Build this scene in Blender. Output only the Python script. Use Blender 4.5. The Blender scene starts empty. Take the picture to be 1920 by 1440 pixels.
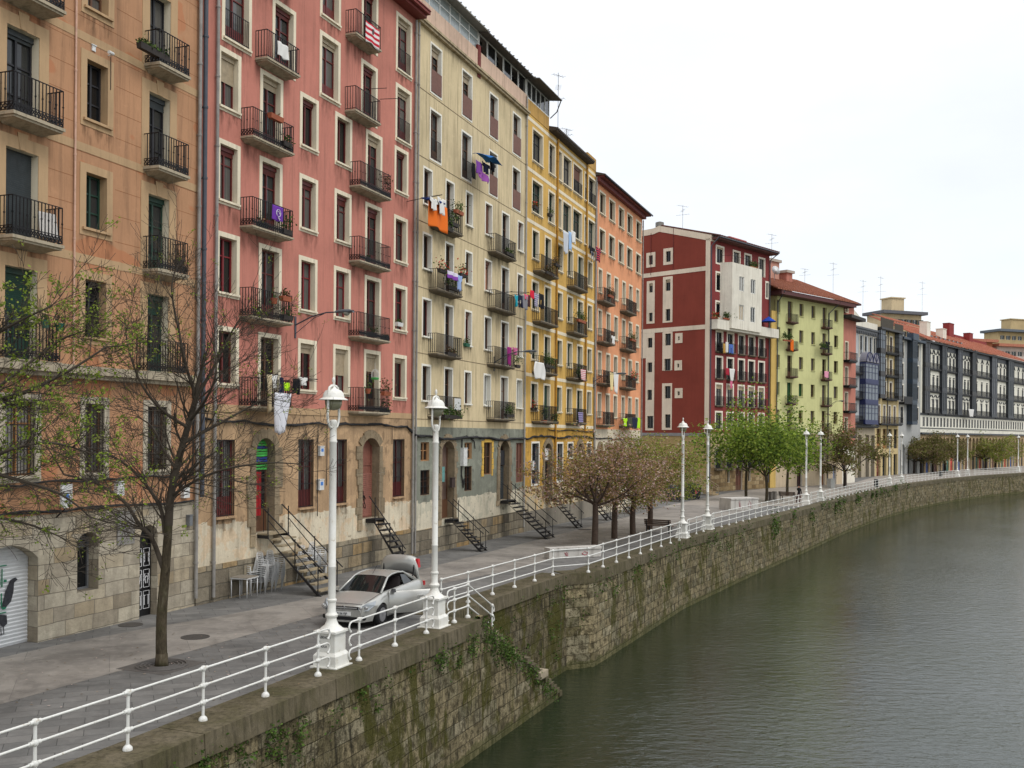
import bpy, math, random
from mathutils import Vector, Matrix
rnd = random.Random(7)
scene = bpy.context.scene
COL = scene.collection
F = 1880.0; R = 0.0085; H = 5.8
PI = math.pi
def gz(Y): return -0.0085 * (min(max(Y, 25), 90) - 25)
def ray(u, v):
    du = u - 960; dv = v - 815
    return (du*math.cos(R) + dv*math.sin(R))/F, (-du*math.sin(R) + dv*math.cos(R))/F
def G(u, v, z=None):
    """point of the ground (or of the level z) that the photograph shows at pixel u, v"""
    a, b = ray(u, v); Y = 30
    for i in range(40):
        Y = (H - (gz(Y) if z is None else z))/b
    return Vector((a*Y, Y, gz(Y) if z is None else z))
def AT(u, v, Y):
    a, b = ray(u, v)
    return Vector((a*Y, Y, H - b*Y))

# ------------------------------------------------------------------ materials
def lin(c):
    return tuple((x/12.92 if x <= .04045 else ((x+.055)/1.055)**2.4) for x in [k/255. for k in c]) + (1,)
MATS = {}
class NT:
    def __init__(s, name):
        s.m = bpy.data.materials.new(name); s.m.use_nodes = True
        s.t = s.m.node_tree; s.n = s.t.nodes; s.l = s.t.links
        s.b = s.n['Principled BSDF']
    def new(s, ty, **k):
        n = s.n.new(ty)
        for a, v in k.items(): setattr(n, a, v)
        return n
    def link(s, a, b): s.l.new(a, b)
    def coord(s, kind='Object', scale=(1, 1, 1), rot=(0, 0, 0)):
        c = s.new('ShaderNodeTexCoord'); m = s.new('ShaderNodeMapping')
        m.inputs['Scale'].default_value = scale; m.inputs['Rotation'].default_value = rot
        s.link(c.outputs[kind], m.inputs[0]); return m.outputs[0]
    def noise(s, vec, scale, detail=4, rough=.55, dist=0):
        n = s.new('ShaderNodeTexNoise'); n.inputs['Scale'].default_value = scale
        n.inputs['Detail'].default_value = detail; n.inputs['Roughness'].default_value = rough
        n.inputs['Distortion'].default_value = dist
        s.link(vec, n.inputs['Vector']); return n.outputs['Fac']
    def ramp(s, fac, stops, interp='LINEAR'):
        r = s.new('ShaderNodeValToRGB'); r.color_ramp.interpolation = interp
        e = r.color_ramp.elements
        while len(e) < len(stops): e.new(.5)
        for i, (p, c) in enumerate(stops):
            e[i].position = p; e[i].color = c if len(c) == 4 else tuple(c) + (1,)
        s.link(fac, r.inputs[0]); return r.outputs[0]
    def mix(s, fac, a, b, mode='MIX'):
        n = s.new('ShaderNodeMix', data_type='RGBA', blend_type=mode)
        for sock, v in ((n.inputs[0], fac), (n.inputs[6], a), (n.inputs[7], b)):
            if hasattr(v, 'is_linked') or hasattr(v, 'links'): s.link(v, sock)
            else: sock.default_value = v
        return n.outputs[2]
    def math(s, op, a, b=None):
        n = s.new('ShaderNodeMath', operation=op)
        for i, v in enumerate((a, b)):
            if v is None: continue
            if hasattr(v, 'links'): s.link(v, n.inputs[i])
            else: n.inputs[i].default_value = v
        return n.outputs[0]
    def bump(s, h, strength=.3, dist=.02):
        b = s.new('ShaderNodeBump'); b.inputs['Strength'].default_value = strength
        b.inputs['Distance'].default_value = dist
        s.link(h, b.inputs['Height']); s.link(b.outputs[0], s.b.inputs['Normal'])
    def fin(s, col=None, rough=.8, metal=0, spec=.35):
        if col is not None:
            if hasattr(col, 'links'): s.link(col, s.b.inputs['Base Color'])
            else: s.b.inputs['Base Color'].default_value = col
        if hasattr(rough, 'links'): s.link(rough, s.b.inputs['Roughness'])
        else: s.b.inputs['Roughness'].default_value = rough
        s.b.inputs['Metallic'].default_value = metal
        s.b.inputs['Specular IOR Level'].default_value = spec
        return s.m
def mul(c, k): return (min(c[0]*k, 1), min(c[1]*k, 1), min(c[2]*k, 1), 1)

def stucco(name, c, stain=(70, 55, 42), amount=.45, patch=None, rough=.9):
    """painted render: soft blotches, rain streaks running down, grime and patches of repainting"""
    if name in MATS: return MATS[name]
    c = lin(c) if c[0] > 1 or c[1] > 1 else c
    t = NT(name); v = t.coord()
    big = t.noise(v, .35, 5, .6); fine = t.noise(v, 9, 5, .65)
    vs = t.coord(scale=(2.2, 2.2, .16)); st = t.noise(vs, 1.6, 5, .62, .3)
    col = t.mix(t.ramp(big, [(.3, mul(c, .84)), (.7, mul(c, 1.1))]), c, c)
    n = t.n.new('ShaderNodeMix'); 
    base = t.ramp(big, [(.28, mul(c, .82)), (.5, c), (.74, mul(c, 1.1))])
    base = t.mix(t.ramp(fine, [(.35, (.0, .0, .0)), (.75, (.22, .22, .22))]), base, mul(c, .72))
    s2 = t.ramp(st, [(.5, (0, 0, 0)), (.72, (amount,)*3)])
    base = t.mix(s2, base, lin(stain))
    st2 = t.noise(t.coord(scale=(6, 6, .35)), 1.5, 6, .7, .2)
    base = t.mix(t.ramp(st2, [(.56, (0, 0, 0)), (.72, (amount*.8,)*3)]), base, mul(lin(stain), .8))
    wz = t.noise(v, 2.6, 6, .72, .5)
    base = t.mix(t.ramp(wz, [(.55, (0, 0, 0)), (.7, (amount*.55,)*3)]), base, mul(c, 1.28))
    if patch:
        pm = t.noise(t.coord(scale=(1, 1, 1.4)), .55, 2, .4)
        base = t.mix(t.ramp(pm, [(.6, (0, 0, 0)), (.62, (.55,)*3)]), base, lin(patch))
    t.bump(t.noise(v, 28, 6, .7), .25, .015)
    MATS[name] = t.fin(base, rough, spec=.2); return MATS[name]

def plain(name, c, rough=.6, metal=0, var=.15, scale=6, bump=.0, spec=.4):
    if name in MATS: return MATS[name]
    c = lin(c) if max(c[:3]) > 1 else (tuple(c) + (1,))[:4]
    t = NT(name); v = t.coord()
    f = t.noise(v, scale, 4, .6)
    col = t.ramp(f, [(.3, mul(c, 1-var)), (.7, mul(c, 1+var))])
    if bump: t.bump(t.noise(v, scale*4, 4, .6), bump, .01)
    MATS[name] = t.fin(col, rough, metal, spec); return MATS[name]

def islands(name, cols, rough=.75, trans=.0, spec=.25):
    """one colour per leaf, picked from a ramp"""
    if name in MATS: return MATS[name]
    t = NT(name); g = t.new('ShaderNodeNewGeometry')
    k = len(cols)
    col = t.ramp(g.outputs['Random Per Island'], [((i+.0)/k, lin(c)) for i, c in enumerate(cols)], 'CONSTANT')
    t.fin(col, rough, spec=spec)
    if trans:
        tr = t.new('ShaderNodeBsdfTranslucent'); t.link(col, tr.inputs['Color'])
        mx = t.new('ShaderNodeMixShader'); mx.inputs[0].default_value = trans
        t.link(t.b.outputs[0], mx.inputs[1]); t.link(tr.outputs[0], mx.inputs[2])
        t.link(mx.outputs[0], t.n['Material Output'].inputs[0])
    MATS[name] = t.m; return t.m

def masonry(name, cols, mortar, bw, bh, coord='Object', rot=None, moss=None, dark=.0, bump=.6, msize=.02, wave=.0, mossamt=.5, pale=None):
    """blocks in courses with their own tints, ragged joints, lichens and damp streaks"""
    if name in MATS: return MATS[name]
    t = NT(name)
    if coord == 'UV': c = t.new('ShaderNodeTexCoord').outputs['UV']
    else:
        tc = t.new('ShaderNodeTexCoord'); sx = t.new('ShaderNodeSeparateXYZ'); cx = t.new('ShaderNodeCombineXYZ')
        t.link(tc.outputs['Object'], sx.inputs[0]); t.link(t.math('ADD', sx.outputs[0], sx.outputs[1]), cx.inputs[0]); t.link(sx.outputs[2], cx.inputs[1])
        c = cx.outputs[0]
    nz = t.new('ShaderNodeTexNoise'); nz.inputs['Scale'].default_value = 1.3; nz.inputs['Detail'].default_value = 3
    t.link(c, nz.inputs['Vector'])
    sub = t.new('ShaderNodeVectorMath', operation='SUBTRACT'); t.link(nz.outputs['Color'], sub.inputs[0]); sub.inputs[1].default_value = (.5, .5, .5)
    sc = t.new('ShaderNodeVectorMath', operation='SCALE'); t.link(sub.outputs[0], sc.inputs[0]); sc.inputs['Scale'].default_value = .10 + wave
    ad = t.new('ShaderNodeVectorMath', operation='ADD'); t.link(c, ad.inputs[0]); t.link(sc.outputs[0], ad.inputs[1])
    br = t.new('ShaderNodeTexBrick'); t.link(ad.outputs[0], br.inputs['Vector'])
    br.inputs['Scale'].default_value = 1; br.inputs['Brick Width'].default_value = bw; br.inputs['Row Height'].default_value = bh
    br.inputs['Mortar Size'].default_value = msize; br.inputs['Mortar Smooth'].default_value = .4
    br.inputs['Color1'].default_value = (0, 0, 0, 1); br.inputs['Color2'].default_value = (1, 1, 1, 1); br.inputs['Mortar'].default_value = (0, 0, 0, 1)
    br.offset = .43; br.squash = 1.35; br.squash_frequency = 3
    k = len(cols)
    tint = t.ramp(br.outputs['Color'], [(i/max(k-1, 1)*.95+.02, lin(q)) for i, q in enumerate(cols)])
    f2 = t.noise(c, 2.6, 6, .68)
    tint = t.mix(t.ramp(f2, [(.3, (0, 0, 0)), (.75, (.55,)*3)]), tint, lin([q*.62 for q in cols[0]]))
    tint = t.mix(br.outputs['Fac'], tint, lin(mortar))
    m2 = t.new('ShaderNodeMapping'); m2.inputs['Scale'].default_value = (1.5, .22, 1); t.link(c, m2.inputs[0])
    st = t.noise(m2.outputs[0], 1.5, 6, .65, .4)
    tint = t.mix(t.ramp(st, [(.48, (0, 0, 0)), (.68, (dark,)*3)]), tint, lin((38, 36, 28)))
    if pale:
        tint = t.mix(t.ramp(t.noise(m2.outputs[0], 2.7, 5, .7), [(.6, (0, 0, 0)), (.72, (.6,)*3)]), tint, lin(pale))
    if moss:
        mm = t.noise(c, .75, 7, .72, .6)
        tint = t.mix(t.ramp(mm, [(.5, (0, 0, 0)), (.66, (mossamt,)*3)]), tint, lin(moss))
    hb = t.math('SUBTRACT', t.noise(c, 7, 7, .7), t.math('MULTIPLY', br.outputs['Fac'], .55))
    hb = t.math('ADD', hb, t.math('MULTIPLY', t.math('ADD', br.outputs['Color'], 0), .35))
    t.bump(hb, bump, .06)
    MATS[name] = t.fin(tint, .92, spec=.2); return MATS[name]

def zoned(name, zlist, stain=(60, 52, 42), amount=.4, jag=.28):
    """one wall painted in coats that end at ragged heights: [(top z or None, colour)] from the ground up"""
    if name in MATS: return MATS[name]
    t = NT(name); tc = t.new('ShaderNodeTexCoord'); sx = t.new('ShaderNodeSeparateXYZ'); t.link(tc.outputs['Object'], sx.inputs[0])
    v = t.coord()
    vor = t.new('ShaderNodeTexVoronoi', distance='CHEBYCHEV'); vor.inputs['Scale'].default_value = .8
    cb = t.new('ShaderNodeCombineXYZ'); t.link(sx.outputs[0], cb.inputs[0]); t.link(vor.outputs['Color'], cb.inputs[1]) if 0 else None
    t.link(cb.outputs[0], vor.inputs['Vector'])
    off = t.math('MULTIPLY', t.math('SUBTRACT', vor.outputs['Color'], .5), jag)
    off = t.math('ADD', off, t.math('MULTIPLY', t.math('SUBTRACT', t.noise(v, 1.4, 3, .5), .5), .35))
    z = t.math('ADD', sx.outputs[2], off)
    col = lin(zlist[0][1])
    first = True
    for top, c in zlist[1:]:
        msk = t.math('GREATER_THAN', z, top)
        col = t.mix(msk, col, lin(c))
    big = t.noise(v, .6, 5, .62); fine = t.noise(v, 11, 5, .65)
    col = t.mix(t.ramp(t.noise(v, 1.3, 4, .6, .4), [(.52, (0, 0, 0)), (.56, (.4,)*3)]), col, lin([min(255, a*1.22) for a in zlist[-1][1]]))
    col = t.mix(t.ramp(t.noise(t.coord(rot=(.3, .2, 0)), 1.7, 4, .6, .4), [(.6, (0, 0, 0)), (.63, (.5,)*3)]), col, lin([a*.62 for a in zlist[-1][1]]))
    col = t.mix(t.ramp(big, [(.35, (.3,)*3), (.6, (0, 0, 0))]), col, lin([a*.7 for a in zlist[-1][1]]))
    col = t.mix(t.ramp(fine, [(.4, (0, 0, 0)), (.8, (.25,)*3)]), col, lin(stain))
    st = t.noise(t.coord(scale=(2.4, 2.4, .2)), 1.5, 5, .65, .3)
    col = t.mix(t.ramp(st, [(.5, (0, 0, 0)), (.75, (amount,)*3)]), col, lin(stain))
    t.bump(t.noise(v, 16, 6, .7), .35, .02)
    MATS[name] = t.fin(col, .92, spec=.2); return MATS[name]

# ------------------------------------------------------------------ mesh builder
class MB:
    def __init__(s): s.v = []; s.f = []; s.m = []; s.uv = {}
    def add(s, vs, fs, mi=0):
        o = len(s.v); s.v += [tuple(p) for p in vs]
        for f in fs: s.f.append(tuple(o+i for i in f)); s.m.append(mi)
        return s
    def box(s, x0, x1, y0, y1, z0, z1, mi=0):
        return s.add([(x0,y0,z0),(x1,y0,z0),(x1,y1,z0),(x0,y1,z0),(x0,y0,z1),(x1,y0,z1),(x1,y1,z1),(x0,y1,z1)],
                     [(3,2,1,0),(4,5,6,7),(0,1,5,4),(1,2,6,5),(2,3,7,6),(3,0,4,7)], mi)
    def hexa(s, p, mi=0):
        return s.add(p, [(3,2,1,0),(4,5,6,7),(0,1,5,4),(1,2,6,5),(2,3,7,6),(3,0,4,7)], mi)
    def quad(s, a, b, c, d, mi=0): return s.add([a, b, c, d], [(0, 1, 2, 3)], mi)
    def bar(s, a, b, w, h=None, mi=0):
        a = Vector(a); b = Vector(b); h = h or w; d = (b-a)
        if d.length < 1e-6: return s
        d.normalize(); up = Vector((0,0,1)) if abs(d.z) < .95 else Vector((0,1,0))
        x = d.cross(up).normalized()*w/2; y = x.cross(d).normalized()*h/2
        return s.hexa([a-x-y, a+x-y, a+x+y, a-x+y, b-x-y, b+x-y, b+x+y, b-x+y], mi)
    def tube(s, pts, r, n=8, mi=0, cap=True):
        pts = [Vector(p) for p in pts]; k = len(pts)
        rs = r if isinstance(r, (list, tuple)) else [r]*k
        o = len(s.v); x = None
        for i, p in enumerate(pts):
            d = (pts[min(i+1, k-1)] - pts[max(i-1, 0)])
            if d.length < 1e-9: d = Vector((0,0,1))
            d.normalize()
            if x is None: x = d.cross(Vector((0,0,1)) if abs(d.z) < .9 else Vector((1,0,0)))
            x = x - d*x.dot(d)
            if x.length < 1e-5: x = d.orthogonal()
            x = x.normalized(); y = x.cross(d)
            for j in range(n):
                a = 2*PI*j/n; s.v.append(tuple(p + (x*math.cos(a) + y*math.sin(a))*rs[i]))
        for i in range(k-1):
            for j in range(n):
                j2 = (j+1) % n
                s.f.append((o+i*n+j, o+(i+1)*n+j, o+(i+1)*n+j2, o+i*n+j2)); s.m.append(mi)
        if cap and n > 2:
            s.f.append(tuple(o+j for j in range(n))); s.m.append(mi)
            s.f.append(tuple(o+(k-1)*n+j for j in reversed(range(n)))); s.m.append(mi)
        return s
    def lathe(s, prof, n=16, c=(0,0,0), mi=0):
        o = len(s.v); k = len(prof)
        for (r, z) in prof:
            for j in range(n):
                a = 2*PI*j/n; s.v.append((c[0]+r*math.cos(a), c[1]+r*math.sin(a), c[2]+z))
        for i in range(k-1):
            for j in range(n):
                j2 = (j+1) % n
                s.f.append((o+i*n+j, o+i*n+j2, o+(i+1)*n+j2, o+(i+1)*n+j)); s.m.append(mi)
        s.f.append(tuple(o+j for j in reversed(range(n)))); s.m.append(mi)
        s.f.append(tuple(o+(k-1)*n+j for j in range(n))); s.m.append(mi)
        return s
    def prism(s, poly, y0, y1, mi=0):
        """polygon in x,z extruded along y"""
        k = len(poly)
        vs = [(p[0], y0, p[1]) for p in poly] + [(p[0], y1, p[1]) for p in poly]
        fs = [tuple(range(k)), tuple(reversed(range(k, 2*k)))] + [(i, k+i, k+(i+1) % k, (i+1) % k) for i in range(k)]
        return s.add(vs, fs, mi)
    def build(s, name, mats, parent=None, smooth=False, uv=None):
        me = bpy.data.meshes.new(name); me.from_pydata(s.v, [], s.f)
        if not isinstance(mats, (list, tuple)): mats = [mats]
        for m in mats: me.materials.append(m)
        if len(mats) > 1: me.polygons.foreach_set('material_index', s.m)
        if smooth:
            me.polygons.foreach_set('use_smooth', [True]*len(me.polygons))
            if smooth is not True:
                try: me.set_sharp_from_angle(angle=smooth)
                except Exception: pass
        if uv:
            l = me.uv_layers.new(name='UVMap')
            for lp in me.loops: l.data[lp.index].uv = uv[lp.vertex_index]
        me.update()
        return link(name, me, parent)
def link(name, me, parent=None):
    o = bpy.data.objects.new(name, me); COL.objects.link(o)
    if parent: o.parent = parent
    return o
LABELS = set()
def tag(o, label, cat, group=None):
    o['label'] = label; o['category'] = cat
    if group: o['group'] = group
    elif label in LABELS: print('DUP LABEL', label)
    n = len(label.split())
    if n < 4 or n > 16: print('LABEL LEN', n, label)
    LABELS.add(label); return o
def thing(name, label, cat, loc=(0,0,0), rz=0, group=None):
    o = bpy.data.objects.new(name, None); COL.objects.link(o)
    o.location = loc; o.rotation_euler = (0,0,rz); o.empty_display_size = .2
    return tag(o, label, cat, group)
def struct(o, kind='structure'): o['kind'] = kind; return o
def copy_tree(o, parent=None):
    c = o.copy(); COL.objects.link(c); c.parent = parent
    for ch in o.children: copy_tree(ch, c)
    return c
# ------------------------------------------------------------------ materials used by buildings
dark_red_wood = plain('dark_red_wood', (96, 34, 30), .5)
black_wood = plain('black_wood', (34, 34, 38), .5)
green_wood = plain('green_wood', (26, 58, 46), .5)
brown_wood = plain('brown_wood', (92, 62, 42), .55)
ochre_wood = plain('ochre_wood', (150, 104, 55), .6)
white_pvc = plain('white_pvc', (222, 222, 215), .5, var=.04)
grey_metal = plain('grey_metal', (120, 122, 124), .5, .4)
pipe_grey = plain('pipe_grey', (138, 134, 128), .55, .1, .2, 3)
pipe_dark = plain('pipe_dark', (70, 74, 82), .5, .1)
iron = plain('wrought_iron', (22, 21, 23), .55, .3)
cable_m = plain('black_cable', (34, 33, 33), .8)
shutter_cream = plain('shutter_cream', (176, 160, 134), .6)
shutter_grey = plain('shutter_grey', (60, 66, 68), .6)
shutter_brown = plain('shutter_brown', (112, 74, 60), .6)
shutter_green = plain('shutter_green', (30, 62, 50), .6)
surround_cream = stucco('surround_cream', (226, 214, 188), amount=.2)
surround_white = stucco('surround_white', (232, 228, 214), amount=.18)
surround_beige = stucco('surround_beige', (182, 152, 116), amount=.25)
surround_stone = stucco('surround_stone', (182, 172, 152), amount=.4)
slab_m = stucco('balcony_stone', (168, 156, 134), (60, 58, 42), .6)
slab_dark = stucco('balcony_stone_dark', (118, 108, 92), (45, 45, 35), .6)
def glass(name, c, rough=.06):
    t = NT(name); v = t.coord(); 
    t.bump(t.noise(v, 1.3, 2, .5), .06, .05)
    return t.fin(lin(c), rough, spec=.5)
pane_dark = glass('pane_dark', (22, 24, 26)); pane_mid = glass('pane_mid', (48, 50, 50))
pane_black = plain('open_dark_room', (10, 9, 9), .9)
def curtain_mat(name, c):
    t = NT(name); v = t.coord(scale=(1, 1, .04)); f = t.noise(v, 16, 3, .5)
    return t.fin(t.ramp(f, [(.3, mul(lin(c), .6)), (.7, lin(c))]), .15, spec=.5)
pane_curtain = curtain_mat('pane_curtain', (150, 146, 138)); pane_lace = curtain_mat('pane_lace', (96, 94, 90))
PANES = dict(dark=pane_dark, mid=pane_mid, black=pane_black, curtain=pane_curtain, lace=pane_lace)

class Fac:
    """a facade plane: local x runs along the street, -y faces the river, z is up"""
    def __init__(s, name, label, cat, P0, P1, group=None):
        s.P0 = Vector((P0[0], P0[1])); s.P1 = Vector((P1[0], P1[1]))
        d = s.P1 - s.P0; s.L = d.length; s.d = d/s.L; s.n = Vector((s.d.y, -s.d.x))
        s.root = thing(name, label, cat, (P0[0], P0[1], 0), math.atan2(s.d.y, s.d.x), group)
        s.holes = []
    def uz(s, px, py, off=0.):
        a, b = ray(px, py); o = s.P0 + s.n*off
        u = (a*o.y - o.x)/(s.d.x - a*s.d.y); Y = o.y + s.d.y*u
        return u, H - b*Y
    def world(s, u, out, z):
        p = s.P0 + s.d*u + s.n*out; return Vector((p.x, p.y, z))
    def rz(s): return math.atan2(s.d.y, s.d.x)
    def ux(s, px, z=None):
        return s.uz(px, 815 + (px-960)*R)[0]

def strips(u0, u1, z0, z1, holes):
    hs = [(max(a, u0), max(b, z0), min(c, u1), min(d, z1)) for a, b, c, d in holes]
    hs = [h for h in hs if h[2]-h[0] > 1e-4 and h[3]-h[1] > 1e-4]
    zs = sorted(set([z0, z1] + [h[1] for h in hs] + [h[3] for h in hs])); out = []
    for za, zb in zip(zs, zs[1:]):
        if zb-za < 1e-4: continue
        zm = (za+zb)/2; cur = u0
        for h in sorted(h for h in hs if h[1] < zm < h[3]):
            if h[0] > cur + 1e-4: out.append((cur, h[0], za, zb))
            cur = max(cur, h[2])
        if cur < u1 - 1e-4: out.append((cur, u1, za, zb))
    return out
def shell(fac, zones, depth, holes, u0=0, u1=None, side0=0):
    u1 = fac.L if u1 is None else u1
    for (z0, z1, mat, nm, proud) in zones:
        mb = MB()
        for a, b, za, zb in strips(u0, u1, z0, z1, holes):
            mb.quad((a, -proud, za), (b, -proud, za), (b, -proud, zb), (a, -proud, zb))
        e = .012
        mb.quad((u0+e+side0, depth, z0), (u0+e+side0, -proud+side0, z0), (u0+e+side0, -proud+side0, z1), (u0+e+side0, depth, z1))
        mb.quad((u1-e, -proud, z0), (u1-e, depth, z0), (u1-e, depth, z1), (u1-e, -proud, z1))
        mb.quad((u1, depth, z0), (u0, depth, z0), (u0, depth, z1), (u1, depth, z1))
        mb.quad((u0, -proud, z1), (u1, -proud, z1), (u1, depth, z1), (u0, depth, z1))
        mb.build(nm, mat, fac.root)

CACHE = {}
def cached(key, fn):
    if key not in CACHE: CACHE[key] = fn()
    return CACHE[key]
def mesh_of(mb, name, mat, smooth=False):
    o = mb.build(name, mat, None, smooth); me = o.data; bpy.data.objects.remove(o); return me
def q5(x): return round(x*20)/20.
t = NT('rain_stain'); tc = t.new('ShaderNodeTexCoord'); sx = t.new('ShaderNodeSeparateXYZ'); t.link(tc.outputs['Generated'], sx.inputs[0]); oi = t.new('ShaderNodeObjectInfo')
cb = t.new('ShaderNodeCombineXYZ'); t.link(t.math('MULTIPLY', sx.outputs[0], 7.0), cb.inputs[0]); t.link(t.math('MULTIPLY', sx.outputs[2], 1.0), cb.inputs[1]); t.link(t.math('MULTIPLY', oi.outputs['Random'], 40.0), cb.inputs[2])
al = t.ramp(t.noise(cb.outputs[0], 1.2, 5, .6), [(.42, (0, 0, 0)), (.68, (1, 1, 1))])
ed = t.math('MULTIPLY', t.math('MULTIPLY', sx.outputs[0], t.math('SUBTRACT', 1.0, sx.outputs[0])), 7.0); ed = t.math('MINIMUM', ed, 1.0)
al = t.math('MULTIPLY', t.math('MULTIPLY', al, ed), t.math('MULTIPLY', t.math('POWER', sx.outputs[2], 1.3), .62))
t.fin(lin((58, 50, 40)), .95, spec=.1); t.link(al, t.b.inputs['Alpha']); stain_m = t.m
def stain(par, u0, u1, ztop, h, y=-.005):
    def mk():
        m = MB(); m.quad((0, 0, -h), (u1-u0, 0, -h), (u1-u0, 0, 0), (0, 0, 0)); return mesh_of(m, 'rain_stain', stain_m)
    o = link('rain_stain', cached(('stain', round(u1-u0, 2), round(h, 2)), mk), par); o.location = (u0, y, ztop); return o
def opening(fac, u0, u1, z0, z1, t=.13, smat=None, fmat=dark_red_wood, pane='dark', shut=None, shmat=None,
            sill=True, rail=False, kind='window', transom=None, depth=.26, bars=False, key=None, mull=True, arch=0, proud=.02, frame_w=.06, lining=None):
    """one window or door set back in its reveal; u0..z1 is the clear opening"""
    w = u1-u0; h = z1-z0
    fac.holes.append((u0, z0, u1, z1))
    smat = smat or surround_cream
    r = fac.root
    def sur():
        m = MB()
        y = -proud
        if t > 0:
            o = (-t, -t*(.9 if kind == 'window' else 0), w+t, h+t)
            for a, b, c, d in ((o[0], o[1], 0, o[3]), (w, o[1], o[2], o[3]), (0, h, w, o[3]), (0, o[1], w, 0)):
                if d-b > .001: m.quad((a, y, b), (c, y, b), (c, y, d), (a, y, d))
            m.quad((o[0],0,o[1]),(o[0],y,o[1]),(o[0],y,o[3]),(o[0],0,o[3])); m.quad((o[2],y,o[1]),(o[2],0,o[1]),(o[2],0,o[3]),(o[2],y,o[3]))
            m.quad((o[0],y,o[3]),(o[2],y,o[3]),(o[2],0,o[3]),(o[0],0,o[3])); m.quad((o[0],0,o[1]),(o[2],0,o[1]),(o[2],y,o[1]),(o[0],y,o[1]))
        else: y = 0
        D = depth + .06
        m.quad((0,y,0),(0,D,0),(0,D,h),(0,y,h)); m.quad((w,D,0),(w,y,0),(w,y,h),(w,D,h))
        m.quad((0,y,h),(0,D,h),(w,D,h),(w,y,h)); m.quad((0,D,0),(0,y,0),(w,y,0),(w,D,0))
        if sill: m.box(-t*.55-.02, w+t*.55+.02, -.10, .02, -.07, .004)
        return mesh_of(m, kind, smat)
    k = (round(w, 2), round(h, 2), t, smat.name, sill, kind, depth, proud)
    win = link(kind, cached(('sur',)+k, sur), r); win.location = (u0, 0, z0)
    def frm():
        m = MB(); g = frame_w; y0 = depth-.05; y1 = depth+.03
        m.box(0, g, y0, y1, 0, h); m.box(w-g, w, y0, y1, 0, h); m.box(g, w-g, y0, y1, h-g, h); m.box(g, w-g, y0, y1, 0, g)
        if mull and w > .55: m.box(w/2-g*.6, w/2+g*.6, y0-.01, y1, g, h-g)
        zz = transom if transom is not None else ([.68] if h > 1.9 else [])
        for q in zz: m.box(g, w-g, y0+.01, y1-.01, h*q-.022, h*q+.022)
        if kind == 'door' or h > 2.15: m.box(g, w-g, y0+.005, y1-.02, g, h*.24)
        return mesh_of(m, 'frame', fmat)
    f = link('frame', cached(('frm', round(w,2), round(h,2), fmat.name, str(transom), mull, depth, kind, frame_w), frm), win)
    pm = PANES[pane] if isinstance(pane, str) else pane
    def pn():
        m = MB(); m.quad((.02, depth, .02), (w-.02, depth, .02), (w-.02, depth, h-.02), (.02, depth, h-.02)); return mesh_of(m, 'pane', pm)
    link('pane', cached(('pn', round(w,2), round(h,2), pm.name, depth), pn), win)
    if shut:
        sm = shmat or shutter_cream
        def sh():
            m = MB(); zb = h*(1-shut); y = depth-.075; z = h
            m.box(.01, w-.01, y-.05, y+.02, h-.16 if shut < .95 else h-.02, h-.001)
            n = max(2, int((h-zb)/.055)); st = (h-zb)/n
            for i in range(n):
                z = h-i*st
                m.quad((.01, y+.012, z-st), (w-.01, y+.012, z-st), (w-.01, y-.004, z-.006), (.01, y-.004, z-.006))
                m.quad((.01, y-.004, z-.006), (w-.01, y-.004, z-.006), (w-.01, y+.012, z), (.01, y+.012, z))
            return mesh_of(m, 'shutter', sm)
        link('shutter', cached(('sh', round(w,2), round(h,2), shut, sm.name, depth), sh), win)
    if sill and fac.P0.y < 80 and kind == 'window' and h > .8: stain(win, -t-.1, w+t+.1, -t*.9-.01 if t > 0 else -.07, .9)
    if rail or bars:
        def rl():
            m = MB(); hh = h-.03 if bars else min(1.0, h*.45); y = .03 if bars else -.03; n = max(4, int(w/.11))
            for i in range(n+1):
                x = .02+(w-.04)*i/n; m.box(x-.008, x+.008, y-.008, y+.008, .02, hh)
            for z in ([.05, h*.35, h*.68, hh] if bars else [.08, hh]): m.box(0, w, y-.012, y+.012, z-.012, z+.012)
            return mesh_of(m, 'railing', iron)
        link('railing', cached(('rl', round(w,2), round(h,2), bars), rl), win)
    return win
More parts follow.
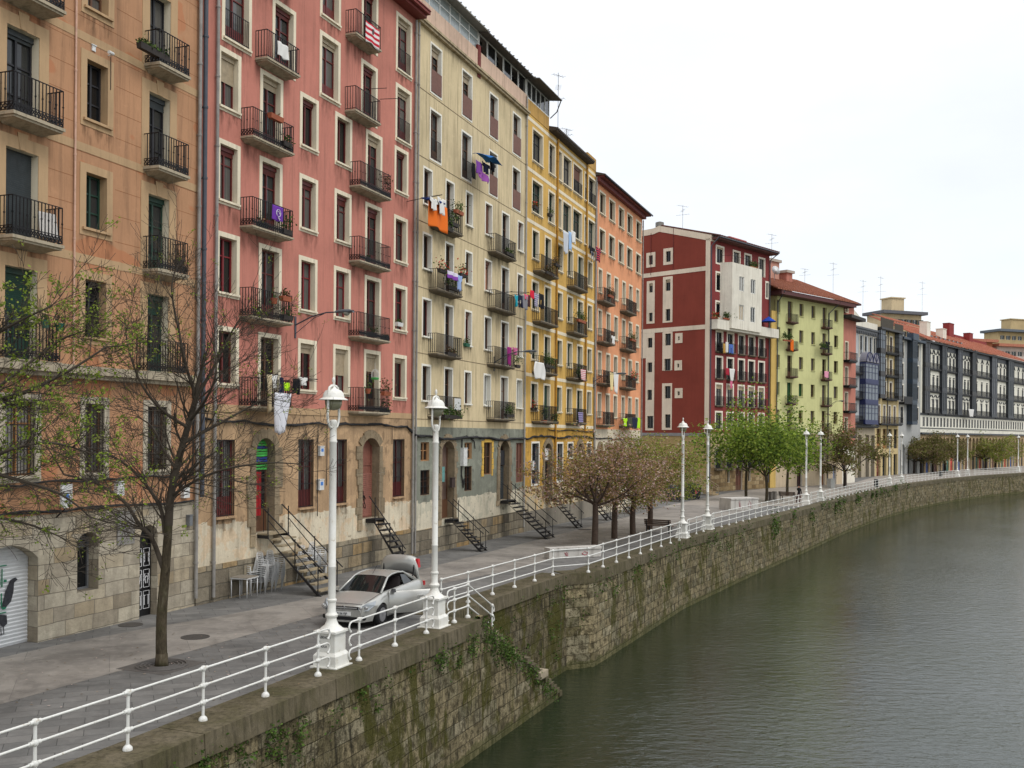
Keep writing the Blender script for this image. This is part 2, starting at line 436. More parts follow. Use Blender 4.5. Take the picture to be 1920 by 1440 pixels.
def balcony(fac, u0, u1, z, D=.6, smat=None, hr=1.0, style=1, slab=.16, rmat=None, seed=0):
    """stone slab with a moulded edge, wrought iron bars round three sides"""
    w = u1-u0; smat = smat or slab_m; rmat = rmat or iron
    def sl():
        m = MB()
        m.box(0, w, -D, .01, -slab*.5, 0); m.box(.05, w-.05, -D+.05, .01, -slab*.85, -slab*.5)
        a, b = .12, D-.16
        m.hexa([(a+.1, -.0, -slab*1.4), (w-a-.1, 0, -slab*1.4), (w-a-.1, .01, -slab*1.4), (a+.1, .01, -slab*1.4),
                (a, -b, -slab*.85), (w-a, -b, -slab*.85), (w-a, .01, -slab*.85), (a, .01, -slab*.85)])
        return mesh_of(m, 'balcony', smat)
    b = link('balcony', cached(('bal', round(w,2), D, smat.name, slab), sl), fac.root); b.location = (u0, 0, z)
    def rl():
        m = MB(); y = -D+.05; x0 = .04; x1 = w-.04
        def run(ax, ay, bx, by):
            L = math.hypot(bx-ax, by-ay); n = max(3, int(L/.115))
            for i in range(n+1):
                x = ax+(bx-ax)*i/n; yy = ay+(by-ay)*i/n
                m.box(x-.011, x+.011, yy-.011, yy+.011, .03, hr)
                if style == 1 and i % 2 == 0: m.box(x-.018, x+.018, yy-.018, yy+.018, hr*.55, hr*.59)
            for z1 in ([.06, hr] if style != 1 else [.05, .24, hr]):
                m.bar((ax, ay, z1), (bx, by, z1), .032 if z1 == hr else .022, .022)
            if style == 1:
                for i in range(n):
                    xa = ax+(bx-ax)*i/n; ya = ay+(by-ay)*i/n; xb = ax+(bx-ax)*(i+1)/n; yb = ay+(by-ay)*(i+1)/n
                    m.bar((xa, ya, .06), (xb, yb, .23), .02); m.bar((xa, ya, .23), (xb, yb, .06), .02)
        run(x0, y, x1, y); run(x0, y, x0, 0); run(x1, y, x1, 0)
        return mesh_of(m, 'railing', rmat)
    if fac.P0.y < 80 and z > 8: stain(b, -.12, w+.12, -slab*.85, 1.5)
    link('railing', cached(('brl', round(w,2), D, hr, style, rmat.name), rl), b)
    return b
def downpipe(fac, u, z0, z1, r=.055, mat=None, out=.09, name='drainpipe', kinks=()):
    m = MB(); mat = mat or pipe_grey; pts = [(u, -out, z0)]
    for (z, du) in kinks: pts += [(pts[-1][0], -out, z), (pts[-1][0]+du, -out, z+abs(du)*1.2)]
    pts.append((pts[-1][0], -out, z1)); m.tube(pts, r, 10)
    z = z0+1.2
    while z < z1:
        uu = [p[0] for p in pts if p[2] <= z+.01][-1]; m.tube([(uu, -out, z-.035), (uu, -out, z+.035)], r*1.28, 10); m.box(uu-.015, uu+.015, -out, .0, z-.015, z+.015); z += 2.4
    return m.build(name, mat, fac.root, smooth=.6)
def cable(fac, pts, r=.035, n=3, out=.06, name='cable', seed=1):
    rr = random.Random(seed); m = MB()
    for k in range(n):
        P = []
        for (a, b) in zip(pts, pts[1:]):
            L = math.hypot(b[0]-a[0], b[1]-a[1]); q = max(2, int(L/.5))
            for i in range(q):
                t = i/q; P.append((a[0]+(b[0]-a[0])*t, -out-.02*k+rr.uniform(-.01,.01), a[1]+(b[1]-a[1])*t + rr.uniform(-.04,.04) - .03*math.sin(t*PI*3)))
        P.append((pts[-1][0], -out-.02*k, pts[-1][1])); m.tube(P, r, 6)
    return m.build(name, cable_m, fac.root, smooth=True)
stone_q = masonry('quoin_stone', [(136, 120, 96), (172, 154, 126), (184, 164, 132)], (140, 128, 108), 2.0, 2.0, bump=.8, dark=.25)
def stone_arch(fac, door, w, h, rise, jamb=.32, thick=.05, depth=.3, mat=None, blocks=True, seed=0, base=0., wob=.12, ring=.34):
    """rough stone jambs and a ring of voussoirs round a doorway whose head is an arch"""
    rr = random.Random(seed); mat = mat or stone_q; m = MB(); sp = h-rise
    n = 9; R0 = (w*w/4+rise*rise)/(2*rise); cz = h-R0; a0 = math.asin(min(1, w/2/R0))
    if rise >= w/2: R0 = w/2; cz = sp; a0 = PI/2
    arc = [(w/2+R0*math.sin(-a0+2*a0*i/n), cz+R0*math.cos(-a0+2*a0*i/n)) for i in range(n+1)]
    # spandrels fill the square head of the hole
    for i in range(n):
        a, b = arc[i], arc[i+1]; m.prism([(a[0], a[1]), (b[0], b[1]), (b[0], h+.002), (a[0], h+.002)], -.004, depth)
        ra = R0+ring+rr.uniform(-.03, .06)
        def P(p, k=ra): 
            d = Vector((p[0]-w/2, p[1]-cz)); d.normalize(); return (w/2+d.x*k, cz+d.y*k)
        A, B = P(a), P(b); g = .004
        m.prism([(a[0]+g, a[1]), (b[0]-g, b[1]), (B[0]-g, B[1]), (A[0]+g, A[1])], -thick-rr.uniform(0, .012), -.003)
    if blocks:
        for sgn in (-1, 1):
            z = base
            while z < sp:
                bh = rr.uniform(.26, .42); z2 = min(z+bh, sp+.05); bw = jamb+rr.choice([-.04, wob, .02, wob*1.6])
                x0, x1 = (-bw, 0) if sgn < 0 else (w, w+bw)
                m.box(x0, x1, -thick-rr.uniform(0, .015), -.002, z+.006, z2-.006); z = z2
    o = m.build('stone_surround', mat, door); return o
# ------------------------------------------------------------------ the five near facades
O0 = (-15.70, 19.98); O1 = (-10.68, 33.87); K1 = (-4.82, 48.70); C1 = (.739, 63.15); Y1 = (6.32, 77.70); S1 = (11.70, 91.30)
TOPS = [19.7, 16.4, 13.3, 10.03, 6.77, 3.47]
def pick(r, opts):
    x = r.random(); s = 0
    for p, o in opts:
        s += p
        if x < s: return o
    return opts[-1][1]

def orange():
    f = Fac('apartment_building', 'orange rendered apartment block with beige bands and stone ground floor, nearest at the left edge', 'apartment block', O0, O1)
    r = random.Random(3)
    band = surround_beige
    def cols(px0, px1): return f.ux(px0), f.ux(px1)
    C = [cols(6, 67), cols(157, 196), cols(274, 313)]
    pitch = C[2][0]-C[0][0]
    # column continuing beyond the left edge of the frame
    extra = [(C[0][0]-1.95*1, 0)]
    dz = [13.9, 10.72, 7.5, 4.36]
    bot = [11.5, 8.28, 5.08, 1.9]
    for ci in (0, 2):
        u0, u1 = C[ci]
        for k in range(4):
            sh = {(0,1):.1,(0,2):.97,(0,3):.5,(2,0):None,(2,1):.16,(2,2):.1,(2,3):.25}.get((ci,k))
            fm = black_wood if k < 2 or (ci == 0 and k == 2) else green_wood
            w = opening(f, u0, u1, bot[k]+H, dz[k]+H, t=0, fmat=fm, pane='mid' if (ci, k) != (2, 0) else 'lace', shut=sh, shmat=shutter_grey if k < 3 and not (ci == 2 and k == 2) else shutter_green, kind='door', depth=.3, sill=False, transom=[.3, .62])
            m = MB(); tt = .34; ww = u1-u0; hh = dz[k]-bot[k]
            m.box(-tt, 0, -.02, .0, 0, hh+tt); m.box(ww, ww+tt, -.02, 0, 0, hh+tt); m.box(0, ww, -.02, 0, hh, hh+tt)
            m.prism([(ww/2-.10, hh+.01), (ww/2+.10, hh+.01), (ww/2+.18, hh+tt+.12), (ww/2-.18, hh+tt+.12)], -.035, -.02)
            m.build('stone_surround', band, w)
            a = f.uz(123, 240, .62)[0] if ci == 0 else f.uz(357, 300, .62)[0]
            mid = (u0+u1)/2; hw = a-mid
            if k < 3: balcony(f, mid-hw, mid+hw, bot[k]+H, .62, slab_m, 1.02, 1, .17)
    ys = [(10.8, 9.06, 'dark', black_wood, None), (7.52, 5.9, 'mid', green_wood, None), (4.42, 2.75, 'black', black_wood, None), (13.9, 12.3, 'lace', brown_wood, None)]
    for zt, zb, pn, fm, sh in ys:
        opening(f, C[1][0], C[1][1], zb+H, zt+H, t=.24, smat=band, fmat=fm, pane=pn, shut=sh, depth=.3, transom=[.33, .66], proud=.02)
    for i, (a, b) in enumerate(C):
        opening(f, a+.05, b-.02, -1.22+H, .8+H, t=.2, smat=surround_stone, fmat=ochre_wood if i == 0 else brown_wood, pane='lace' if i else 'curtain', depth=.22, bars=True, transom=[.7])
    # openings left of the frame, so that the street goes on when seen from the side
    for k in range(4):
        opening(f, .6, 1.6, bot[k]+H+.4, dz[k]+H, t=.24, smat=band, fmat=black_wood, pane='mid', depth=.3)
    # ground floor: shop shutter, window, painted door
    g0 = f.ux(-40); g1 = f.ux(74)
    def shopgate():
        w = g1-g0; d = link('shop_shutter', None, f.root) if 0 else None
        m = MB(); n = 26; h = 2.75; st = h/n; y = .36
        for i in range(n):
            z = i*st
            m.quad((0, y+.02, z), (w, y+.02, z), (w, y, z+st*.7), (0, y, z+st*.7)); m.quad((0, y, z+st*.7), (w, y, z+st*.7), (w, y+.02, z+st), (0, y+.02, z+st))
        o = m.build('roller_shutter', plain('shutter_white', (196, 198, 198), .45, var=.06), f.root); o.location = (g0, 0, gz(27))
        f.holes.append((g0, gz(27)-.3, g1, 2.75))
        m = MB(); m.quad((0,0,-.3),(0,.42,-.3),(0,.42,2.75),(0,0,2.75)); m.quad((w,.42,-.3),(w,0,-.3),(w,0,2.75),(w,.42,2.75)); m.quad((0,0,2.75),(0,.42,2.75),(w,.42,2.75),(w,0,2.75))
        R0 = (w*w/4+.42*.42)/.84
        for i in range(12):
            xa = w*i/12; xb = w*(i+1)/12
            za = 2.75-R0+math.sqrt(R0*R0-(xa-w/2)**2); zb = 2.75-R0+math.sqrt(R0*R0-(xb-w/2)**2)
            m.prism([(xa, za), (xb, zb), (xb, 2.752), (xa, 2.752)], -.003, .355)
        m.build('gate_reveal', stone_near, o)
        # stencilled green lettering and a painted bird on the slats
        gm = plain('stencil_green', (22, 110, 78), .6)
        def text(s, x, z, size, mat, par, y=.34, name='lettering'):
            cu = bpy.data.curves.new('t', 'FONT'); cu.body = s; cu.size = size; cu.extrude = .003
            ob = bpy.data.objects.new('t', cu); COL.objects.link(ob)
            bpy.context.view_layer.update()
            me = bpy.data.meshes.new_from_object(ob.evaluated_get(bpy.context.evaluated_depsgraph_get())); bpy.data.objects.remove(ob)
            me.materials.clear(); me.materials.append(mat); t = link(name, me, par); t.location = (x, y, z); t.rotation_euler = (PI/2, 0, 0); return t
        globals()['text3d'] = text
        q = text('UBI-', w-1.42, 1.62, .5, gm, o); q.scale = (.75, 1.45, 1); q = text('URU', w-1.42, 1.02, .5, gm, o); q.scale = (.72, 1.3, 1)
        m = MB(); m.box(w-2.2, w-.75, .332, .345, 2.18, 2.21); m.box(w-2.2, w-.75, .332, .345, .92, .95); m.build('painted_line', gm, o)
        bm_ = plain('stencil_black', (45, 46, 50), .7, var=.5, scale=14)
        m = MB()
        m.prism([(w-.86, 1.22), (w-.78, 1.5), (w-.62, 1.78), (w-.46, 1.83), (w-.38, 1.76), (w-.5, 1.7), (w-.52, 1.45), (w-.6, 1.2), (w-.75, 1.08), (w-.9, 1.1)], .33, .342)
        m.prism([(w-1.2, .98), (w-1.05, .72), (w-.85, .55), (w-.72, .62), (w-.74, .85), (w-.95, .9)], .33, .342)
        for x in (w-.93, w-.84): m.bar((x, .336, .56), (x+.02, .336, .36), .014); m.bar((x+.02, .336, .36), (x-.06, .336, .35), .012)
        m.build('painted_bird', bm_, o)
    shopgate()
    a, b = cols(147, 187)
    w = opening(f, a, b, -4.66+H, -2.95+H, t=0, fmat=grey_metal, pane='dark', depth=.42, sill=False, transom=[.74], mull=False, lining=stone_near)
    w.data = mesh_of(_lining(b-a, 1.71, .5), 'window', stone_near)
    stone_arch(f, w, b-a, 1.71, .22, blocks=False, depth=.44, mat=stone_near, thick=.006, ring=.28)
    m = MB(); 
    for i in range(5): m.box(.07, b-a-.07, .36, .40, 1.30+i*.075, 1.335+i*.075)
    m.build('louvre', plain('louvre_grey', (92, 94, 98), .5), w)
    a, b = cols(264, 297)
    zt = -2.95+H; zb = gz(32)-.02
    w = opening(f, a, b, zb, zt, t=0, fmat=plain('door_black', (17, 17, 19), .5), pane=plain('door_black', (17, 17, 19), .5), depth=.3, kind='door', sill=False, transom=[.76], mull=False)
    w.data = mesh_of(_lining(b-a, zt-zb, .36), 'door', stone_near)
    stone_arch(f, w, b-a, zt-zb, .3, blocks=False, depth=.34, mat=stone_near, thick=.006, ring=.3)
    m = MB(); ww = b-a; wm = plain('chalk_white', (205, 205, 205), .7)
    m2 = MB()
    for col in range(2):
        for row in range(3):
            x0 = .1+col*(ww-.1)/2; x1 = x0+(ww-.28)/2; z0 = .25+row*.68; z1 = z0+.56
            for (p, q) in (((x0,z0),(x1,z0)),((x1,z0),(x1,z1)),((x1,z1),(x0,z1)),((x0,z1),(x0,z0))): m2.bar((p[0], .24, p[1]), (q[0], .24, q[1]), .02, .01)
            cx = (x0+x1)/2
            for dx in (-.09, .09):
                m2.bar((cx+dx*(.4 if row == 1 else 1), .238, z0+.12), (cx+dx, .238, z1-.15), .028, .01); m2.bar((cx+dx-.05, .238, z1-.14), (cx+dx+.05, .238, z1-.14), .04, .01)
            if row == 1: m2.bar((cx-.14, .238, z0+.2), (cx, .238, z1-.2), .03, .01); m2.bar((cx+.14, .238, z0+.2), (cx, .238, z1-.2), .03, .01)
    m2.build('painted_panels', wm, w)
    gzo = gz(30)-.3
    shell(f, [(gzo, 5.8-2.32, stone_near, 'ground_floor_wall', 0), (5.8-2.32, H+20, orange_m, 'wall', 0)], 12, f.holes)
    # string bands at each floor and the first floor ledge
    for k, z in enumerate((14.75, 11.5, 8.3, 5.1)):
        m = MB(); segs = []
        cut = [(c[0]-.35, c[1]+.35) for c in (C[0], C[2])]
        m.box(0, f.L, -.012, .002, z+H-.22, z+H+.02); m.build('string_band', band, f.root)
    m = MB(); m.box(0, f.L-.4, -.45, .01, 1.62+H, 1.86+H); m.box(0, f.L-.4, -.3, .01, 1.5+H, 1.62+H); m.build('ledge', slab_m, f.root)
    for ci in (0, 2):
        mid = (C[ci][0]+C[ci][1])/2
        b = balcony(f, mid-1.0, mid+1.0, 1.88+H, .46, slab_m, 1.0, 1, .05)
    # thin joint lines scored in the render between the bands
    m = MB()
    for z in [x*.78+.25 for x in range(2, 24)]: 
        for a, b, za, zb in strips(0, f.L, z+H, z+H+.012, [(h[0]-.36, h[1]-.3, h[2]+.36, h[3]+.46) for h in f.holes]):
            m.box(a, b, -.003, .001, za, zb)
    m.build('render_joint', stucco('joint_orange', (146, 96, 62)), f.root)
    downpipe(f, f.ux(134), 1.9+H, H+18, .03, plain('pipe_pink', (198, 160, 138), .6), .05)
    downpipe(f, f.ux(366)-.05, .2, H+19, .06, pipe_grey, .12); downpipe(f, f.ux(376)-.1, 3.6, H+19, .075, pipe_dark, .16)
    cable(f, [(0, 3.55), (f.L*.5, 3.6), (f.L-.2, 3.5)], .03, 2, seed=4); cable(f, [(0, 4.15), (f.L*.6, 4.4), (f.L-.1, 4.35)], .028, 2, seed=5)
    u = f.ux(192, 0); cable(f, [(f.L-.25, 4.4), (f.L-.22, 7.2)], .02, 2, seed=8)
    return f
def _lining(w, h, D):
    m = MB()
    m.quad((0,0,0),(0,D,0),(0,D,h),(0,0,h)); m.quad((w,D,0),(w,0,0),(w,0,h),(w,D,h)); m.quad((0,0,h),(0,D,h),(w,D,h),(w,0,h)); m.quad((0,D,0),(0,0,0),(w,0,0),(w,D,0)); return m
orange_m = stucco('orange_render', (180, 136, 102), (112, 86, 66), .55, patch=(178, 112, 76))
stone_near = masonry('ground_ashlar', [(150, 138, 118), (184, 174, 154), (196, 186, 164), (172, 154, 124)], (118, 110, 96), .78, .42, bump=.5, dark=.25, msize=.012)
rubble = masonry('plinth_rubble', [(116, 106, 90), (152, 142, 122), (164, 152, 128), (166, 136, 90)], (100, 94, 82), .85, .5, bump=.8, dark=.5, msize=.025)
orange_f = orange()

def std_row(f, r, col, tops, bots, t, smat, mk):
    for k, (zt, zb) in enumerate(zip(tops, bots)): mk(col, k, zt, zb)
def pink():
    f = Fac('apartment_building', 'salmon pink apartment block with cream window surrounds, next to the orange block', 'apartment block', O1, K1)
    r = random.Random(11)
    t = .17
    low_t = [13.47, 10.25, 7.02, 3.73]; low_b = [11.3, 8.03, 4.8, 1.62]
    def W(xl, xr, zt, zb, **k):
        a, b = f.ux(xl)+t, f.ux(xr)-t
        kk = dict(t=t, smat=surround_cream, fmat=dark_red_wood, pane=pick(r, [(.45, 'dark'), (.25, 'lace'), (.3, 'mid')]), shut=pick(r, [(.35, None), (.3, .2), (.15, .5), (.2, .12)]), shmat=pick(r, [(.6, shutter_cream), (.4, dark_red_wood)]))
        kk.update(k); return opening(f, a, b, zb+H+t*.6, zt+H-t, **kk)
    for (xl, xr, first) in ((402, 446, 0), (557, 592, 0), (623, 655, 0), (735, 761, 0)):
        for k in range(4):
            kw = {}
            if k == 2: kw = dict(shut=None, fmat=plain('red_paint', (120, 30, 34), .5))
            if (xl, k) == (402, 0): kw = dict(shut=.5, shmat=shutter_cream, pane='lace')
            if (xl, k) in ((402, 1), (557, 1)): kw = dict(shut=.16, shmat=dark_red_wood, pane='lace')
            if k == 3 and xl == 623: kw = dict(shut=.6, shmat=shutter_cream, pane='lace')
            if k == 3 and xl == 402: kw = dict(shut=None, pane='black')
            W(xl, xr, low_t[k]+(.0), low_b[k], **kw)
    # doors with balconies
    dt = low_t; db = [10.63, 7.42, 4.18, .95]
    for (xl, xr) in ((482, 525), (681, 712)):
        for k in range(4):
            a, b = f.ux(xl)+t, f.ux(xr)-t
            kw = dict(shut=.14 if k < 2 else None, shmat=shutter_cream if k == 0 else dark_red_wood)
            if k == 3: kw = dict(shut=.3 if xl > 600 else None, shmat=shutter_cream)
            opening(f, a, b, db[k]+H, dt[k]+H-t, t=t, fmat=dark_red_wood if not (k == 3) else brown_wood, pane='black' if k == 3 else 'mid', kind='door', sill=False, **kw)
            mid = (a+b)/2
            if xl < 600: bu = (f.uz(480, 440, .62)[0], f.uz(554, 445, .62)[0])
            else: bu = (f.uz(680, 500, .62)[0], f.uz(736, 510, .62)[0])
            balcony(f, bu[0]-.12, bu[1], db[k]+H, .56, slab_m, 1.02, 1, .13)
    # the two upper floors
    for k, (zt, zb) in enumerate(((16.42, 13.75), (19.75, 17.0))):
        for (xl, xr) in ((409, 465), (593, 632), (736, 766)):
            W(xl, xr, zt, zb, rail=(xl != 593), shut=.12 if xl != 409 else None, shmat=shutter_cream, pane='lace')
        for (xl, xr) in ((504, 548), (671, 702)):
            a, b = f.ux(xl)+t, f.ux(xr)-t
            opening(f, a, b, zb+H-.02, zt+H-t, t=t, kind='door', sill=False, pane='mid', shut=.12, shmat=dark_red_wood)
            bu = (f.uz(505, 120, .55)[0], f.uz(565, 140, .55)[0]) if xl < 600 else (f.uz(671, 80, .55)[0], f.uz(717, 98, .55)[0])
            balcony(f, bu[0]-.12, bu[1]-.05, zb+H-.02, .55, slab_m, 1.0, 0, .15)
    # ground floor: barred tall windows and two arched doorways up their steps
    for (xl, xr) in ((404, 441), (560, 589), (627, 651), (737, 759)):
        a, b = f.ux(xl), f.ux(xr)
        opening(f, a, b, -2.98+H, -.26+H, t=0, fmat=dark_red_wood, pane='lace', depth=.2, bars=True, transom=[.25, .6], sill=True, smat=beige_g)
    doors = []
    for (xl, xr, zb, seed) in ((479, 514, -3.72, 1), (679, 710, -3.78, 2)):
        a, b = f.ux(xl), f.ux(xr); w_ = b-a; h_ = -.2-zb
        d = opening(f, a, b, zb+H, -.2+H, t=0, fmat=brown_wood if seed == 1 else plain('door_rust', (128, 80, 66), .6), pane='black' if seed == 1 else plain('door_rust', (128, 80, 66), .6), kind='door', depth=.38, sill=False, transom=[.66], mull=False)
        d.data = mesh_of(_lining(w_, h_, .46), 'door', stone_q)
        stone_arch(f, d, w_, h_, .4, jamb=.34, depth=.42, seed=seed, base=-.5)
        if seed == 1:
            m = MB(); n = 12; z0 = h_*.66
            for i in range(n): m.box(.05, w_-.05, .26, .30, z0+i*(h_-z0)/n, z0+(i+.75)*(h_-z0)/n, (0, 0, 0, 1, 0, 0, 0, 1, 1, 0, 0, 0)[n-1-i])
            m.build('painted_shutter', [plain('graffiti_green', (72, 176, 78), .5, var=.25, scale=3), plain('graffiti_blue', (40, 62, 128), .5)], d)
            m = MB(); P = []
            for i in range(14):
                x = .06+.62*i/13*.95; P.append((x, .2+.035*math.sin(i*1.7)))
            for i in range(13): m.quad((P[i][0], P[i][1], .62), (P[i+1][0], P[i+1][1], .60), (P[i+1][0], P[i+1][1], h_*.64), (P[i][0], P[i][1], h_*.64))
            m.build('red_curtain', plain('curtain_red', (150, 24, 30), .85, var=.2), d, smooth=True)
            m = MB(); m.tube([(.62*1.05*1.1, .12, 0), (.62*1.1*1.05, .12, h_*.66)], .015, 6); m.build('pipe', iron, d)
        else:
            m = MB(); w2 = w_
            for i in range(22): m.box(.06, w_-.06, .33, .37, .02+i*.09, .09+i*.09)
            m.build('roller_shutter', plain('shutter_rust', (142, 92, 78), .6, var=.2), d)
            m = MB(); rr = random.Random(5); gm = iron
            for s_ in range(6):
                x = .25+.1*s_; z = 1.6-.18*s_; pts = []
                for i in range(9): pts.append((x+.16*math.sin(i*1.1+s_), .318, z+.3*math.cos(i*.9+s_*1.3)))
                pts = [(min(max(p[0], .09), w_-.1), p[1], p[2]) for p in pts]; m.tube(pts, .016, 5)
            m.build('graffiti', gm, d)
        doors.append((a, b, zb+H))
    zb0 = gz(50)-.5
    shell(f, [(zb0, H-4.6, rubble, 'plinth', .06), (H-4.6, H+.72, zoned('pink_ground_wall', [(0, (216, 204, 178)), (H-3.2, (178, 148, 114))], amount=.38), 'ground_floor_wall', 0), (H+.72, H+.98, surround_beige, 'string_band', .03), (H+.98, H+20.3, stucco('pink_render', (190, 124, 108), (128, 90, 78), .5), 'wall', 0)], 12, f.holes)
    m = MB(); z = H+20.25
    m.box(-.1, f.L+.05, -.75, 12, z, z+.14); m.box(-.1, f.L+.05, -.55, 0, z-.14, z); m.hexa([(-.1,-.8,z+.14),(f.L+.05,-.8,z+.14),(f.L+.05,12,z+.14),(-.1,12,z+.14),(-.1,-.75,z+.24),(f.L+.05,-.75,z+.24),(f.L+.05,6,z+2.2),(-.1,6,z+2.2)])
    m.build('roof', plain('eave_red', (120, 52, 44), .7), f.root)
    downpipe(f, f.ux(398), .1, H+20, .06, pipe_grey, .11); downpipe(f, f.L-.18, .0, H+20, .06, pipe_grey, .11); downpipe(f, f.L+.12, .0, H+20, .05, pipe_grey, .11)
    cable(f, [(.3, H+.45), (f.L*.3, H+.3), (f.L*.6, H+.42), (f.L-.8, H+.35), (f.L, H-.05)], .035, 3, seed=9)
    for px, za, zb in ((594, -3.4, .3), (611, -2.2, .3), (733, -.5, .3)): cable(f, [(f.ux(px), za+H), (f.ux(px), zb+H)], .018, 1, seed=int(px))
    return f, doors
beige_g = stucco('ground_beige', (176, 146, 112), (96, 84, 70), .4)
pink_f, pink_doors = pink()

def cream():
    f = Fac('apartment_building', 'pale cream apartment block with green peeling ground floor and glazed roof terrace', 'apartment block', K1, C1)
    r = random.Random(21); t = .10
    tops = [13.27, 10.02, 6.78, 3.48]; bots = [11.35, 8.15, 4.79, 1.6]
    def W(xl, xr, zt, zb, **k):
        a, b = f.ux(xl)+t, f.ux(xr)-t
        kk = dict(t=t, smat=surround_white, fmat=pick(r, [(.7, brown_wood), (.3, dark_red_wood)]), pane=pick(r, [(.4, 'dark'), (.4, 'black'), (.2, 'lace')]), shut=pick(r, [(.8, None), (.1, .2), (.1, .97)]), shmat=shutter_brown)
        kk.update(k); return opening(f, a, b, zb+H+t*.7, zt+H-t, **kk)
    for (xl, xr) in ((789, 807), (869, 883), (905.5, 919.5), (967, 978.5)):
        for k in range(4):
            kw = {}
            if xl == 905.5 and k == 1: kw = dict(pane=plain('board_pink', (178, 128, 104), .8), mull=False)
            if xl > 900 and k == 3: kw = dict(pane='curtain', fmat=white_pvc)
            W(xl, xr, tops[k], bots[k], **kw)
    for (xl, xr, px0, px1) in ((831, 848, 824, 871), (937, 952, 932, 971)):
        for k in range(4):
            a, b = f.ux(xl)+t, f.ux(xr)-t; zt = [13.27, 10.02, 6.78, 3.5][k]; zb = [10.5, 7.28, 4.05, .92][k]
            opening(f, a, b, zb+H, zt+H-t, t=t, smat=surround_white, fmat=brown_wood, pane='curtain' if (k == 3 and xl > 900) else pick(r, [(.5, 'dark'), (.5, 'black')]), kind='door', sill=False)
            u0 = f.uz(px0, 600, .6)[0]; u1 = f.uz(px1, 600, .6)[0]
            balcony(f, u0-.05, u1-.05, zb+H, .52, slab_dark, 1.0, 0, .13)
    for k, (zt, zb) in enumerate(((19.68, 17.13), (16.38, 13.78))):
        for (xl, xr) in ((800.6, 823), (860, 880), (912, 929), (956, 972)):
            a, b = f.ux(xl)+t, f.ux(xr)-t
            w = W(xl, xr, zt, zb, shut=.18 if k == 0 and xl < 900 else None, shmat=shutter_cream, pane=pick(r, [(.5, 'dark'), (.5, 'mid')]), rail=(k == 1), sill=False)
            if k == 0 or xl in (912, 956):
                m = MB(); n = 9; ww = b-a
                for i in range(n): m.box(ww*i/n+.008, ww*(i+1)/n-.008, -.05, -.03, .02, 1.12)
                m.build('railing_panel', shutter_brown, w)
    # ground floor openings
    pl = plain('wood_pale', (150, 110, 70), .6)
    for (xl, xr, za, zb, fm, pn) in ((789, 805, -1.35, -.41, pl, 'dark'), (789, 806, -3.05, -1.8, brown_wood, 'black'), (871, 885, -1.35, -.45, pl, 'mid'), (871.5, 885, -3.1, -1.75, brown_wood, 'black'), (907, 922, -2.3, -.45, brown_wood, 'dark'), (968, 981, -2.95, -.5, shutter_brown, shutter_brown)):
        a, b = f.ux(xl), f.ux(xr)
        w = opening(f, a, b, za+H, zb+H, t=0 if xl != 907 else .0, smat=surround_beige, fmat=fm, pane=pn, depth=.16, bars=(pn == 'black'), transom=[.55], sill=False)
        if xl == 907:
            m = MB(); rr = random.Random(2); h_ = zb-za; z = -.1
            while z < h_+.1:
                bh = rr.uniform(.28, .38)
                for s_ in (0, 1):
                    bw = rr.uniform(.16, .34); x0 = -bw if s_ == 0 else (b-a); m.box(x0, x0+bw, -.03, 0, z+.012, z+bh-.012)
                z += bh
            m.prism([(-.1, h_), (b-a+.1, h_), ((b-a)*.75, h_+.3), ((b-a)*.25, h_+.3)], -.03, 0)
            m.build('painted_quoins', plain('quoin_yellow', (206, 166, 74), .8, var=.2), w)
    doors = []
    for (xl, xr, zb, seed) in ((828, 851, -4.42, 4), (937, 954, -3.9, 5)):
        a, b = f.ux(xl), f.ux(xr); w_ = b-a; h_ = -.36-zb
        d = opening(f, a, b, zb+H, -.36+H, t=0, fmat=brown_wood, pane=plain('door_taupe', (104, 84, 74), .6) if seed == 4 else 'dark', kind='door', depth=.4, sill=False, transom=[.6], mull=(seed == 5))
        d.data = mesh_of(_lining(w_, h_, .46), 'door', stone_q)
        stone_arch(f, d, w_, h_, .42, jamb=.3, depth=.42, seed=seed, base=-.3)
        if seed == 5:
            m = MB()
            for i in range(20): m.box(.05, w_-.05, .30, .34, .02+i*.1, .1+i*.1)
            m.build('roller_shutter', shutter_grey, d)
            m = MB(); m.box(.03, w_-.05, .24, .29, 2.05, 2.95); m.build('shop_board', plain('board_black', (40, 40, 44), .6), d)
            q = text3d('TRU', .06, 2.55, .36, plain('chalk_white', (205, 205, 205), .7), d, y=.232); q = text3d('ZO', .1, 2.13, .36, plain('chalk_white', (205, 205, 205), .7), d, y=.232)
        else:
            m = MB(); m.box(.28, w_-.38, .34, .36, 1.9, 2.7); m.build('door_glass', plain('glass_teal', (110, 160, 156), .2), d)
        doors.append((a, b, zb+H))
    zb0 = gz(60)-.5
    shell(f, [(zb0, H-4.75, rubble, 'plinth', .06), (H-4.75, H+.35, zoned('cream_ground_wall', [(0, (214, 204, 180)), (H-3.4, (132, 134, 120))], (72, 72, 62), .42), 'ground_floor_wall', 0), (H+.35, H+20.2, stucco('cream_render', (206, 188, 150), (112, 98, 74), .6), 'wall', 0)], 12, f.holes)
    m = MB(); line = MB()
    for z in (17.0, 13.68, 10.5, 7.25, 4.0, .75): line.box(0, f.L, -.012, .0, z+H-.03, z+H)
    line.build('floor_joint', plain('joint_dark', (112, 96, 74), .9), f.root)
    m.box(-.0, f.L, -.28, .0, H+20.2, H+20.32); m.box(0, f.L, -.2, 0, H+20.08, H+20.2); m.build('cornice', stucco('cornice_cream', (176, 160, 130), amount=.7), f.root)
    m = MB(); m.box(0, f.L, -.02, .2, H+20.32, H+21.4); m.build('parapet', stucco('parapet_pinkish', (206, 178, 156), (110, 90, 74), .6), f.root)
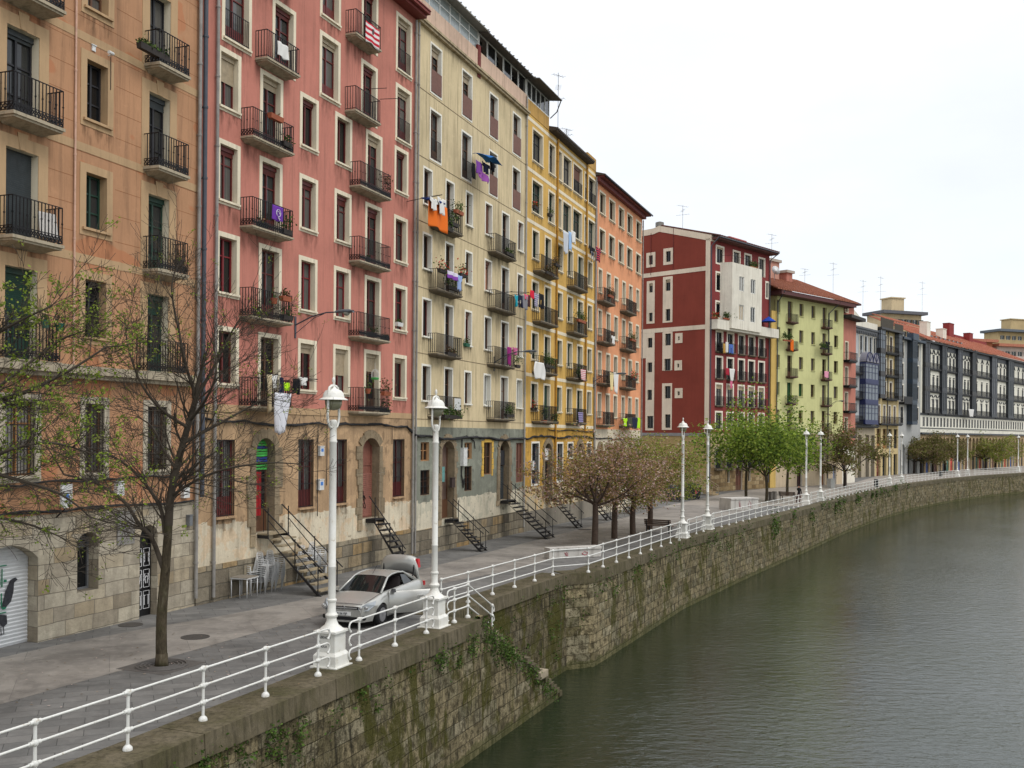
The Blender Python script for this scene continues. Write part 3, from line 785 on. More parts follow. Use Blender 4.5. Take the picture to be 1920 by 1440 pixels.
    m = MB(); m.box(0, f.L, .21, 12, H+20.2, H+20.4); m.build('roof', plain('roof_felt', (90, 86, 80), .9), f.root)
    # glazed roof terrace in two lengths
    uS = f.ux(893); wm = white_pvc
    for i, (ua, ub, hz) in enumerate(((0.3, uS-.05, 22.55), (uS+.1, f.L, 22.5))):
        m = MB(); g = MB(); n = max(3, int((ub-ua)/1.15)); y = .1
        for k in range(n+1):
            x = ua+(ub-ua)*k/n; m.box(x-.03, x+.03, y-.04, y+.04, H+21.4, H+hz)
        for z in ((21.43, 22.0, hz-.05) if i == 0 else (21.43, hz-.05)): m.box(ua, ub, y-.035, y+.035, z+H-.025, z+H+.035)
        o = m.build('glazed_terrace', wm, f.root)
        gl = plain('terrace_glass', (150, 158, 156), .15) if i == 0 else pane_dark
        for k in range(n):
            xa = ua+(ub-ua)*k/n; xb = ua+(ub-ua)*(k+1)/n
            if i == 0 or k % 2: g.quad((xa+.03, y, H+21.45), (xb-.03, y, H+21.45), (xb-.03, y, H+hz-.08), (xa+.03, y, H+hz-.08))
            else: g.quad((xa+.03, y+.3, H+21.45), (xb-.03, y+.3, H+21.45), (xb-.03, y+.3, H+hz-.08), (xa+.03, y+.3, H+hz-.08))
        g.build('glass', gl, o)
        t_ = MB(); zz = H+hz
        t_.hexa([(ua-.1,-.55,zz-.12),(ub+.1,-.55,zz-.12),(ub+.1,3.5,zz+.5),(ua-.1,3.5,zz+.5),(ua-.1,-.55,zz-.06),(ub+.1,-.55,zz-.06),(ub+.1,3.5,zz+.56),(ua-.1,3.5,zz+.56)])
        for k in range(n*2+1):
            x = ua+(ub-ua)*k/n/2; t_.bar((x, -.6, zz-.04), (x, 3.5, zz+.58), .05)
        t_.build('canopy', plain('canopy_grey', (128, 126, 118), .6) if i == 0 else plain('canopy_dark', (84, 80, 74), .7), o)
    m = MB(); m.box(uS-.3, uS+.1, -.05, .3, H+19.9, H+21.7); m.build('chimney', plain('rust_red', (110, 44, 38), .8), f.root)
    downpipe(f, f.L-.12, .0, H+21.3, .055, plain('pipe_light', (160, 156, 148), .6), .1)
    cable(f, [(0, H-.05), (f.L*.25, H-.25), (f.L*.5, H-.15), (f.L*.75, H-.3), (f.L, H-.2)], .05, 4, seed=12)
    cable(f, [(f.ux(864), H-.2), (f.ux(864), H-2.2), (f.ux(867), H-2.9), (f.ux(869), H-2.4)], .03, 2, seed=13)
    cable(f, [(f.ux(872), H-.1), (f.ux(888), H-.4), (f.ux(889), H-.8)], .03, 1, seed=14)
    return f, doors
cream_f, cream_doors = cream()

def yellow():
    f = Fac('apartment_building', 'ochre yellow apartment block with pale floor bands and a yellow drainpipe', 'apartment block', C1, Y1)
    r = random.Random(31); t = .14
    tops = [13.3, 10.0, 6.7, 3.44]; bots = [11.3, 8.02, 4.8, 1.54]
    sm = surround_cream
    for (xl, xr, door) in ((994, 1008, 0), (1018, 1031, 1), (1041, 1053, 0), (1061, 1072, 0), (1080, 1091.5, 1), (1099, 1108.5, 0)):
        for k in range(4):
            a, b = f.ux(xl)+t, f.ux(xr)-t
            zb = bots[k] if not door else [10.6, 7.35, 4.1, .9][k]
            opening(f, a, b, zb+H+(0 if door else t*.6), tops[k]+H-t, t=t, smat=sm, fmat=green_wood, pane=pick(r, [(.45, 'dark'), (.35, 'black'), (.2, 'curtain')]), kind='door' if door else 'window', sill=not door, shut=pick(r, [(.8, None), (.1, .2), (.1, .97)]), shmat=shutter_green)
            if door:
                px = (1016, 1048) if xl < 1050 else (1078, 1103)
                u0 = f.uz(px[0], 600, .6)[0]; u1 = f.uz(px[1], 600, .6)[0]
                balcony(f, u0-.15, u1-.05, zb+H, .6, slab_dark, 1.0, 2, .16)
    for k, (zt, zb) in enumerate(((19.75, 17.55), (16.5, 14.25))):
        for (xl, xr) in ((993, 1014), (1024, 1037), (1041, 1050), (1051, 1068), (1070, 1088), (1091.5, 1098), (1099, 1113)):
            a, b = f.ux(xl)+t, f.ux(xr)-t
            if b-a < .3: a -= .06; b += .06
            opening(f, a, b, zb+H+t*.6, zt+H-t, t=t, smat=sm, fmat=black_wood if k == 0 else green_wood, pane=pick(r, [(.5, 'dark'), (.3, 'mid'), (.2, 'lace')]), rail=(xl > 1069 and k == 0), shut=.45 if (xl, k) == (1070, 0) else None, shmat=shutter_brown)
    doors = []
    for (xl, xr, za, zb, dr) in ((997.5, 1010.5, -3.2, -.55, 0), (1021, 1034, -4.2, -.55, 1), (1045, 1055, -3.2, -.6, 0), (1065, 1074, -1.6, -.6, 0), (1083, 1092, -4.2, -.6, 1), (1101, 1108, -1.6, -.6, 0)):
        a, b = f.ux(xl), f.ux(xr)
        w = opening(f, a, b, za+H, zb+H, t=.12 if not dr else 0, smat=surround_white, fmat=brown_wood if dr else plain('blue_wood', (42, 52, 92), .6), pane='black' if dr else 'dark', kind='door' if dr else 'window', sill=False, depth=.3, bars=not dr)
        if dr:
            w.data = mesh_of(_lining(b-a, zb-za, .36), 'door', stone_q); stone_arch(f, w, b-a, zb-za, .4, jamb=.2, depth=.34, seed=int(xl), base=-.2); doors.append((a, b, za+H))
            if xl == 1021:
                m = MB(); m.box(.02, b-a-.02, .2, .26, 2.5, 3.3); o = m.build('shop_sign', plain('sign_white', (215, 212, 206), .6), w)
                m = MB()
                for i in range(5): m.bar((.15+.16*i, .195, 2.62+.05*(i % 2)), (.24+.16*i, .195, 2.82-.06*(i % 3)), .03, .006)
                m.build('scrawl', plain('sign_dark', (60, 60, 64), .6), w)
    zb0 = gz(77)-.5; ye = (208, 168, 92)
    shell(f, [(zb0, H-4.9, stucco('plinth_grey', (138, 130, 116), (80, 78, 70), .5), 'plinth', .05), (H-4.9, H+.45, zoned('yellow_ground_wall', [(0, (204, 192, 166)), (H-3.35, (198, 154, 72))], (96, 76, 40), .5), 'ground_floor_wall', 0), (H+.45, H+20.4, stucco('yellow_render', ye, (142, 104, 52), .5), 'wall', 0)], 12, f.holes)
    for z in (20.2, 17.0, 13.75, 10.42, 7.2, 3.95, .72):
        m = MB(); m.box(0, f.L, -.015, .0, z+H-.22, z+H); m.build('floor_band', sm, f.root)
    tile = plain('roof_tile_dark', (74, 66, 58), .9, var=.3, scale=5, bump=.4)
    ua, ub = f.ux(1024), f.ux(1097)
    m = MB(); z = H+20.4
    m.hexa([(ua,-.5,z),(ub,-.5,z),(ub,6,z),(ua,6,z),(ua,-.55,z+.1),(ub,-.55,z+.1),(ub,6,z+1.6),(ua,6,z+1.6)])
    for i in range(int((ub-ua)/.28)):
        x = ua+.14+i*.28; m.tube([(x, -.62, z+.12), (x, 6, z+1.66)], .09, 6)
    m.build('roof', tile, f.root)
    for a, b, zt in ((0, ua-.02, 21.25), (ub+.02, f.L, 21.35)):
        m = MB(); m.box(a, b, 0.001, 6, z, H+zt); m.box(a, b, -.03, 0.001, z+.0, H+zt); m.build('attic_wall', stucco('yellow_attic', (190, 150, 84), (90, 76, 50), .7), f.root)
    m = MB(); n = 5
    for k in range(n+1):
        x = ua*k/n; m.box(x-.03+.03, x+.06, -.02, .08, H+21.25, H+22.4)
    m.box(0, ua, -.02, .05, H+21.25, H+21.33); m.box(0, ua, -.02, .05, H+22.35, H+22.42)
    o = m.build('glazed_terrace', white_pvc, f.root)
    m = MB(); m.box(.03, ua-.03, .02, 3, H+21.3, H+22.35); m.build('glass', pane_mid, o)
    m = MB(); m.hexa([(-.1,-.9,H+22.3),(ua+.1,-.9,H+22.3),(ua+.1,3,H+22.8),(-.1,3,H+22.8),(-.1,-.9,H+22.36),(ua+.1,-.9,H+22.36),(ua+.1,3,H+22.9),(-.1,3,H+22.9)]); m.tube([(ua, -.85, H+22.3), (ua+.05, -.55, H+21.6), (ua, -.1, H+21.2)], .04, 6); m.build('canopy', plain('canopy_dark', (84, 80, 74), .7), o)
    yp = plain('pipe_yellow', (178, 130, 40), .6)
    downpipe(f, f.ux(1039.5), H-4, H+20.3, .07, yp, .1); downpipe(f, f.ux(1095), H+.3, H+20.3, .07, yp, .1)
    downpipe(f, f.L-.1, -.3, H+20, .05, pipe_grey, .1)
    cable(f, [(0, H-.25), (f.L*.2, H-.05), (f.L*.45, H-.2), (f.L*.7, H-.05), (f.L, H-.2)], .05, 3, seed=15); cable(f, [(f.L*.3, H+.35), (f.L-.3, H+.3), (f.L-.1, H-.2)], .03, 2, seed=16)
    return f, doors
yellow_f, yellow_doors = yellow()

def coral():
    f = Fac('apartment_building', 'coral orange apartment block with cream surrounds, last of the near row', 'apartment block', Y1, S1)
    r = random.Random(41); t = .15
    tops = [13.2, 9.97, 6.68, 3.42]; bots = [11.2, 7.9, 4.75, 1.42]
    for (xl, xr, door) in ((1119, 1127, 0), (1134.5, 1143, 1), (1149, 1157, 0), (1164, 1171, 0), (1176.5, 1184, 1), (1190, 1196.5, 0)):
        for k in range(4):
            a, b = f.ux(xl)+t, f.ux(xr)-t
            zb = bots[k] if not door else [10.55, 7.35, 4.1, .85][k]
            opening(f, a, b, zb+H+(0 if door else .09), tops[k]+H-t, t=t, fmat=brown_wood, pane=pick(r, [(.45, 'dark'), (.35, 'black'), (.2, 'curtain')]), kind='door' if door else 'window', sill=not door, shut=pick(r, [(.8, None), (.2, .3)]), shmat=shutter_brown)
            if door:
                px = (1134, 1155) if xl < 1150 else (1176, 1195); u0 = f.uz(px[0], 600, .6)[0]; u1 = f.uz(px[1], 600, .6)[0]
                balcony(f, u0-.2, u1-.1, zb+H, .6, slab_dark, 1.0, 2, .16)
    for k, (zt, zb) in enumerate(((19.3, 17.45), (16.4, 14.5))):
        for (xl, xr) in ((1120, 1132), (1138, 1150), (1156, 1167), (1172, 1183), (1189, 1199)):
            a, b = f.ux(xl)+t, f.ux(xr)-t
            opening(f, a, b, zb+H+.09, zt+H-t, t=t, fmat=brown_wood, pane=pick(r, [(.5, 'dark'), (.3, 'mid'), (.2, 'lace')]))
    doors = []
    for (xl, xr, za, zb, dr) in ((1122, 1129, -3.2, -.8, 0), (1136, 1144, -4.2, -.8, 1), (1151, 1158, -3.2, -.8, 0), (1164, 1170, -3.2, -.8, 0), (1177, 1184, -4.2, -.8, 1), (1189, 1195, -3.2, -.8, 0)):
        a, b = f.ux(xl), f.ux(xr); w = opening(f, a, b, za+H, zb+H, t=0, fmat=brown_wood, pane='black', kind='door' if dr else 'window', sill=False, depth=.3)
        w.data = mesh_of(_lining(b-a, zb-za, .36), 'door' if dr else 'window', stone_q); stone_arch(f, w, b-a, zb-za, .42, jamb=.2, depth=.34, seed=int(xl))
        if dr: doors.append((a, b, za+H))
    shell(f, [(gz(90)-.5, H+.5, stucco('coral_ground', (208, 196, 172), (110, 100, 84), .5), 'ground_floor_wall', 0), (H+.5, H+20.0, stucco('coral_render', (222, 154, 112), (166, 112, 84), .4), 'wall', 0)], 12, f.holes)
    m = MB(); z = H+20.0
    m.box(-.0, f.L+.5, -.7, 12, z, z+.12); m.box(0, f.L+.1, -.35, 0, z-.3, z); m.build('eave', plain('eave_maroon', (112, 52, 50), .7), f.root)
    m = MB(); m.hexa([(-.1,-.8,z+.12),(f.L+.5,-.8,z+.12),(f.L+.5,13,z+.12),(-.1,13,z+.12),(-.1,-.8,z+.2),(f.L+.5,-.8,z+.2),(f.L+.5,6,z+2.0),(-.1,6,z+2.0)]); m.build('roof', plain('roof_tile_dark', (74, 66, 58), .9, var=.3, scale=5, bump=.4), f.root)
    m = MB(); m.tube([(0, -.82, z+.08), (f.L+.55, -.82, z+.08)], .07, 8); m.build('gutter', pipe_dark, f.root, smooth=True)
    downpipe(f, .05, .0, H+19.6, .055, pipe_grey, .1); downpipe(f, f.L-.02, -.4, H+19.6, .055, pipe_grey, .1)
    cable(f, [(0, H-.2), (f.L*.5, H-.3), (f.L, H-.3)], .04, 2, seed=17)
    return f, doors
coral_f, coral_doors = coral()
# ------------------------------------------------------------------ the bend of the street: red, green and the older blocks beyond
RC = (22.30, 113.70); RG = (31.60, 123.80); GR = (45.10, 136.80)
red_front_m = stucco('red_front', (132, 60, 58), (98, 44, 42), .3); red_side_m = stucco('red_side', (128, 60, 48), (104, 48, 38), .3)
cream_far = stucco('cream_far', (232, 222, 204), amount=.15); white_far = stucco('white_far', (222, 216, 200), (150, 140, 120), .4)
tile_o = plain('tile_orange', (170, 108, 84), .85, var=.3, scale=3, bump=.4); tile_b = plain('tile_brown', (146, 92, 68), .85, var=.3, scale=3, bump=.4)
def tiled(m, a, b, y0, z0, y1, z1, n=None, th=.12):
    """a pitched plane with rows of tile ridges"""
    m.hexa([(a,y0,z0),(b,y0,z0),(b,y1,z1),(a,y1,z1),(a,y0,z0+th),(b,y0,z0+th),(b,y1,z1+th),(a,y1,z1+th)])
    n = n or int((b-a)/.5)
    for i in range(n+1):
        x = a+(b-a)*i/n; m.bar((x, y0-.05, z0+th), (x, y1, z1+th+.03), .14, .1)
def red():
    f = Fac('corner_building', 'dark red corner apartment block with white oriel and blank gable wall', 'apartment block', RC, RG)
    t = .2; sm = cream_far
    def row(cols, yt, yb, door=False, **k):
        for (xl, xr) in cols:
            a, b = f.ux(xl)+t, f.ux(xr)-t
            z1 = f.uz(cols[0][0], yt)[1]-t; z0 = f.uz(cols[0][0], yb)[1]+(0 if door else t)
            kk = dict(t=t, smat=sm, fmat=black_wood, pane='dark', depth=.22, kind='door' if door else 'window', sill=False); kk.update(k)
            opening(f, a, b, z0, z1, **kk)
    low = ((1340, 1354.5), (1361, 1375), (1382, 1395.5), (1401, 1414.5), (1420, 1433))
    for i, (yt, yb) in enumerate(((618.5, 658), (666, 709), (717, 760))):
        row(low, yt, yb, True, pane=('dark', 'black', 'lace')[i], shut=(None, None, .2)[i])
        z0 = f.uz(1340, yb)[1]
        for (xl, xr) in low: balcony(f, f.ux(xl)-.05, f.ux(xr)+.05, z0, .3, slab_dark, 1.05, 2, .14)
    row(low, 770, 806, True, pane='mid')
    row(low, 839, 878, True, pane='mid', smat=surround_stone); z0 = f.uz(1340, 880)[1]
    for (xl, xr) in low[:4]: balcony(f, f.ux(xl)-.05, f.ux(xr)+.05, z0, .4, slab_dark, 1.0, 2, .14)
    for (yt, yb) in ((457.5, 494), (507, 546), (562, 597)): row(((1339, 1355),), yt, yb, shut=.1)
    zt = f.uz(1371, 467)[1]
    for (xl, xr) in ((1371, 1385.6), (1392.5, 1406.7), (1419, 1432)):
        a, b = f.ux(xl)+t, f.ux(xr)-t; opening(f, a, b, zt-2.35, zt-t, t=t, smat=sm, fmat=black_wood, depth=.22, kind='door', sill=False, pane='lace')
    row(((1432.5, 1439.5),), 526, 560, pane='dark')
    zc = f.uz(1333, 446)[1]; f.zc = zc
    # door and slits of the stone base
    d = opening(f, f.ux(1380), f.ux(1392.5), gz(115)-.1, gz(115)+2.75, t=0, fmat=brown_wood, pane=plain('door_brown', (96, 58, 44), .6), kind='door', sill=False, depth=.25, smat=cream_far)
    for x in (1364.5, 1403.5): opening(f, f.ux(x), f.ux(x+4.5), gz(115)+1.0, gz(115)+2.5, t=0, fmat=black_wood, pane='black', sill=False, depth=.25, smat=cream_far)
    zs = f.uz(1333, 812)[1]
    shell(f, [(gz(115)-.5, zs-2.9, masonry('red_base_stone', [(120, 98, 68), (158, 134, 96), (178, 158, 122)], (120, 106, 84), .9, .45, dark=.3), 'plinth', 0), (zs-2.9, zs, stucco('base_beige', (190, 168, 132), amount=.3), 'ground_floor_wall', 0), (zs, zc, red_front_m, 'wall', 0)], 15, f.holes, u0=.0, u1=f.L, side0=.92)
    # eave and roof
    m = MB(); z = zc; m.box(.35, f.L+.4, -1.0, 1, z-.15, z+.1); tiled(m, .3, f.L+.45, -1.1, z+.1, 7, z+2.3); m.build('roof', plain('roof_dark_red', (96, 62, 56), .85, var=.3, scale=3), f.root)
    m = MB(); m.tube([(.3, -1.1, z+.05), (f.L+.4, -1.1, z+.05)], .08, 8); m.tube([(.25, -1.0, z), (.05, -.15, z-.9), (.05, -.15, gz(115))], .07, 8); m.tube([(f.L+.3, -1.05, z), (f.L-.1, -.15, z-.8), (f.L-.1, -.15, zs-6)], .07, 8); m.build('gutter', pipe_dark, f.root, smooth=.8)
    m = MB(); ua, ub = f.uz(1367, 455, -3)[0], f.uz(1398, 455, -3)[0]; zk = f.uz(1375, 447, -3)[1]; m.box(ua, ub, 3.0, 5, z+.6, zk); m.box(ua-.1, ub+.1, 2.9, 5.1, zk, zk+.12); m.build('chimney', plain('chimney_pink', (178, 96, 90), .8, var=.25, scale=2), f.root)
    m = MB(); m.box(f.ux(1415), f.L-.3, 3.0, 4.5, z+.8, z+1.9); m.build('parapet', plain('chimney_pink', (178, 96, 90), .8), f.root)
    # white oriel on a long balcony with a solid parapet
    D = 1.25; zb = f.uz(1333, 614, 1.0)[1]; zp = f.uz(1333, 596, 1.0)[1]; u0, u1 = .05, f.L+.7
    ob = MB(); wm = white_far
    ob.box(.05, u1, -1.0, .0, zb, zb+.3)
    for (a, b, c, d_) in ((.05, u1, -1.0, -.86),): ob.box(a, b, c, d_, zb+.3, zp)
    ob.box(.05, .19, -.86, 0, zb+.3, zp); ob.box(u1-.14, u1, -.86, .9, zb+.3, zp)
    o = ob.build('balcony', wm, f.root)
    ua = f.uz(1372, 600, D)[0]; ub = f.uz(1428, 600, D)[0]; zt2 = f.uz(1372, 491, D)[1]
    hl = []
    for (xl, xr) in ((1386, 1395), (1407.5, 1416)):
        for (yt, yb) in ((518, 545), (571, 600)):
            a = f.uz(xl, 560, D)[0]; b = f.uz(xr, 560, D)[0]; hl.append((a, f.uz(1386, yb, D)[1], b, f.uz(1386, yt, D)[1]))
    m = MB()
    for a, b, za, zb2 in strips(ua, ub, zp-.8, zt2, hl): m.quad((a, -D, za), (b, -D, za), (b, -D, zb2), (a, -D, zb2))
    e = .55
    m.quad((ua-e, 0, zp-.8), (ua, -D, zp-.8), (ua, -D, zt2), (ua-e, 0, zt2)); m.quad((ub, -D, zp-.8), (ub+.1, 0, zp-.8), (ub+.1, 0, zt2), (ub, -D, zt2)); m.add([(ua-e, 0, zt2), (ua, -D, zt2), (ub, -D, zt2), (ub+.1, 0, zt2)], [(0, 1, 2, 3)])
    m.add([(ua-e, 0, zp-.8), (ua, -D, zp-.8), (ub, -D, zp-.8), (ub+.1, 0, zp-.8)], [(3, 2, 1, 0)])
    orl = m.build('oriel', wm, f.root)
    for i, h in enumerate(hl):
        g = MB(); y = -D+.12; g.quad((h[0], y, h[1]), (h[2], y, h[1]), (h[2], y, h[3]), (h[0], y, h[3])); w = g.build('window', [PANES['curtain'], shutter_cream, PANES['lace'], PANES['dark']][i], orl)
        g = MB()
        for a, b, c, d_ in ((h[0], h[1], h[0]+.08, h[3]), (h[2]-.08, h[1], h[2], h[3]), (h[0], h[3]-.08, h[2], h[3]), (h[0], h[1], h[2], h[1]+.08), ((h[0]+h[2])/2-.04, h[1], (h[0]+h[2])/2+.04, h[3])): g.box(a, b, y-.04, y+.0, c if 0 else b*0+c if 0 else 0, 0) if 0 else g.box(a, c, y-.05, y-.005, b, d_)
        for s_ in ((h[0], h[0]), (h[2], h[2])): g.quad((s_[0], -D, h[1]), (s_[0], y, h[1]), (s_[0], y, h[3]), (s_[0], -D, h[3]))
        g.build('frame', white_pvc, orl)
    m = MB(); m.tube([(ua-.5, -.1, zt2+.8), (ua, -D+.08, zt2+.8), (ub, -D+.08, zt2+.8), (ub, -.1, zt2+.8)], .02, 5)
    n = 30
    for i in range(n): x = ua+(ub-ua)*i/n; m.box(x-.008, x+.008, -D+.07, -D+.09, zt2, zt2+.8)
    m.build('railing', iron, orl)
    # gable wall to the left of the corner
    back = Vector((RC[0], RC[1])) + Vector((-.735, .677))*13
    g = Fac('gable_wall', 'x y z w tmp', 'wall', (back.x, back.y), RC)
    r_ = g.root
    def U(px): return g.ux(px)
    bands = MB(); L = g.L
    ztop = lambda u: None
    beige = stucco('gable_beige', (216, 200, 178), amount=.15)
    z1 = g.uz(1325, 503)[1]; z2 = g.uz(1325, 612.5)[1]; z3 = g.uz(1325, 812)[1]
    wins = []
    for (x0, y0, x1, y1, rf) in ((1214, 480, 1221.5, 497, 0), (1246, 472, 1255, 492, 0), (1215, 532, 1222, 549, 1), (1215, 587, 1222, 603, 1), (1246, 525, 1255, 546, 1), (1246.5, 580, 1255, 602, 1), (1213.5, 634, 1222, 652, 1), (1213.5, 680, 1222, 698, 1), (1213.5, 731, 1222, 750, 1), (1213.5, 780, 1225, 803, 1), (1246, 626, 1256.5, 648, 1), (1245, 673, 1256.5, 695, 1), (1246, 724, 1257, 747, 1), (1247, 777, 1257, 802, 1), (1270, 631, 1273, 638, 2), (1269, 682, 1272.5, 689, 2), (1270, 734, 1274, 741, 2)):
        a, b = U(x0), U(x1); zb_ = g.uz(x0, y1)[1]; zt_ = g.uz(x0, y0)[1]
        opening(g, a, b, zb_, zt_, t=.35 if rf == 0 else (.38 if rf == 2 else .02), smat=beige, fmat=black_wood, pane=('mid' if x0 == 1214 else 'dark'), depth=.2, sill=False, shut=.25 if y0 in (532, 525) else None, proud=.05, frame_w=.08)
    zr = g.uz(1332, 440)[1]; zl = g.uz(1233, 424)[1]; ul = U(1233); zf = g.uz(1206, 433)[1]
    shell(g, [(gz(115)-.5, z3-.35, stucco('gable_base', (166, 142, 98), (110, 92, 62), .4), 'ground_floor_wall', 0), (z3-.35, z3, plain('ledge_grey', (128, 126, 124), .8), 'ledge', .1), (z3, zr-.6, red_side_m, 'wall', 0)], .9, g.holes, u1=L-.02)
    m = MB(); m.prism([(0, zr-.6), (L-.02, zr-.6), (L-.02, zr-.55), (ul, zl-.7), (U(1222), zf-.6), (0, zf-.6)], 0, .9); m.build('gable_top', red_side_m, r_)
    m = MB()
    def capseg(a, za, b, zb_): m.prism([(a, za-.7), (b, zb_-.7), (b, zb_), (a, za)], -.05, 1.0)
    capseg(ul, zl, L+.02, zr); capseg(U(1222), zf+.1, ul, zl); capseg(0, zf, U(1222), zf+.1); m.box(L-.55, L+.03, -.05, -.001, z3, zr-.4)
    m.box(0, L-.55, -.045, -.001, z1-.25, z1+.25); m.box(0, L-.55, -.045, -.001, z2-.25, z2+.25)
    H2 = g.holes
    for (x0, x1, ya, yb) in ((1210.6, 1225.5, 528, 607.6), (1241, 1259, 520, 605.6), (1210, 1226, 620, 807), (1241, 1259.5, 617, 695), (1241, 1259.5, 719, 806)):
        for a, b, za, zb_ in strips(U(x0), U(x1), g.uz(x0, yb)[1], min(g.uz(x0, ya)[1], z2-.26 if ya > 610 else 99), H2): m.box(a, b, -.04, -.001, za, zb_)
    for a, b, za, zb_ in strips(0, U(1210.5), z2-3.2, z2-.26, H2): m.box(a, b, -.04, -.001, za, zb_)
    m.build('facade_band', beige, r_)
    m = MB(); m.lathe([(.5, 0), (.5, .5), (.15, .62)], 10, (U(1229), .5, zl)); m.build('vent', plain('vent_grey', (120, 118, 112), .8), r_)
    m = MB(); m.tube([(U(1218), -.06, zl-.7), (U(1218), -.06, z1)], .03, 6); m.tube([(U(1259.8), -.06, zl-.5), (U(1259.8), -.06, z1+.3)], .03, 6); m.build('pipe', plain('pipe_red', (96, 34, 32), .6), r_)
    Mg = Matrix.Translation(r_.location) @ Matrix.Rotation(r_.rotation_euler.z, 4, 'Z'); Mf = Matrix.Translation(f.root.location) @ Matrix.Rotation(f.root.rotation_euler.z, 4, 'Z')
    for ch in list(r_.children):
        ml = ch.matrix_basis.copy(); ch.parent = f.root; ch.matrix_basis = Mf.inverted() @ Mg @ ml
    bpy.data.objects.remove(r_); LABELS.discard('x y z w tmp')
    f.g = g; return f
red_f = red()

def green():
    f = Fac('apartment_building', 'pale green apartment block with orange tiled roof and dark red eave', 'apartment block', (RG[0]+.9, RG[1]+1.2), GR)
    # yellow party strip
    ys = f.ux(1455)
    cols = [(1453+1.5, 1461), (1475, 1484), (1497, 1504.7), (1519.5, 1526.7), (1540.5, 1548), (1562.5, 1570)]
    rows = [(561, 583.4), (609.6, 632.6), (661, 686.7), (716, 741), (771, 797)]
    x0 = cols[0][0]
    zz = [(f.uz(x0, a)[1], f.uz(x0, b)[1]) for a, b in rows]
    p = (zz[0][0]-zz[3][0])/3
    zz = [(zz[0][0]-p*k, zz[0][0]-p*k-1.62) for k in range(5)]
    r = random.Random(5)
    for k, (zt, zb) in enumerate(zz):
        for i, (a, b) in enumerate(cols):
            door = i in (1, 4); ua, ub = f.ux(a), f.ux(b)
            fm = plain('shutter_bottle', (20, 70, 34), .6) if k == 3 and i < 3 else brown_wood
            opening(f, ua, ub, zb-(1.0 if door else 0), zt+(.05 if door else 0), t=0, smat=green_far, fmat=fm, pane=fm if (k == 3 and i < 3) else pick(r, [(.5, 'dark'), (.5, 'lace')]), kind='door' if door else 'window', sill=not door, depth=.3)
            if door: mid = (ua+ub)/2; balcony(f, mid-.95, mid+.95, zb-1.0, .7, plain('balcony_brown', (88, 60, 52), .8), 1.0, 2, .2)
    zs = f.uz(x0, 812)[1]; zb0 = gz(130)
    for (a, b, za, zb_) in ((1517, 1526, 1.3, 5.0), (1540, 1548, 1.3, 5.0), (1562, 1570, 1.3, 5.0), (1475, 1484, 1.3, 5.0), (1495, 1504, 1.3, 5.0)): opening(f, f.ux(a), f.ux(b), zb0+3.2, zs-.7, t=0, smat=cream_far, fmat=brown_wood, pane='dark', sill=False, depth=.35)
    for (a, b, c, h) in ((1495, 1504.7, (54, 24, 24), 2.6), (1540, 1547, (134, 84, 40), 2.6), (1562, 1568.5, (130, 140, 160), 2.6)):
        pm = plain('door_%d' % a, c, .6); opening(f, f.ux(a), f.ux(b), zb0, zb0+h, t=0, smat=cream_far, fmat=pm, pane=pm, kind='door', sill=False, depth=.3)
    opening(f, f.ux(1511), f.ux(1517), zb0+1.7, zb0+2.4, t=.06, fmat=grey_metal, pane='dark', sill=False, mull=False)
    zc = f.uz(x0, 553)[1]
    shell(f, [(zb0-.5, zb0+2.95, stucco('green_plinth', (196, 178, 150), (130, 112, 90), .4), 'plinth', 0), (zb0+2.95, zs, masonry('green_base', [(150, 130, 98), (180, 162, 128), (190, 172, 140)], (130, 116, 92), 1.0, .5, dark=.25), 'ground_floor_wall', 0), (zs, zc, green_far, 'wall', 0)], 14, f.holes, u0=ys)
    shell(f, [(zb0-.5, zc-2, stucco('strip_yellow', (204, 172, 100), amount=.3), 'party_strip', 0)], 13, [], u0=-.5, u1=ys-.01)
    m = MB(); e = 1.35; m.box(ys-1.1, f.L+1.0, -e, .4, zc-.05, zc+.45); m.build('eave', plain('eave_brown', (88, 52, 50), .75), f.root)
    m = MB(); tiled(m, ys-2.2, f.L+1.2, -e-.1, zc+.47, 8, zc+4.6, 34); m.build('roof', tile_b, f.root)
    m = MB(); m.tube([(ys-.6, -e-.1, zc+.3), (ys-.1, -.2, zc-.9), (ys-.1, -.12, zs)], .07, 6); m.tube([(f.ux(1556), -e, zc+.2), (f.ux(1551), -.12, zc-1.2), (f.ux(1551), -.12, zb0)], .08, 6); m.build('drainpipe', pipe_dark, f.root, smooth=.8)
    return f
green_far = stucco('green_render', (202, 200, 142), (160, 156, 104), .3)
green_f = green()

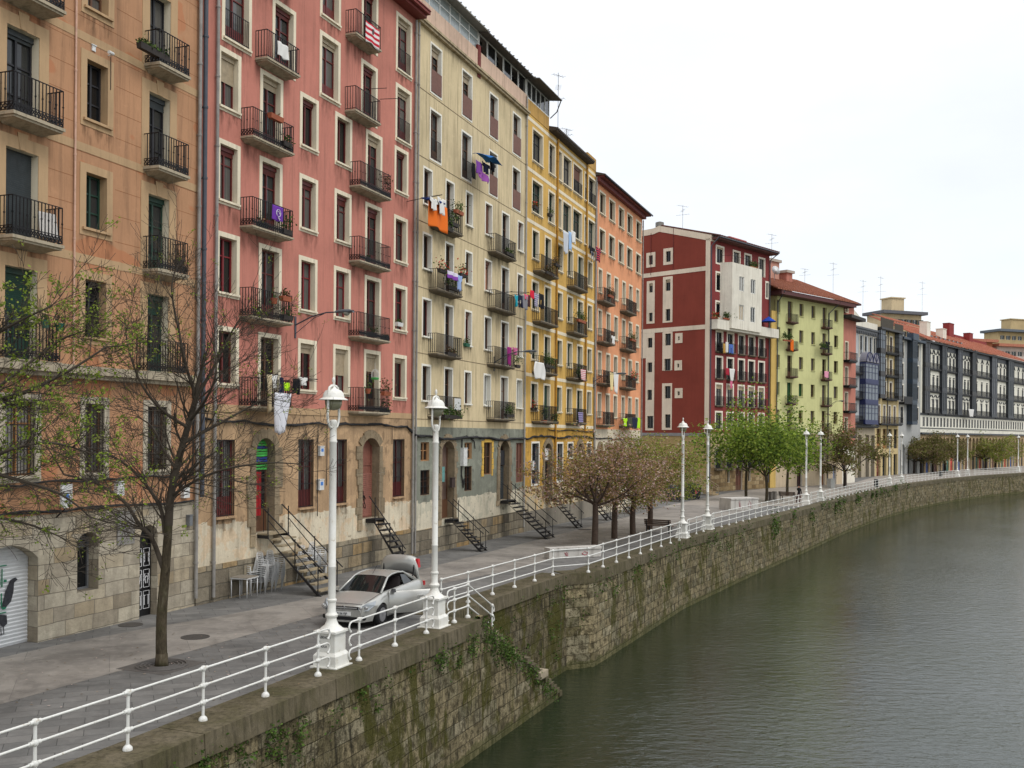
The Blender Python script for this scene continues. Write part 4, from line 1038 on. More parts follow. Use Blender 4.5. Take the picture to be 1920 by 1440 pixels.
# ---- older blocks, each with a facade of its own
def simple(name, label, cat, P0, P1, depth=12, group=None): return Fac(name, label, cat, P0, P1, group)
grey_frame = plain('gallery_grey', (48, 52, 58), .5, var=.2); navy_frame = plain('gallery_navy', (34, 42, 84), .5, var=.2); dark_frame = plain('gallery_dark', (42, 40, 40), .5, var=.2); teal_frame = plain('gallery_teal', (44, 58, 72), .5, var=.2)
gal_glass = glass('gallery_glass', (46, 52, 56), .5); gal_glass2 = glass('gallery_glass_light', (112, 120, 128), .45)
def gallery(f, u0, u1, z0, z1, D, fm, gm, nx=3, floors=3, name='gallery', solid=.28, light=()):
    m = MB(); g = MB(); h = (z1-z0)/floors; fr = .09
    for k in range(floors):
        za = z0+k*h; zs = za+h*solid; zt = za+h*.93
        m.box(u0, u1, -D, 0, za, zs); m.box(u0, u1, -D, 0, zt, za+h)
        m.box(u0-.05, u1+.05, -D-.05, -.01, za-.06, za+.06)
        g.box(u0+.05, u1-.05, -D+.05, -.02, zs, zt)
        for i in range(nx+1):
            x = u0+(u1-u0-fr)*i/nx; m.box(x, x+fr, -D-.004, -D+.08, zs, zt)
        m.box(u0-.004, u0+.09, -.12, -.0, zs, zt); m.box(u0-.004, u0+.09, -D*.55, -D*.55+.07, zs, zt)
        for q in (.45, .8): zz = zs+(zt-zs)*q; m.box(u0-.006, u1+.006, -D-.006, 0, zz-.03, zz+.03) if 0 else m.box(u0-.006, u1+.006, -D-.006, -D+.06, zz-.03, zz+.03); m.box(u0-.006, u0+.05, -D, 0, zz-.03, zz+.03)
    o = m.build(name, fm, f.root); g.build('glass', gm, o); return o
def far_rail(f, u0, u1, z, D=.6, mat=None, h=1.0, name='balcony'):
    m = MB(); m.box(u0, u1, -D, 0, z-.18, z); m.box(u0+.1, u1-.1, -D+.15, 0, z-.32, z-.18)
    n = max(3, int((u1-u0)/.22))
    for i in range(n+1): x = u0+.03+(u1-u0-.06)*i/n; m.box(x-.018, x+.018, -D+.03, -D+.06, z, z+h)
    m.box(u0, u1, -D+.02, -D+.07, z+h, z+h+.06); m.box(u0, u1, -D+.02, -D+.07, z+.08, z+.14)
    for x in (u0+.03, u1-.03): m.box(x-.02, x+.02, -D+.05, 0, z+h, z+h+.05); m.box(x-.015, x+.015, -D*.5-.015, -D*.5+.015, z, z+h)
    return m.build(name, mat or iron, f.root)
NP = (46.9, 139.0); WP = (59.7, 165.0); YP = (67.0, 173.9); LP_ = (74.5, 183.0)
def narrow():
    f = simple('apartment_building', 'narrow salmon pink block with black balconies beside the green block', 'apartment block', (GR[0]+.2, GR[1]+.6), (48.6, 142.0))
    t = .16; zt0 = f.uz(1583, 596)[1]; zt1 = f.uz(1583, 565)[1]; zs = 6.2; a, b = .9, 2.1
    p = 3.75
    for k in range(6):
        z = zs-.2+k*p*.93
        if z+2.6 < zt0: opening(f, a, b, z, z+2.5, t=t, fmat=brown_wood, pane='dark', kind='door', sill=False); far_rail(f, .1, 3.6, z, .9)
    opening(f, a, b, zt0+.9, zt0+2.2, t=.1, fmat=brown_wood, pane='dark', sill=False)
    opening(f, .9, 2.0, -.5, 3.6, t=.1, smat=cream_far, fmat=brown_wood, pane='dark', kind='door', sill=False)
    shell(f, [(-1, 4.6, white_far, 'ground_floor_wall', 0), (4.6, zt0, stucco('narrow_pink', (188, 122, 104), amount=.3), 'wall', 0), (zt0+.4, zt1, stucco('narrow_pink', (188, 122, 104)), 'attic_wall', -.3)], 14, f.holes)
    m = MB(); m.box(-.3, f.L+.6, -1.2, .3, zt0-.05, zt0+.4); m.build('cornice', plain('cornice_dark', (58, 56, 52), .8), f.root)
    m = MB(); m.box(-.4, f.L+.4, -.6, 14.2, zt1, zt1+.25); m.build('roof', plain('eave_brown', (88, 52, 50), .75), f.root)
    m = MB(); m.hexa([(-9,7,zt0-.5),(0,7,zt0-.5),(0,8,zt0-.5),(-9,8,zt0-.5),(-9,7,zt1+2.2),(0,7,zt1+.2),(0,8,zt1+.2),(-9,8,zt1+2.2)]); m.build('party_wall', plain('wall_red_brown', (150, 62, 54), .8), f.root)
    return f
narrow()
def white_orn():
    f = simple('ornate_house', 'white ornate house with navy blue glazed gallery under two round caps', 'house', (52.9, 156.7), WP)
    L = f.L; zt = f.uz(1600, 603)[1]; wm = stucco('ornate_white', (186, 190, 190), (120, 118, 112), .5); gm = plain('moulding_grey', (92, 94, 96), .8)
    sc = L
    us = [L*q for q in (.06, .33, .52, .72, .9)]
    zf = [8.2, 12.1, 16.0]; 
    for i, u in enumerate(us):
        opening(f, u, u+1.15, zt-4.9, zt-1.9, depth=.12, t=.14, smat=wm, fmat=grey_metal, pane='dark', kind='door', sill=False)
        if i == 0 or i == 4:
            for z in zf[:3 if i == 0 else 2]: opening(f, u, u+1.15, z, z+2.7, depth=.12, t=.14, smat=wm, fmat=grey_metal, pane='dark', kind='door', sill=False)
        m = MB(); m.prism([(u-.2, zt-1.75), (u+1.35, zt-1.75), (u+.57, zt-1.35)], -.12, -.02); m.box(u-.38, u-.2, -.14, -.02, zt-5.4, zt-1.75); m.build('moulding', white_far, f.root)
    for q in (.05, .3, .62, .85):
        u = L*q; opening(f, u, u+1.5, -.9, 6.2, t=.2, smat=stucco('ornate_stone', (170, 158, 136)), fmat=black_wood, pane='black', kind='door', sill=False, depth=.5)
    shell(f, [(-1.2, 7.4, stucco('ornate_stone', (170, 158, 136), amount=.5), 'ground_floor_wall', 0), (7.4, zt, wm, 'wall', 0)], 13, f.holes)
    ga, gb = L*.34, L*.88; g = gallery(f, ga, gb, 8.0, zt-6.2, 1.0, navy_frame, gal_glass2, 4, 3, solid=.2)
    zc = zt-6.2
    for a, b in ((ga, (ga+gb)/2-.05), ((ga+gb)/2+.05, gb)):
        m = MB(); rr = (b-a)/2; mid = (a+b)/2; P = [(mid-rr*math.cos(PI*i/12), zc+.1+rr*1.1*math.sin(PI*i/12)) for i in range(13)]
        m.prism(P, -1.12, 0); o = m.build('round_cap', plain('cap_grey', (128, 126, 134), .6), g)
        m = MB()
        for i in range(12): m.bar((P[i][0], -1.15, P[i][1]), (P[i+1][0], -1.15, P[i+1][1]), .14, .08)
        for i in (3, 6, 9): m.bar((mid, -1.15, zc+.15), (P[i][0], -1.15, P[i][1]), .1, .05)
        m.build('cap_tracery', navy_frame, o)
    for z in zf: far_rail(f, .1, ga-.1, z, .7)
    far_rail(f, .1, L-.1, 7.7, .8); 
    m = MB(); m.box(-.05, L, -.5, .02, zt-.9, zt-.6); m.box(-.05, L, -.35, .02, zt-1.3, zt-.9)
    for i in range(14): x = .2+(L-.5)*i/13; m.box(x, x+.25, -.45, 0, zt-1.7, zt-1.25)
    m.build('cornice', gm, f.root)
    m = MB(); m.box(0, L, -.3, .0, zt-.6, zt+.4); m.build('parapet', white_far, f.root)
    m = MB(); m.hexa([(-.5, 1, zt), (L*.65, 1, zt), (L*.65, 12, zt), (-.5, 12, zt), (-.5, 1, zt+3.6), (L*.65, 1, zt+1.2), (L*.65, 12, zt+1.2), (-.5, 12, zt+3.6)]); m.build('penthouse', white_far, f.root)
    return f
white_orn()
def yellow_black():
    f = simple('gallery_house', 'yellow house with two black glazed galleries and roof terrace hedge', 'house', WP, YP)
    L = f.L; zt = f.uz(1645, 614)[1]; ym = stucco('old_yellow', (194, 174, 128), (130, 112, 76), .4); zl = f.uz(1645, 746)[1]; zm = zl; h = (zt-zm)/3
    for k in range(3):
        z = zm+k*h
        for q in (.36, .6): opening(f, L*q, L*q+1.1, z+.05, z+h*.72, depth=.12, t=.22, smat=white_far, fmat=brown_wood, pane='dark', kind='door', sill=False)
        far_rail(f, L*.28, L*.78, z, .8, h=1.05)
    for q in (.12, .34, .56, .78): opening(f, L*q, L*q+1.05, zm-4.2, zm-1.2, depth=.12, t=.2, smat=white_far, fmat=brown_wood, pane='curtain', kind='door', sill=False)
    far_rail(f, .6, L-.3, zm-4.2, .9, h=1.1)
    for q in (.08, .33, .56, .8): opening(f, L*q, L*q+1.9, -.8, 3.0, t=0, smat=ym, fmat=dark_red_wood if q < .1 else black_wood, pane='black' if q > .1 else plain('door_rust', (128, 80, 66), .6), kind='door', sill=False, depth=.4)
    for q in (.08, .33, .56, .8): opening(f, L*q, L*q+1.9, 4.0, zm-5.1, t=0, smat=ym, fmat=ochre_wood if q < .5 else black_wood, pane='dark', sill=False, depth=.3)
    shell(f, [(-1.2, zt, ym, 'wall', 0)], 13, f.holes)
    for a, b in ((.25, L*.22), (L*.8, L-.6)): gallery(f, a, b, zm, zt-.2, .8, dark_frame, gal_glass2, 3, 3, solid=.16)
    m = MB(); m.box(.1, L-.05, -1.0, 0, zt-.3, zt+.05); m.build('cornice', dark_frame, f.root)
    m = MB(); m.box(.3, L*.55, -.8, -.7, zt+.05, zt+1.6); m.box(L*.6, L-.3, -.8, -.7, zt+.05, zt+1.2); m.build('terrace_screen', plain('screen_dark', (72, 66, 56), .9, var=.3), f.root)
    m = MB(); m.tube([(L*.5, -.1, zt), (L*.5, -.1, 4)], .07, 6); m.build('drainpipe', pipe_dark, f.root)
    m = MB(); tiled(m, -6, L, 3.5, zt+.5, 9, zt+3.4, 18); m.build('roof', tile_b, f.root)
    return f
yellow_black()
def grey_gal():
    f = simple('gallery_house', 'pale grey house with tall teal glazed gallery and arched doorways', 'house', YP, LP_)
    L = f.L; zt = f.uz(1690, 632)[1]; gm = stucco('old_grey', (168, 168, 164), (120, 118, 112), .45); zl = f.uz(1690, 795)[1]
    h = (zt-zl)/4
    for k in range(4):
        z = zl+k*h; opening(f, L*.08, L*.08+1.5, z+.2, z+h*.8, depth=.12, t=.25, smat=white_far, fmat=grey_metal, pane='dark', kind='door', sill=False, rail=True)
        opening(f, L*.8, L*.8+1.3, z+.2, z+h*.8, depth=.12, t=.2, smat=white_far, fmat=grey_metal, pane='dark', kind='door', sill=False)
    for q in (.1, .42, .68):
        w = opening(f, L*q, L*q+2.2, -.9, 4.7, t=0, smat=gm, fmat=black_wood, pane='black', kind='door', sill=False, depth=.5)
        w.data = mesh_of(_lining(2.2, 5.6, .55), 'door', gm); stone_arch(f, w, 2.2, 5.6, 1.0, blocks=False, depth=.5, mat=gm, thick=.06, ring=.4)
    shell(f, [(-1.2, zt, gm, 'wall', 0)], 13, f.holes)
    gallery(f, L*.36, L*.58, zl, zt-.3, 1.0, teal_frame, gal_glass, 4, 4, solid=.14); m = MB(); m.box(-.05, L+.1, -.9, 0, zt-.4, zt); m.box(L*.34, L*.6, -1.15, 0, zt-.3, zt+.9); m.build('cornice', teal_frame, f.root)
    m = MB(); m.box(.1, L*.37, -1.0, 0, zl+h-.3, zl+h); m.box(.1, L*.37, -1.0, -.9, zl+h, zl+h+1); m.build('balcony', iron, f.root)
    m = MB(); tiled(m, -2, L+6, 2.0, zt-.2, 9, zt+3.2, 24); m.build('roof', tile_o, f.root)
    return f
grey_gal()
def long_white():
    P1 = (LP_[0]+.652*72, LP_[1]+.758*72)
    f = simple('arcade_building', 'long white block with dark grey glazed galleries above an arcade at the far bend', 'apartment block', LP_, P1)
    zt = f.uz(1745, 641)[1]; zg = f.uz(1745, 775)[1]; zw = f.uz(1745, 811)[1]; L = f.L
    wm = stucco('arcade_white', (226, 222, 206), (150, 144, 124), .3); fm = grey_frame
    h = (zt-.9-zg)/3
    xs = [1729, 1744, 1761, 1776, 1791, 1805, 1818, 1831, 1855, 1870, 1886, 1901, 1922, 1934, 1950, 1962, 1980]
    us = [max(.1, min(L-.2, f.uz(x, 720, 0 if i % 2 == 0 else .55)[0])) for i, x in enumerate(xs)]; us = [u_+(.1 if i % 2 == 0 else .1) for i, u_ in enumerate(us)]
    for i in range(0, len(us)-1, 2):
        gallery(f, us[i], us[i+1], zg, zt-.3, .55, fm if (i//2) % 3 else dark_frame, gal_glass if i % 4 else plain('gallery_panel', (58, 62, 70), .4), 3, 3, solid=.14)
    n_ = 0
    for i in range(1, len(us)-1, 2):
        a, b = us[i], us[i+1]; nw = 3 if b-a > 6 else 2; step = (b-a)/nw
        for k in range(3):
            z = zg+k*h
            for j in range(nw):
                if n_ < 96:
                    mid = a+step*(j+.5); w = opening(f, mid-.62, mid+.62, z+.1, z+h*.66, depth=.1, t=0, smat=wm, fmat=grey_metal, pane='dark', kind='window', sill=False, rail=False); n_ += 1
                    m = MB(); y = -.07
                    def zig(P):
                        for p, q in zip(P, P[1:]): m.bar((p[0]-mid+.5, y, p[1]-z-.1), (q[0]-mid+.5, y, q[1]-z-.1), .2, .1)
                    zz = z+h*.66
                    if k == 2: zig([(mid-.85, zz+.1), (mid-.5, zz+.35), (mid, zz+.95), (mid+.5, zz+.35), (mid+.85, zz+.1)])
                    elif k == 0: zig([(mid-.9, zz-.1), (mid-.4, zz-.1)]); zig([(mid-.9, zz+.7), (mid-.45, zz+.35), (mid+.45, zz+.35), (mid+.9, zz+.7)])
                    else: zig([(mid-.4, zz+.3), (mid, zz+.15), (mid+.4, zz+.3)])
                    m.build('hood_mould', fm, w)
            far_rail(f, a, b, z+.05, .45, h=1.0)
    # narrow windows of the white floor
    n2 = 0; u = 1.2
    while u < L-2 and n2 < 44:
        opening(f, u, u+1.2, zw+1.1, zg-.75, depth=.1, t=0, smat=wm, fmat=grey_metal, pane='dark', sill=False, mull=False, kind='french_window'); u += 1.95; n2 += 1
    # arcade
    u = .8; n3 = 0; za = zw-.6
    am = stucco('arcade_stone', (172, 150, 116), (110, 92, 70), .5)
    cl = [(70, 72, 78), (60, 84, 140), (120, 118, 112), (96, 60, 52), (150, 140, 120), (48, 50, 54), (60, 100, 88), (176, 60, 50)]
    while u < L-3 and n3 < 30:
        w = opening(f, u, u+1.55, -.95, za-.3, t=0, smat=am, fmat=black_wood, pane='black', kind='arch', sill=False, depth=1.6)
        w.data = mesh_of(_lining(1.55, za-.3+.95, 1.7), 'arch', am); stone_arch(f, w, 1.55, za-.3+.95, .77, blocks=False, depth=.14, mat=am, thick=.05, ring=.25)
        m = MB(); m.box(.02, 1.53, .15, .2, 0, 2.9); m.build('shop_shutter', plain('arcade_%d' % (n3 % 8), cl[n3 % 8], .7, var=.5, scale=1.2), w)
        m = MB(); m.box(0.001, 1.549, .25, .4, 3.3, 3.6); m.build('beam', dark_frame, w); u += 2.35; n3 += 1
    shell(f, [(-1.4, zw-.35, am, 'ground_floor_wall', 0), (zw, zt, wm, 'wall', 0)], 14, f.holes)
    m = MB(); m.box(0, L, -.35, 0, zw-.35, zw); m.box(0, L, -.12, 0, zg-.4, zg+.0); m.box(0, L, -.1, -.01, zw+.75, zw+.9)
    m.box(0, L, -.8, 0, zt-.35, zt); 
    for i in range(1, len(us)-1, 2): m.box(us[i], us[i+1], -.1, -.002, zt-1.25, zt-.35)
    m.build('cornice', fm, f.root)
    m = MB(); tiled(m, -.3, L+.2, -1.2, zt, 9.5, zt+4.9, 120); m.build('roof', tile_o, f.root)
    for (x, dy, w, hh, mt, nm) in ((1738, 1.5, 2.0, 3.4, white_far, 'chimney'), (1768, 3.5, 2.2, 2.6, white_far, 'chimney'), (1780, 8.3, 3.2, 3.6, plain('brick_red', (128, 42, 38), .8, var=.2), 'chimney'), (1818, 8.3, 2.6, 2.6, plain('brick_red', (128, 42, 38), .8), 'chimney')):
        u = f.uz(x, 630, -dy)[0]; z = zt+dy*.46; m = MB(); m.box(u, u+w, dy, dy+1.4, z-.5, z+hh); m.box(u-.08, u+w+.08, dy-.08, dy+1.48, z+hh, z+hh+.12); m.build(nm, mt, f.root)
    m = MB(); m.box(f.uz(1790, 630, -9.4)[0], f.uz(1850, 630, -9.4)[0], 9.4, 9.8, zt+3.5, zt+5.6); m.build('upper_wall', plain('brick_red', (128, 42, 38), .8), f.root)
    m = MB(); tiled(m, f.ux(1760), f.ux(1830), 9.9, zt+5.3, 13, zt+6.6, 40); m.build('upper_roof', tile_o, f.root)
    m = MB()
    for i in range(9):
        u = f.ux(1752)+i*2.6; m.box(u, u+.9, 1.6, 2.6, zt+1.0, zt+1.75)
    m.build('rooflight', pane_mid, f.root)
    return f
long_f = long_white()
# blocks standing higher up the hill behind the roofs
def hill_block(label, x0, x1, ytop, ybot, Y, col, rows, n, roofc, pent=None, rot=.35):
    a = AT(x0, 815, Y); b = AT(x1, 815, Y); zt = AT((x0+x1)/2, ytop, Y).z
    f = simple('hillside_block', label, 'apartment block', (a.x, a.y), (b.x, b.y+(b.x-a.x)*rot))
    wm = stucco('hill_%d' % x0, col, amount=.2)
    for k in range(rows):
        z = zt-2.6-k*3.2
        for i in range(n):
            u = f.L*(i+.35)/n; opening(f, u, u+1.9, z, z+1.4, t=0, smat=wm, fmat=white_pvc, pane='mid', sill=False)
    shell(f, [(-2, zt, wm, 'wall', 0)], 6, f.holes)
    m = MB(); m.box(-.8, f.L+.8, -1.6, 7, zt, zt+.8); o = m.build('roof', roofc if not isinstance(roofc, tuple) else plain('hillroof_%d' % x0, roofc, .8), f.root)
    if pent:
        m = MB(); m.box(f.L*pent[0], f.L*pent[1], 1, 5, zt+.8, zt+.8+pent[2]); m.box(f.L*pent[0]-.3, f.L*pent[1]+.3, .7, 5.3, zt+.8+pent[2], zt+1.1+pent[2]); m.build('penthouse', wm, f.root)
    return f
hill_block('tan block with flat roof rising behind the far tiled roofs', 1652, 1738, 588, 620, 265, (200, 180, 144), 2, 7, (92, 92, 96), (.3, .62, 3.6))
hill_block('ochre block with grey roof on the far right skyline', 1870, 1990, 622, 645, 330, (186, 164, 122), 3, 9, (96, 102, 108), (.28, .6, 3.6))
hill_block('pinkish block with orange roof below the ochre one', 1868, 1980, 650, 670, 290, (206, 188, 176), 2, 8, tile_o)
hill_block('low orange roofed block left of the ochre one', 1796, 1872, 640, 650, 285, (190, 120, 88), 1, 5, tile_o)
# ------------------------------------------------------------------ ground, quay, water
QN = [(-15.6, -5), (-4.52, 22.61), (-0.97, 31.7)]                      # outer edge of the near quay
QR = [(-2.2, 32.15), (2.3, 42.8), (3.52, 43.45), (9.97, 58.26), (16.9, 71.5), (24.7, 85.8), (34.6, 104.5), (45.18, 122.95), (56.6, 141.0), (68.57, 157.08), (81.5, 172.5), (95.59, 187.08), (120, 211), (165, 250), (230, 300)]
def qx(Y):
    P = QN[:3] + QR
    for a, b in zip(P, P[1:]):
        if a[1] <= Y <= b[1]: return a[0]+(b[0]-a[0])*(Y-a[1])/(b[1]-a[1]) if b[1] > a[1] else b[0]
    return P[-1][0]
def fx(Y):
    P = [O0, O1, K1, C1, Y1, S1, (22.3, 113.7), RG, GR, NP, WP, YP, LP_, (140, 260), (200, 330)]
    if Y < P[0][1]: return P[0][0]-(P[0][1]-Y)*.361
    for a, b in zip(P, P[1:]):
        if a[1] <= Y <= b[1]: return a[0]+(b[0]-a[0])*(Y-a[1])/(b[1]-a[1])
    return P[-1][0]
def paving(name, c1, c2, bw, bh, bumpv=.15, blot=.5, joint=.55):
    t = NT(name); v = t.coord(rot=(0, 0, -.38)); br = t.new('ShaderNodeTexBrick'); t.link(v, br.inputs[0])
    br.inputs['Scale'].default_value = 1; br.inputs['Brick Width'].default_value = bw; br.inputs['Row Height'].default_value = bh; br.inputs['Mortar Size'].default_value = .008
    br.inputs['Color1'].default_value = (0,0,0,1); br.inputs['Color2'].default_value = (1,1,1,1)
    col = t.mix(br.outputs['Color'], lin(c1), lin(c2))
    col = t.mix(t.math('MULTIPLY', br.outputs['Fac'], joint), col, lin([q*.55 for q in c1]))
    f = t.noise(t.coord(), .5, 6, .7, .5); col = t.mix(t.ramp(f, [(.42, (0,0,0)), (.62, (blot,)*3)]), col, lin([q*.68 for q in c1]))
    f = t.noise(t.coord(), 2.4, 6, .7, .2); col = t.mix(t.ramp(f, [(.5, (0,0,0)), (.72, (.35,)*3)]), col, lin([min(255, q*1.2) for q in c2]))
    f = t.noise(t.coord(), 40, 3, .7); col = t.mix(t.ramp(f, [(.35, (0,0,0)), (.8, (.22,)*3)]), col, lin([q*.6 for q in c1]))
    t.bump(t.noise(t.coord(), 22, 5, .7), bumpv, .01)
    return t.fin(col, t.ramp(t.noise(t.coord(), .9, 4, .6), [(.3, (.55,)*3), (.7, (.85,)*3)]), spec=.35)
pave_dark = paving('paving_grey', (102, 101, 98), (120, 118, 114), .9, .45, joint=.95)
pave_lane = paving('paving_lane', (138, 132, 124), (148, 142, 133), 4.0, 2.0, .2, .7, .5)
Ys = sorted(set([-5, 5, 14, 18, 20, 22.61, 25, 27.5, 30, 31.7, 31.72, 32.15, 34, 37, 40, 42.8, 43.45, 47, 52, 58.26, 65, 71.5, 78, 85.8, 90, 97, 104.5, 113, 122.95, 132, 141, 149, 157.08, 165, 172.5, 180, 187.08, 200, 211, 230, 250, 275, 300]))
def ribbon(name, left, right, mat, dz, ya=-99, yb=999, kind=True):
    yy = [y for y in Ys if ya <= y <= yb]
    yy = sorted(set(yy + [y for y in (ya, yb) if -90 < y < 900])); v = []; f = []
    for y in yy: v += [(left(y), y, gz(y)+dz), (right(y), y, gz(y)+dz)]
    for i in range(len(yy)-1): f.append((2*i, 2*i+1, 2*i+3, 2*i+2))
    m = MB(); m.add(v, f); return struct(m.build(name, mat))
def edge_in(y):
    return qx(y) - .25
ribbon('ground', lambda y: -190, lambda y: (qx(y) if y > 31.71 else qx(y))-.3, pave_dark, 0, ya=-5)
UPL = [(-5, -22), (25.55, -13.1), (28.8, -11.55), (31.5, -9.5), (36, -6.84), (44.6, -3.75), (52, -.9), (60, 2.3), (78, 9.3), (92, 14.5), (110, 21)]
LOL = [(-5, -20.9), (21.25, -10.8), (24.56, -9.29), (29.77, -7.19), (35, -5.0), (39.5, -2.9), (45, .6), (49.5, 2.5), (60, 7.2), (66, 9.8), (78, 16.2), (92, 23.3), (110, 33)]
def pl(P):
    def g(y):
        if y <= P[0][0]: return P[0][1]
        for a, b in zip(P, P[1:]):
            if a[0] <= y <= b[0]: return a[1]+(b[1]-a[1])*(y-a[0])/(b[0]-a[0])
        return P[-1][1]
    return g
ribbon('lane', pl(UPL), pl(LOL), pave_lane, .004, ya=-5, yb=92)
ribbon('far_pavement', lambda y: fx(y)+.3 if y > 115 else pl(UPL)(y) if y < 93 else fx(y)+2.5, lambda y: qx(y)-1.4, paving('paving_far', (150, 142, 132), (158, 150, 140), 2, 1, .1, .3, .2), .005 if 0 else .009, ya=92, yb=300)
# quay walls, with uv running along the wall
def quay_mat(name, k, mo):
  t = NT(name); c = t.new('ShaderNodeTexCoord').outputs['UV']
  def uvmap(sx, sy):
      m_ = t.new('ShaderNodeMapping'); m_.inputs['Scale'].default_value = (sx, sy, 1); t.link(c, m_.inputs[0]); return m_.outputs[0]
  nz = t.new('ShaderNodeTexNoise'); nz.inputs['Scale'].default_value = .9; nz.inputs['Detail'].default_value = 5; nz.inputs['Roughness'].default_value = .6; t.link(c, nz.inputs['Vector'])
  sb = t.new('ShaderNodeVectorMath', operation='SUBTRACT'); t.link(nz.outputs['Color'], sb.inputs[0]); sb.inputs[1].default_value = (.5, .5, .5)
  sc_ = t.new('ShaderNodeVectorMath', operation='SCALE'); t.link(sb.outputs[0], sc_.inputs[0]); sc_.inputs['Scale'].default_value = .11
  ad_ = t.new('ShaderNodeVectorMath', operation='ADD'); t.link(c, ad_.inputs[0]); t.link(sc_.outputs[0], ad_.inputs[1])
  br = t.new('ShaderNodeTexBrick'); t.link(ad_.outputs[0], br.inputs['Vector']); br.inputs['Scale'].default_value = 1; br.inputs['Brick Width'].default_value = .74; br.inputs['Row Height'].default_value = .4
  br.inputs['Mortar Size'].default_value = .014; br.inputs['Mortar Smooth'].default_value = .6; br.inputs['Color1'].default_value = (0, 0, 0, 1); br.inputs['Color2'].default_value = (1, 1, 1, 1); br.offset = .41; br.squash = 1.5; br.squash_frequency = 3
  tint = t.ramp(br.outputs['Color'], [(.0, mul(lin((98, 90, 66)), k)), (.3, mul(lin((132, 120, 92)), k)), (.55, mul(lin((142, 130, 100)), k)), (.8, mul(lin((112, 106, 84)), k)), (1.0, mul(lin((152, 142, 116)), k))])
  jn = t.noise(c, 1.6, 4, .6); joint = t.ramp(jn, [(.45, lin((30, 27, 20))), (.6, lin((150, 142, 122)))])
  tint = t.mix(t.math('MULTIPLY', t.math('MULTIPLY', br.outputs['Fac'], 1.0), t.ramp(t.noise(c, 1.1, 3, .6), [(.35, (.0,)*3), (.65, (.7,)*3)])), tint, joint)
  tint = t.mix(t.ramp(t.noise(c, 3.2, 7, .75), [(.47, (0,0,0)), (.57, (.8,)*3)]), tint, lin((66, 58, 40)))
  tint = t.mix(t.ramp(t.noise(uvmap(4.2, .7), 1.3, 7, .75, .5), [(.49, (0,0,0)), (.63, (.85*min(mo, 1),)*3)]), tint, lin((36, 33, 24)))
  tint = t.mix(t.ramp(t.noise(uvmap(1.0, .5), .62, 8, .75, .8), [(.53-.06*(mo-1), (0,0,0)), (.6-.06*(mo-1), (min(.9, .85*mo),)*3)]), tint, lin((74, 72, 28)))
  tint = t.mix(t.ramp(t.noise(uvmap(2.2, 1.2), 1.9, 7, .75, .4), [(.6, (0,0,0)), (.66, (.7,)*3)]), tint, lin((152, 144, 124)))
  tint = t.mix(t.ramp(t.noise(c, 17, 5, .8), [(.5, (0,0,0)), (.66, (.7,)*3)]), tint, lin((34, 33, 20)))
  sp_ = t.new('ShaderNodeSeparateXYZ'); t.link(c, sp_.inputs[0])
  alg = t.math('MULTIPLY', t.math('LESS_THAN', t.math('ADD', sp_.outputs[1], t.math('MULTIPLY', t.noise(uvmap(1, 1), 1.4, 5, .7), .9)), -3.45), .6)
  tint = t.mix(alg, tint, lin((74, 76, 40)))
  hb = t.math('ADD', t.math('MULTIPLY', t.noise(c, 6, 8, .75), 1.1), t.math('MULTIPLY', t.math('SUBTRACT', 1.0, br.outputs['Fac']), .5)); hb = t.math('ADD', hb, t.math('MULTIPLY', br.outputs['Color'], .45))
  t.bump(hb, 1.0, .09); return t.fin(tint, .95, spec=.15)
moss_wall = quay_mat('quay_stone', 1.22, 1.1); quay_moss_shade = quay_mat('quay_stone_moss_shade', .72, 1.6); quay_pale = quay_mat('quay_stone_pale', 1.42, .45)  # set-back wall stone: more moss, plus recess shade put into its darker colour
t = NT('coping_stone'); v = t.coord()
c_ = t.ramp(t.noise(v, .9, 6, .65, .4), [(.3, lin((76, 74, 46))), (.5, lin((98, 90, 70))), (.7, lin((118, 108, 90)))])
c_ = t.mix(t.ramp(t.noise(t.coord(scale=(4, 4, .5)), 1.6, 6, .7, .3), [(.46, (0,0,0)), (.7, (.75,)*3)]), c_, lin((46, 43, 32)))
c_ = t.mix(t.ramp(t.noise(v, 14, 5, .7), [(.35, (0,0,0)), (.8, (.4,)*3)]), c_, lin((60, 56, 44)))
t.bump(t.noise(v, 12, 7, .75), .6, .03); coping_m = t.fin(c_, .95, spec=.15)
WZ = -4.2
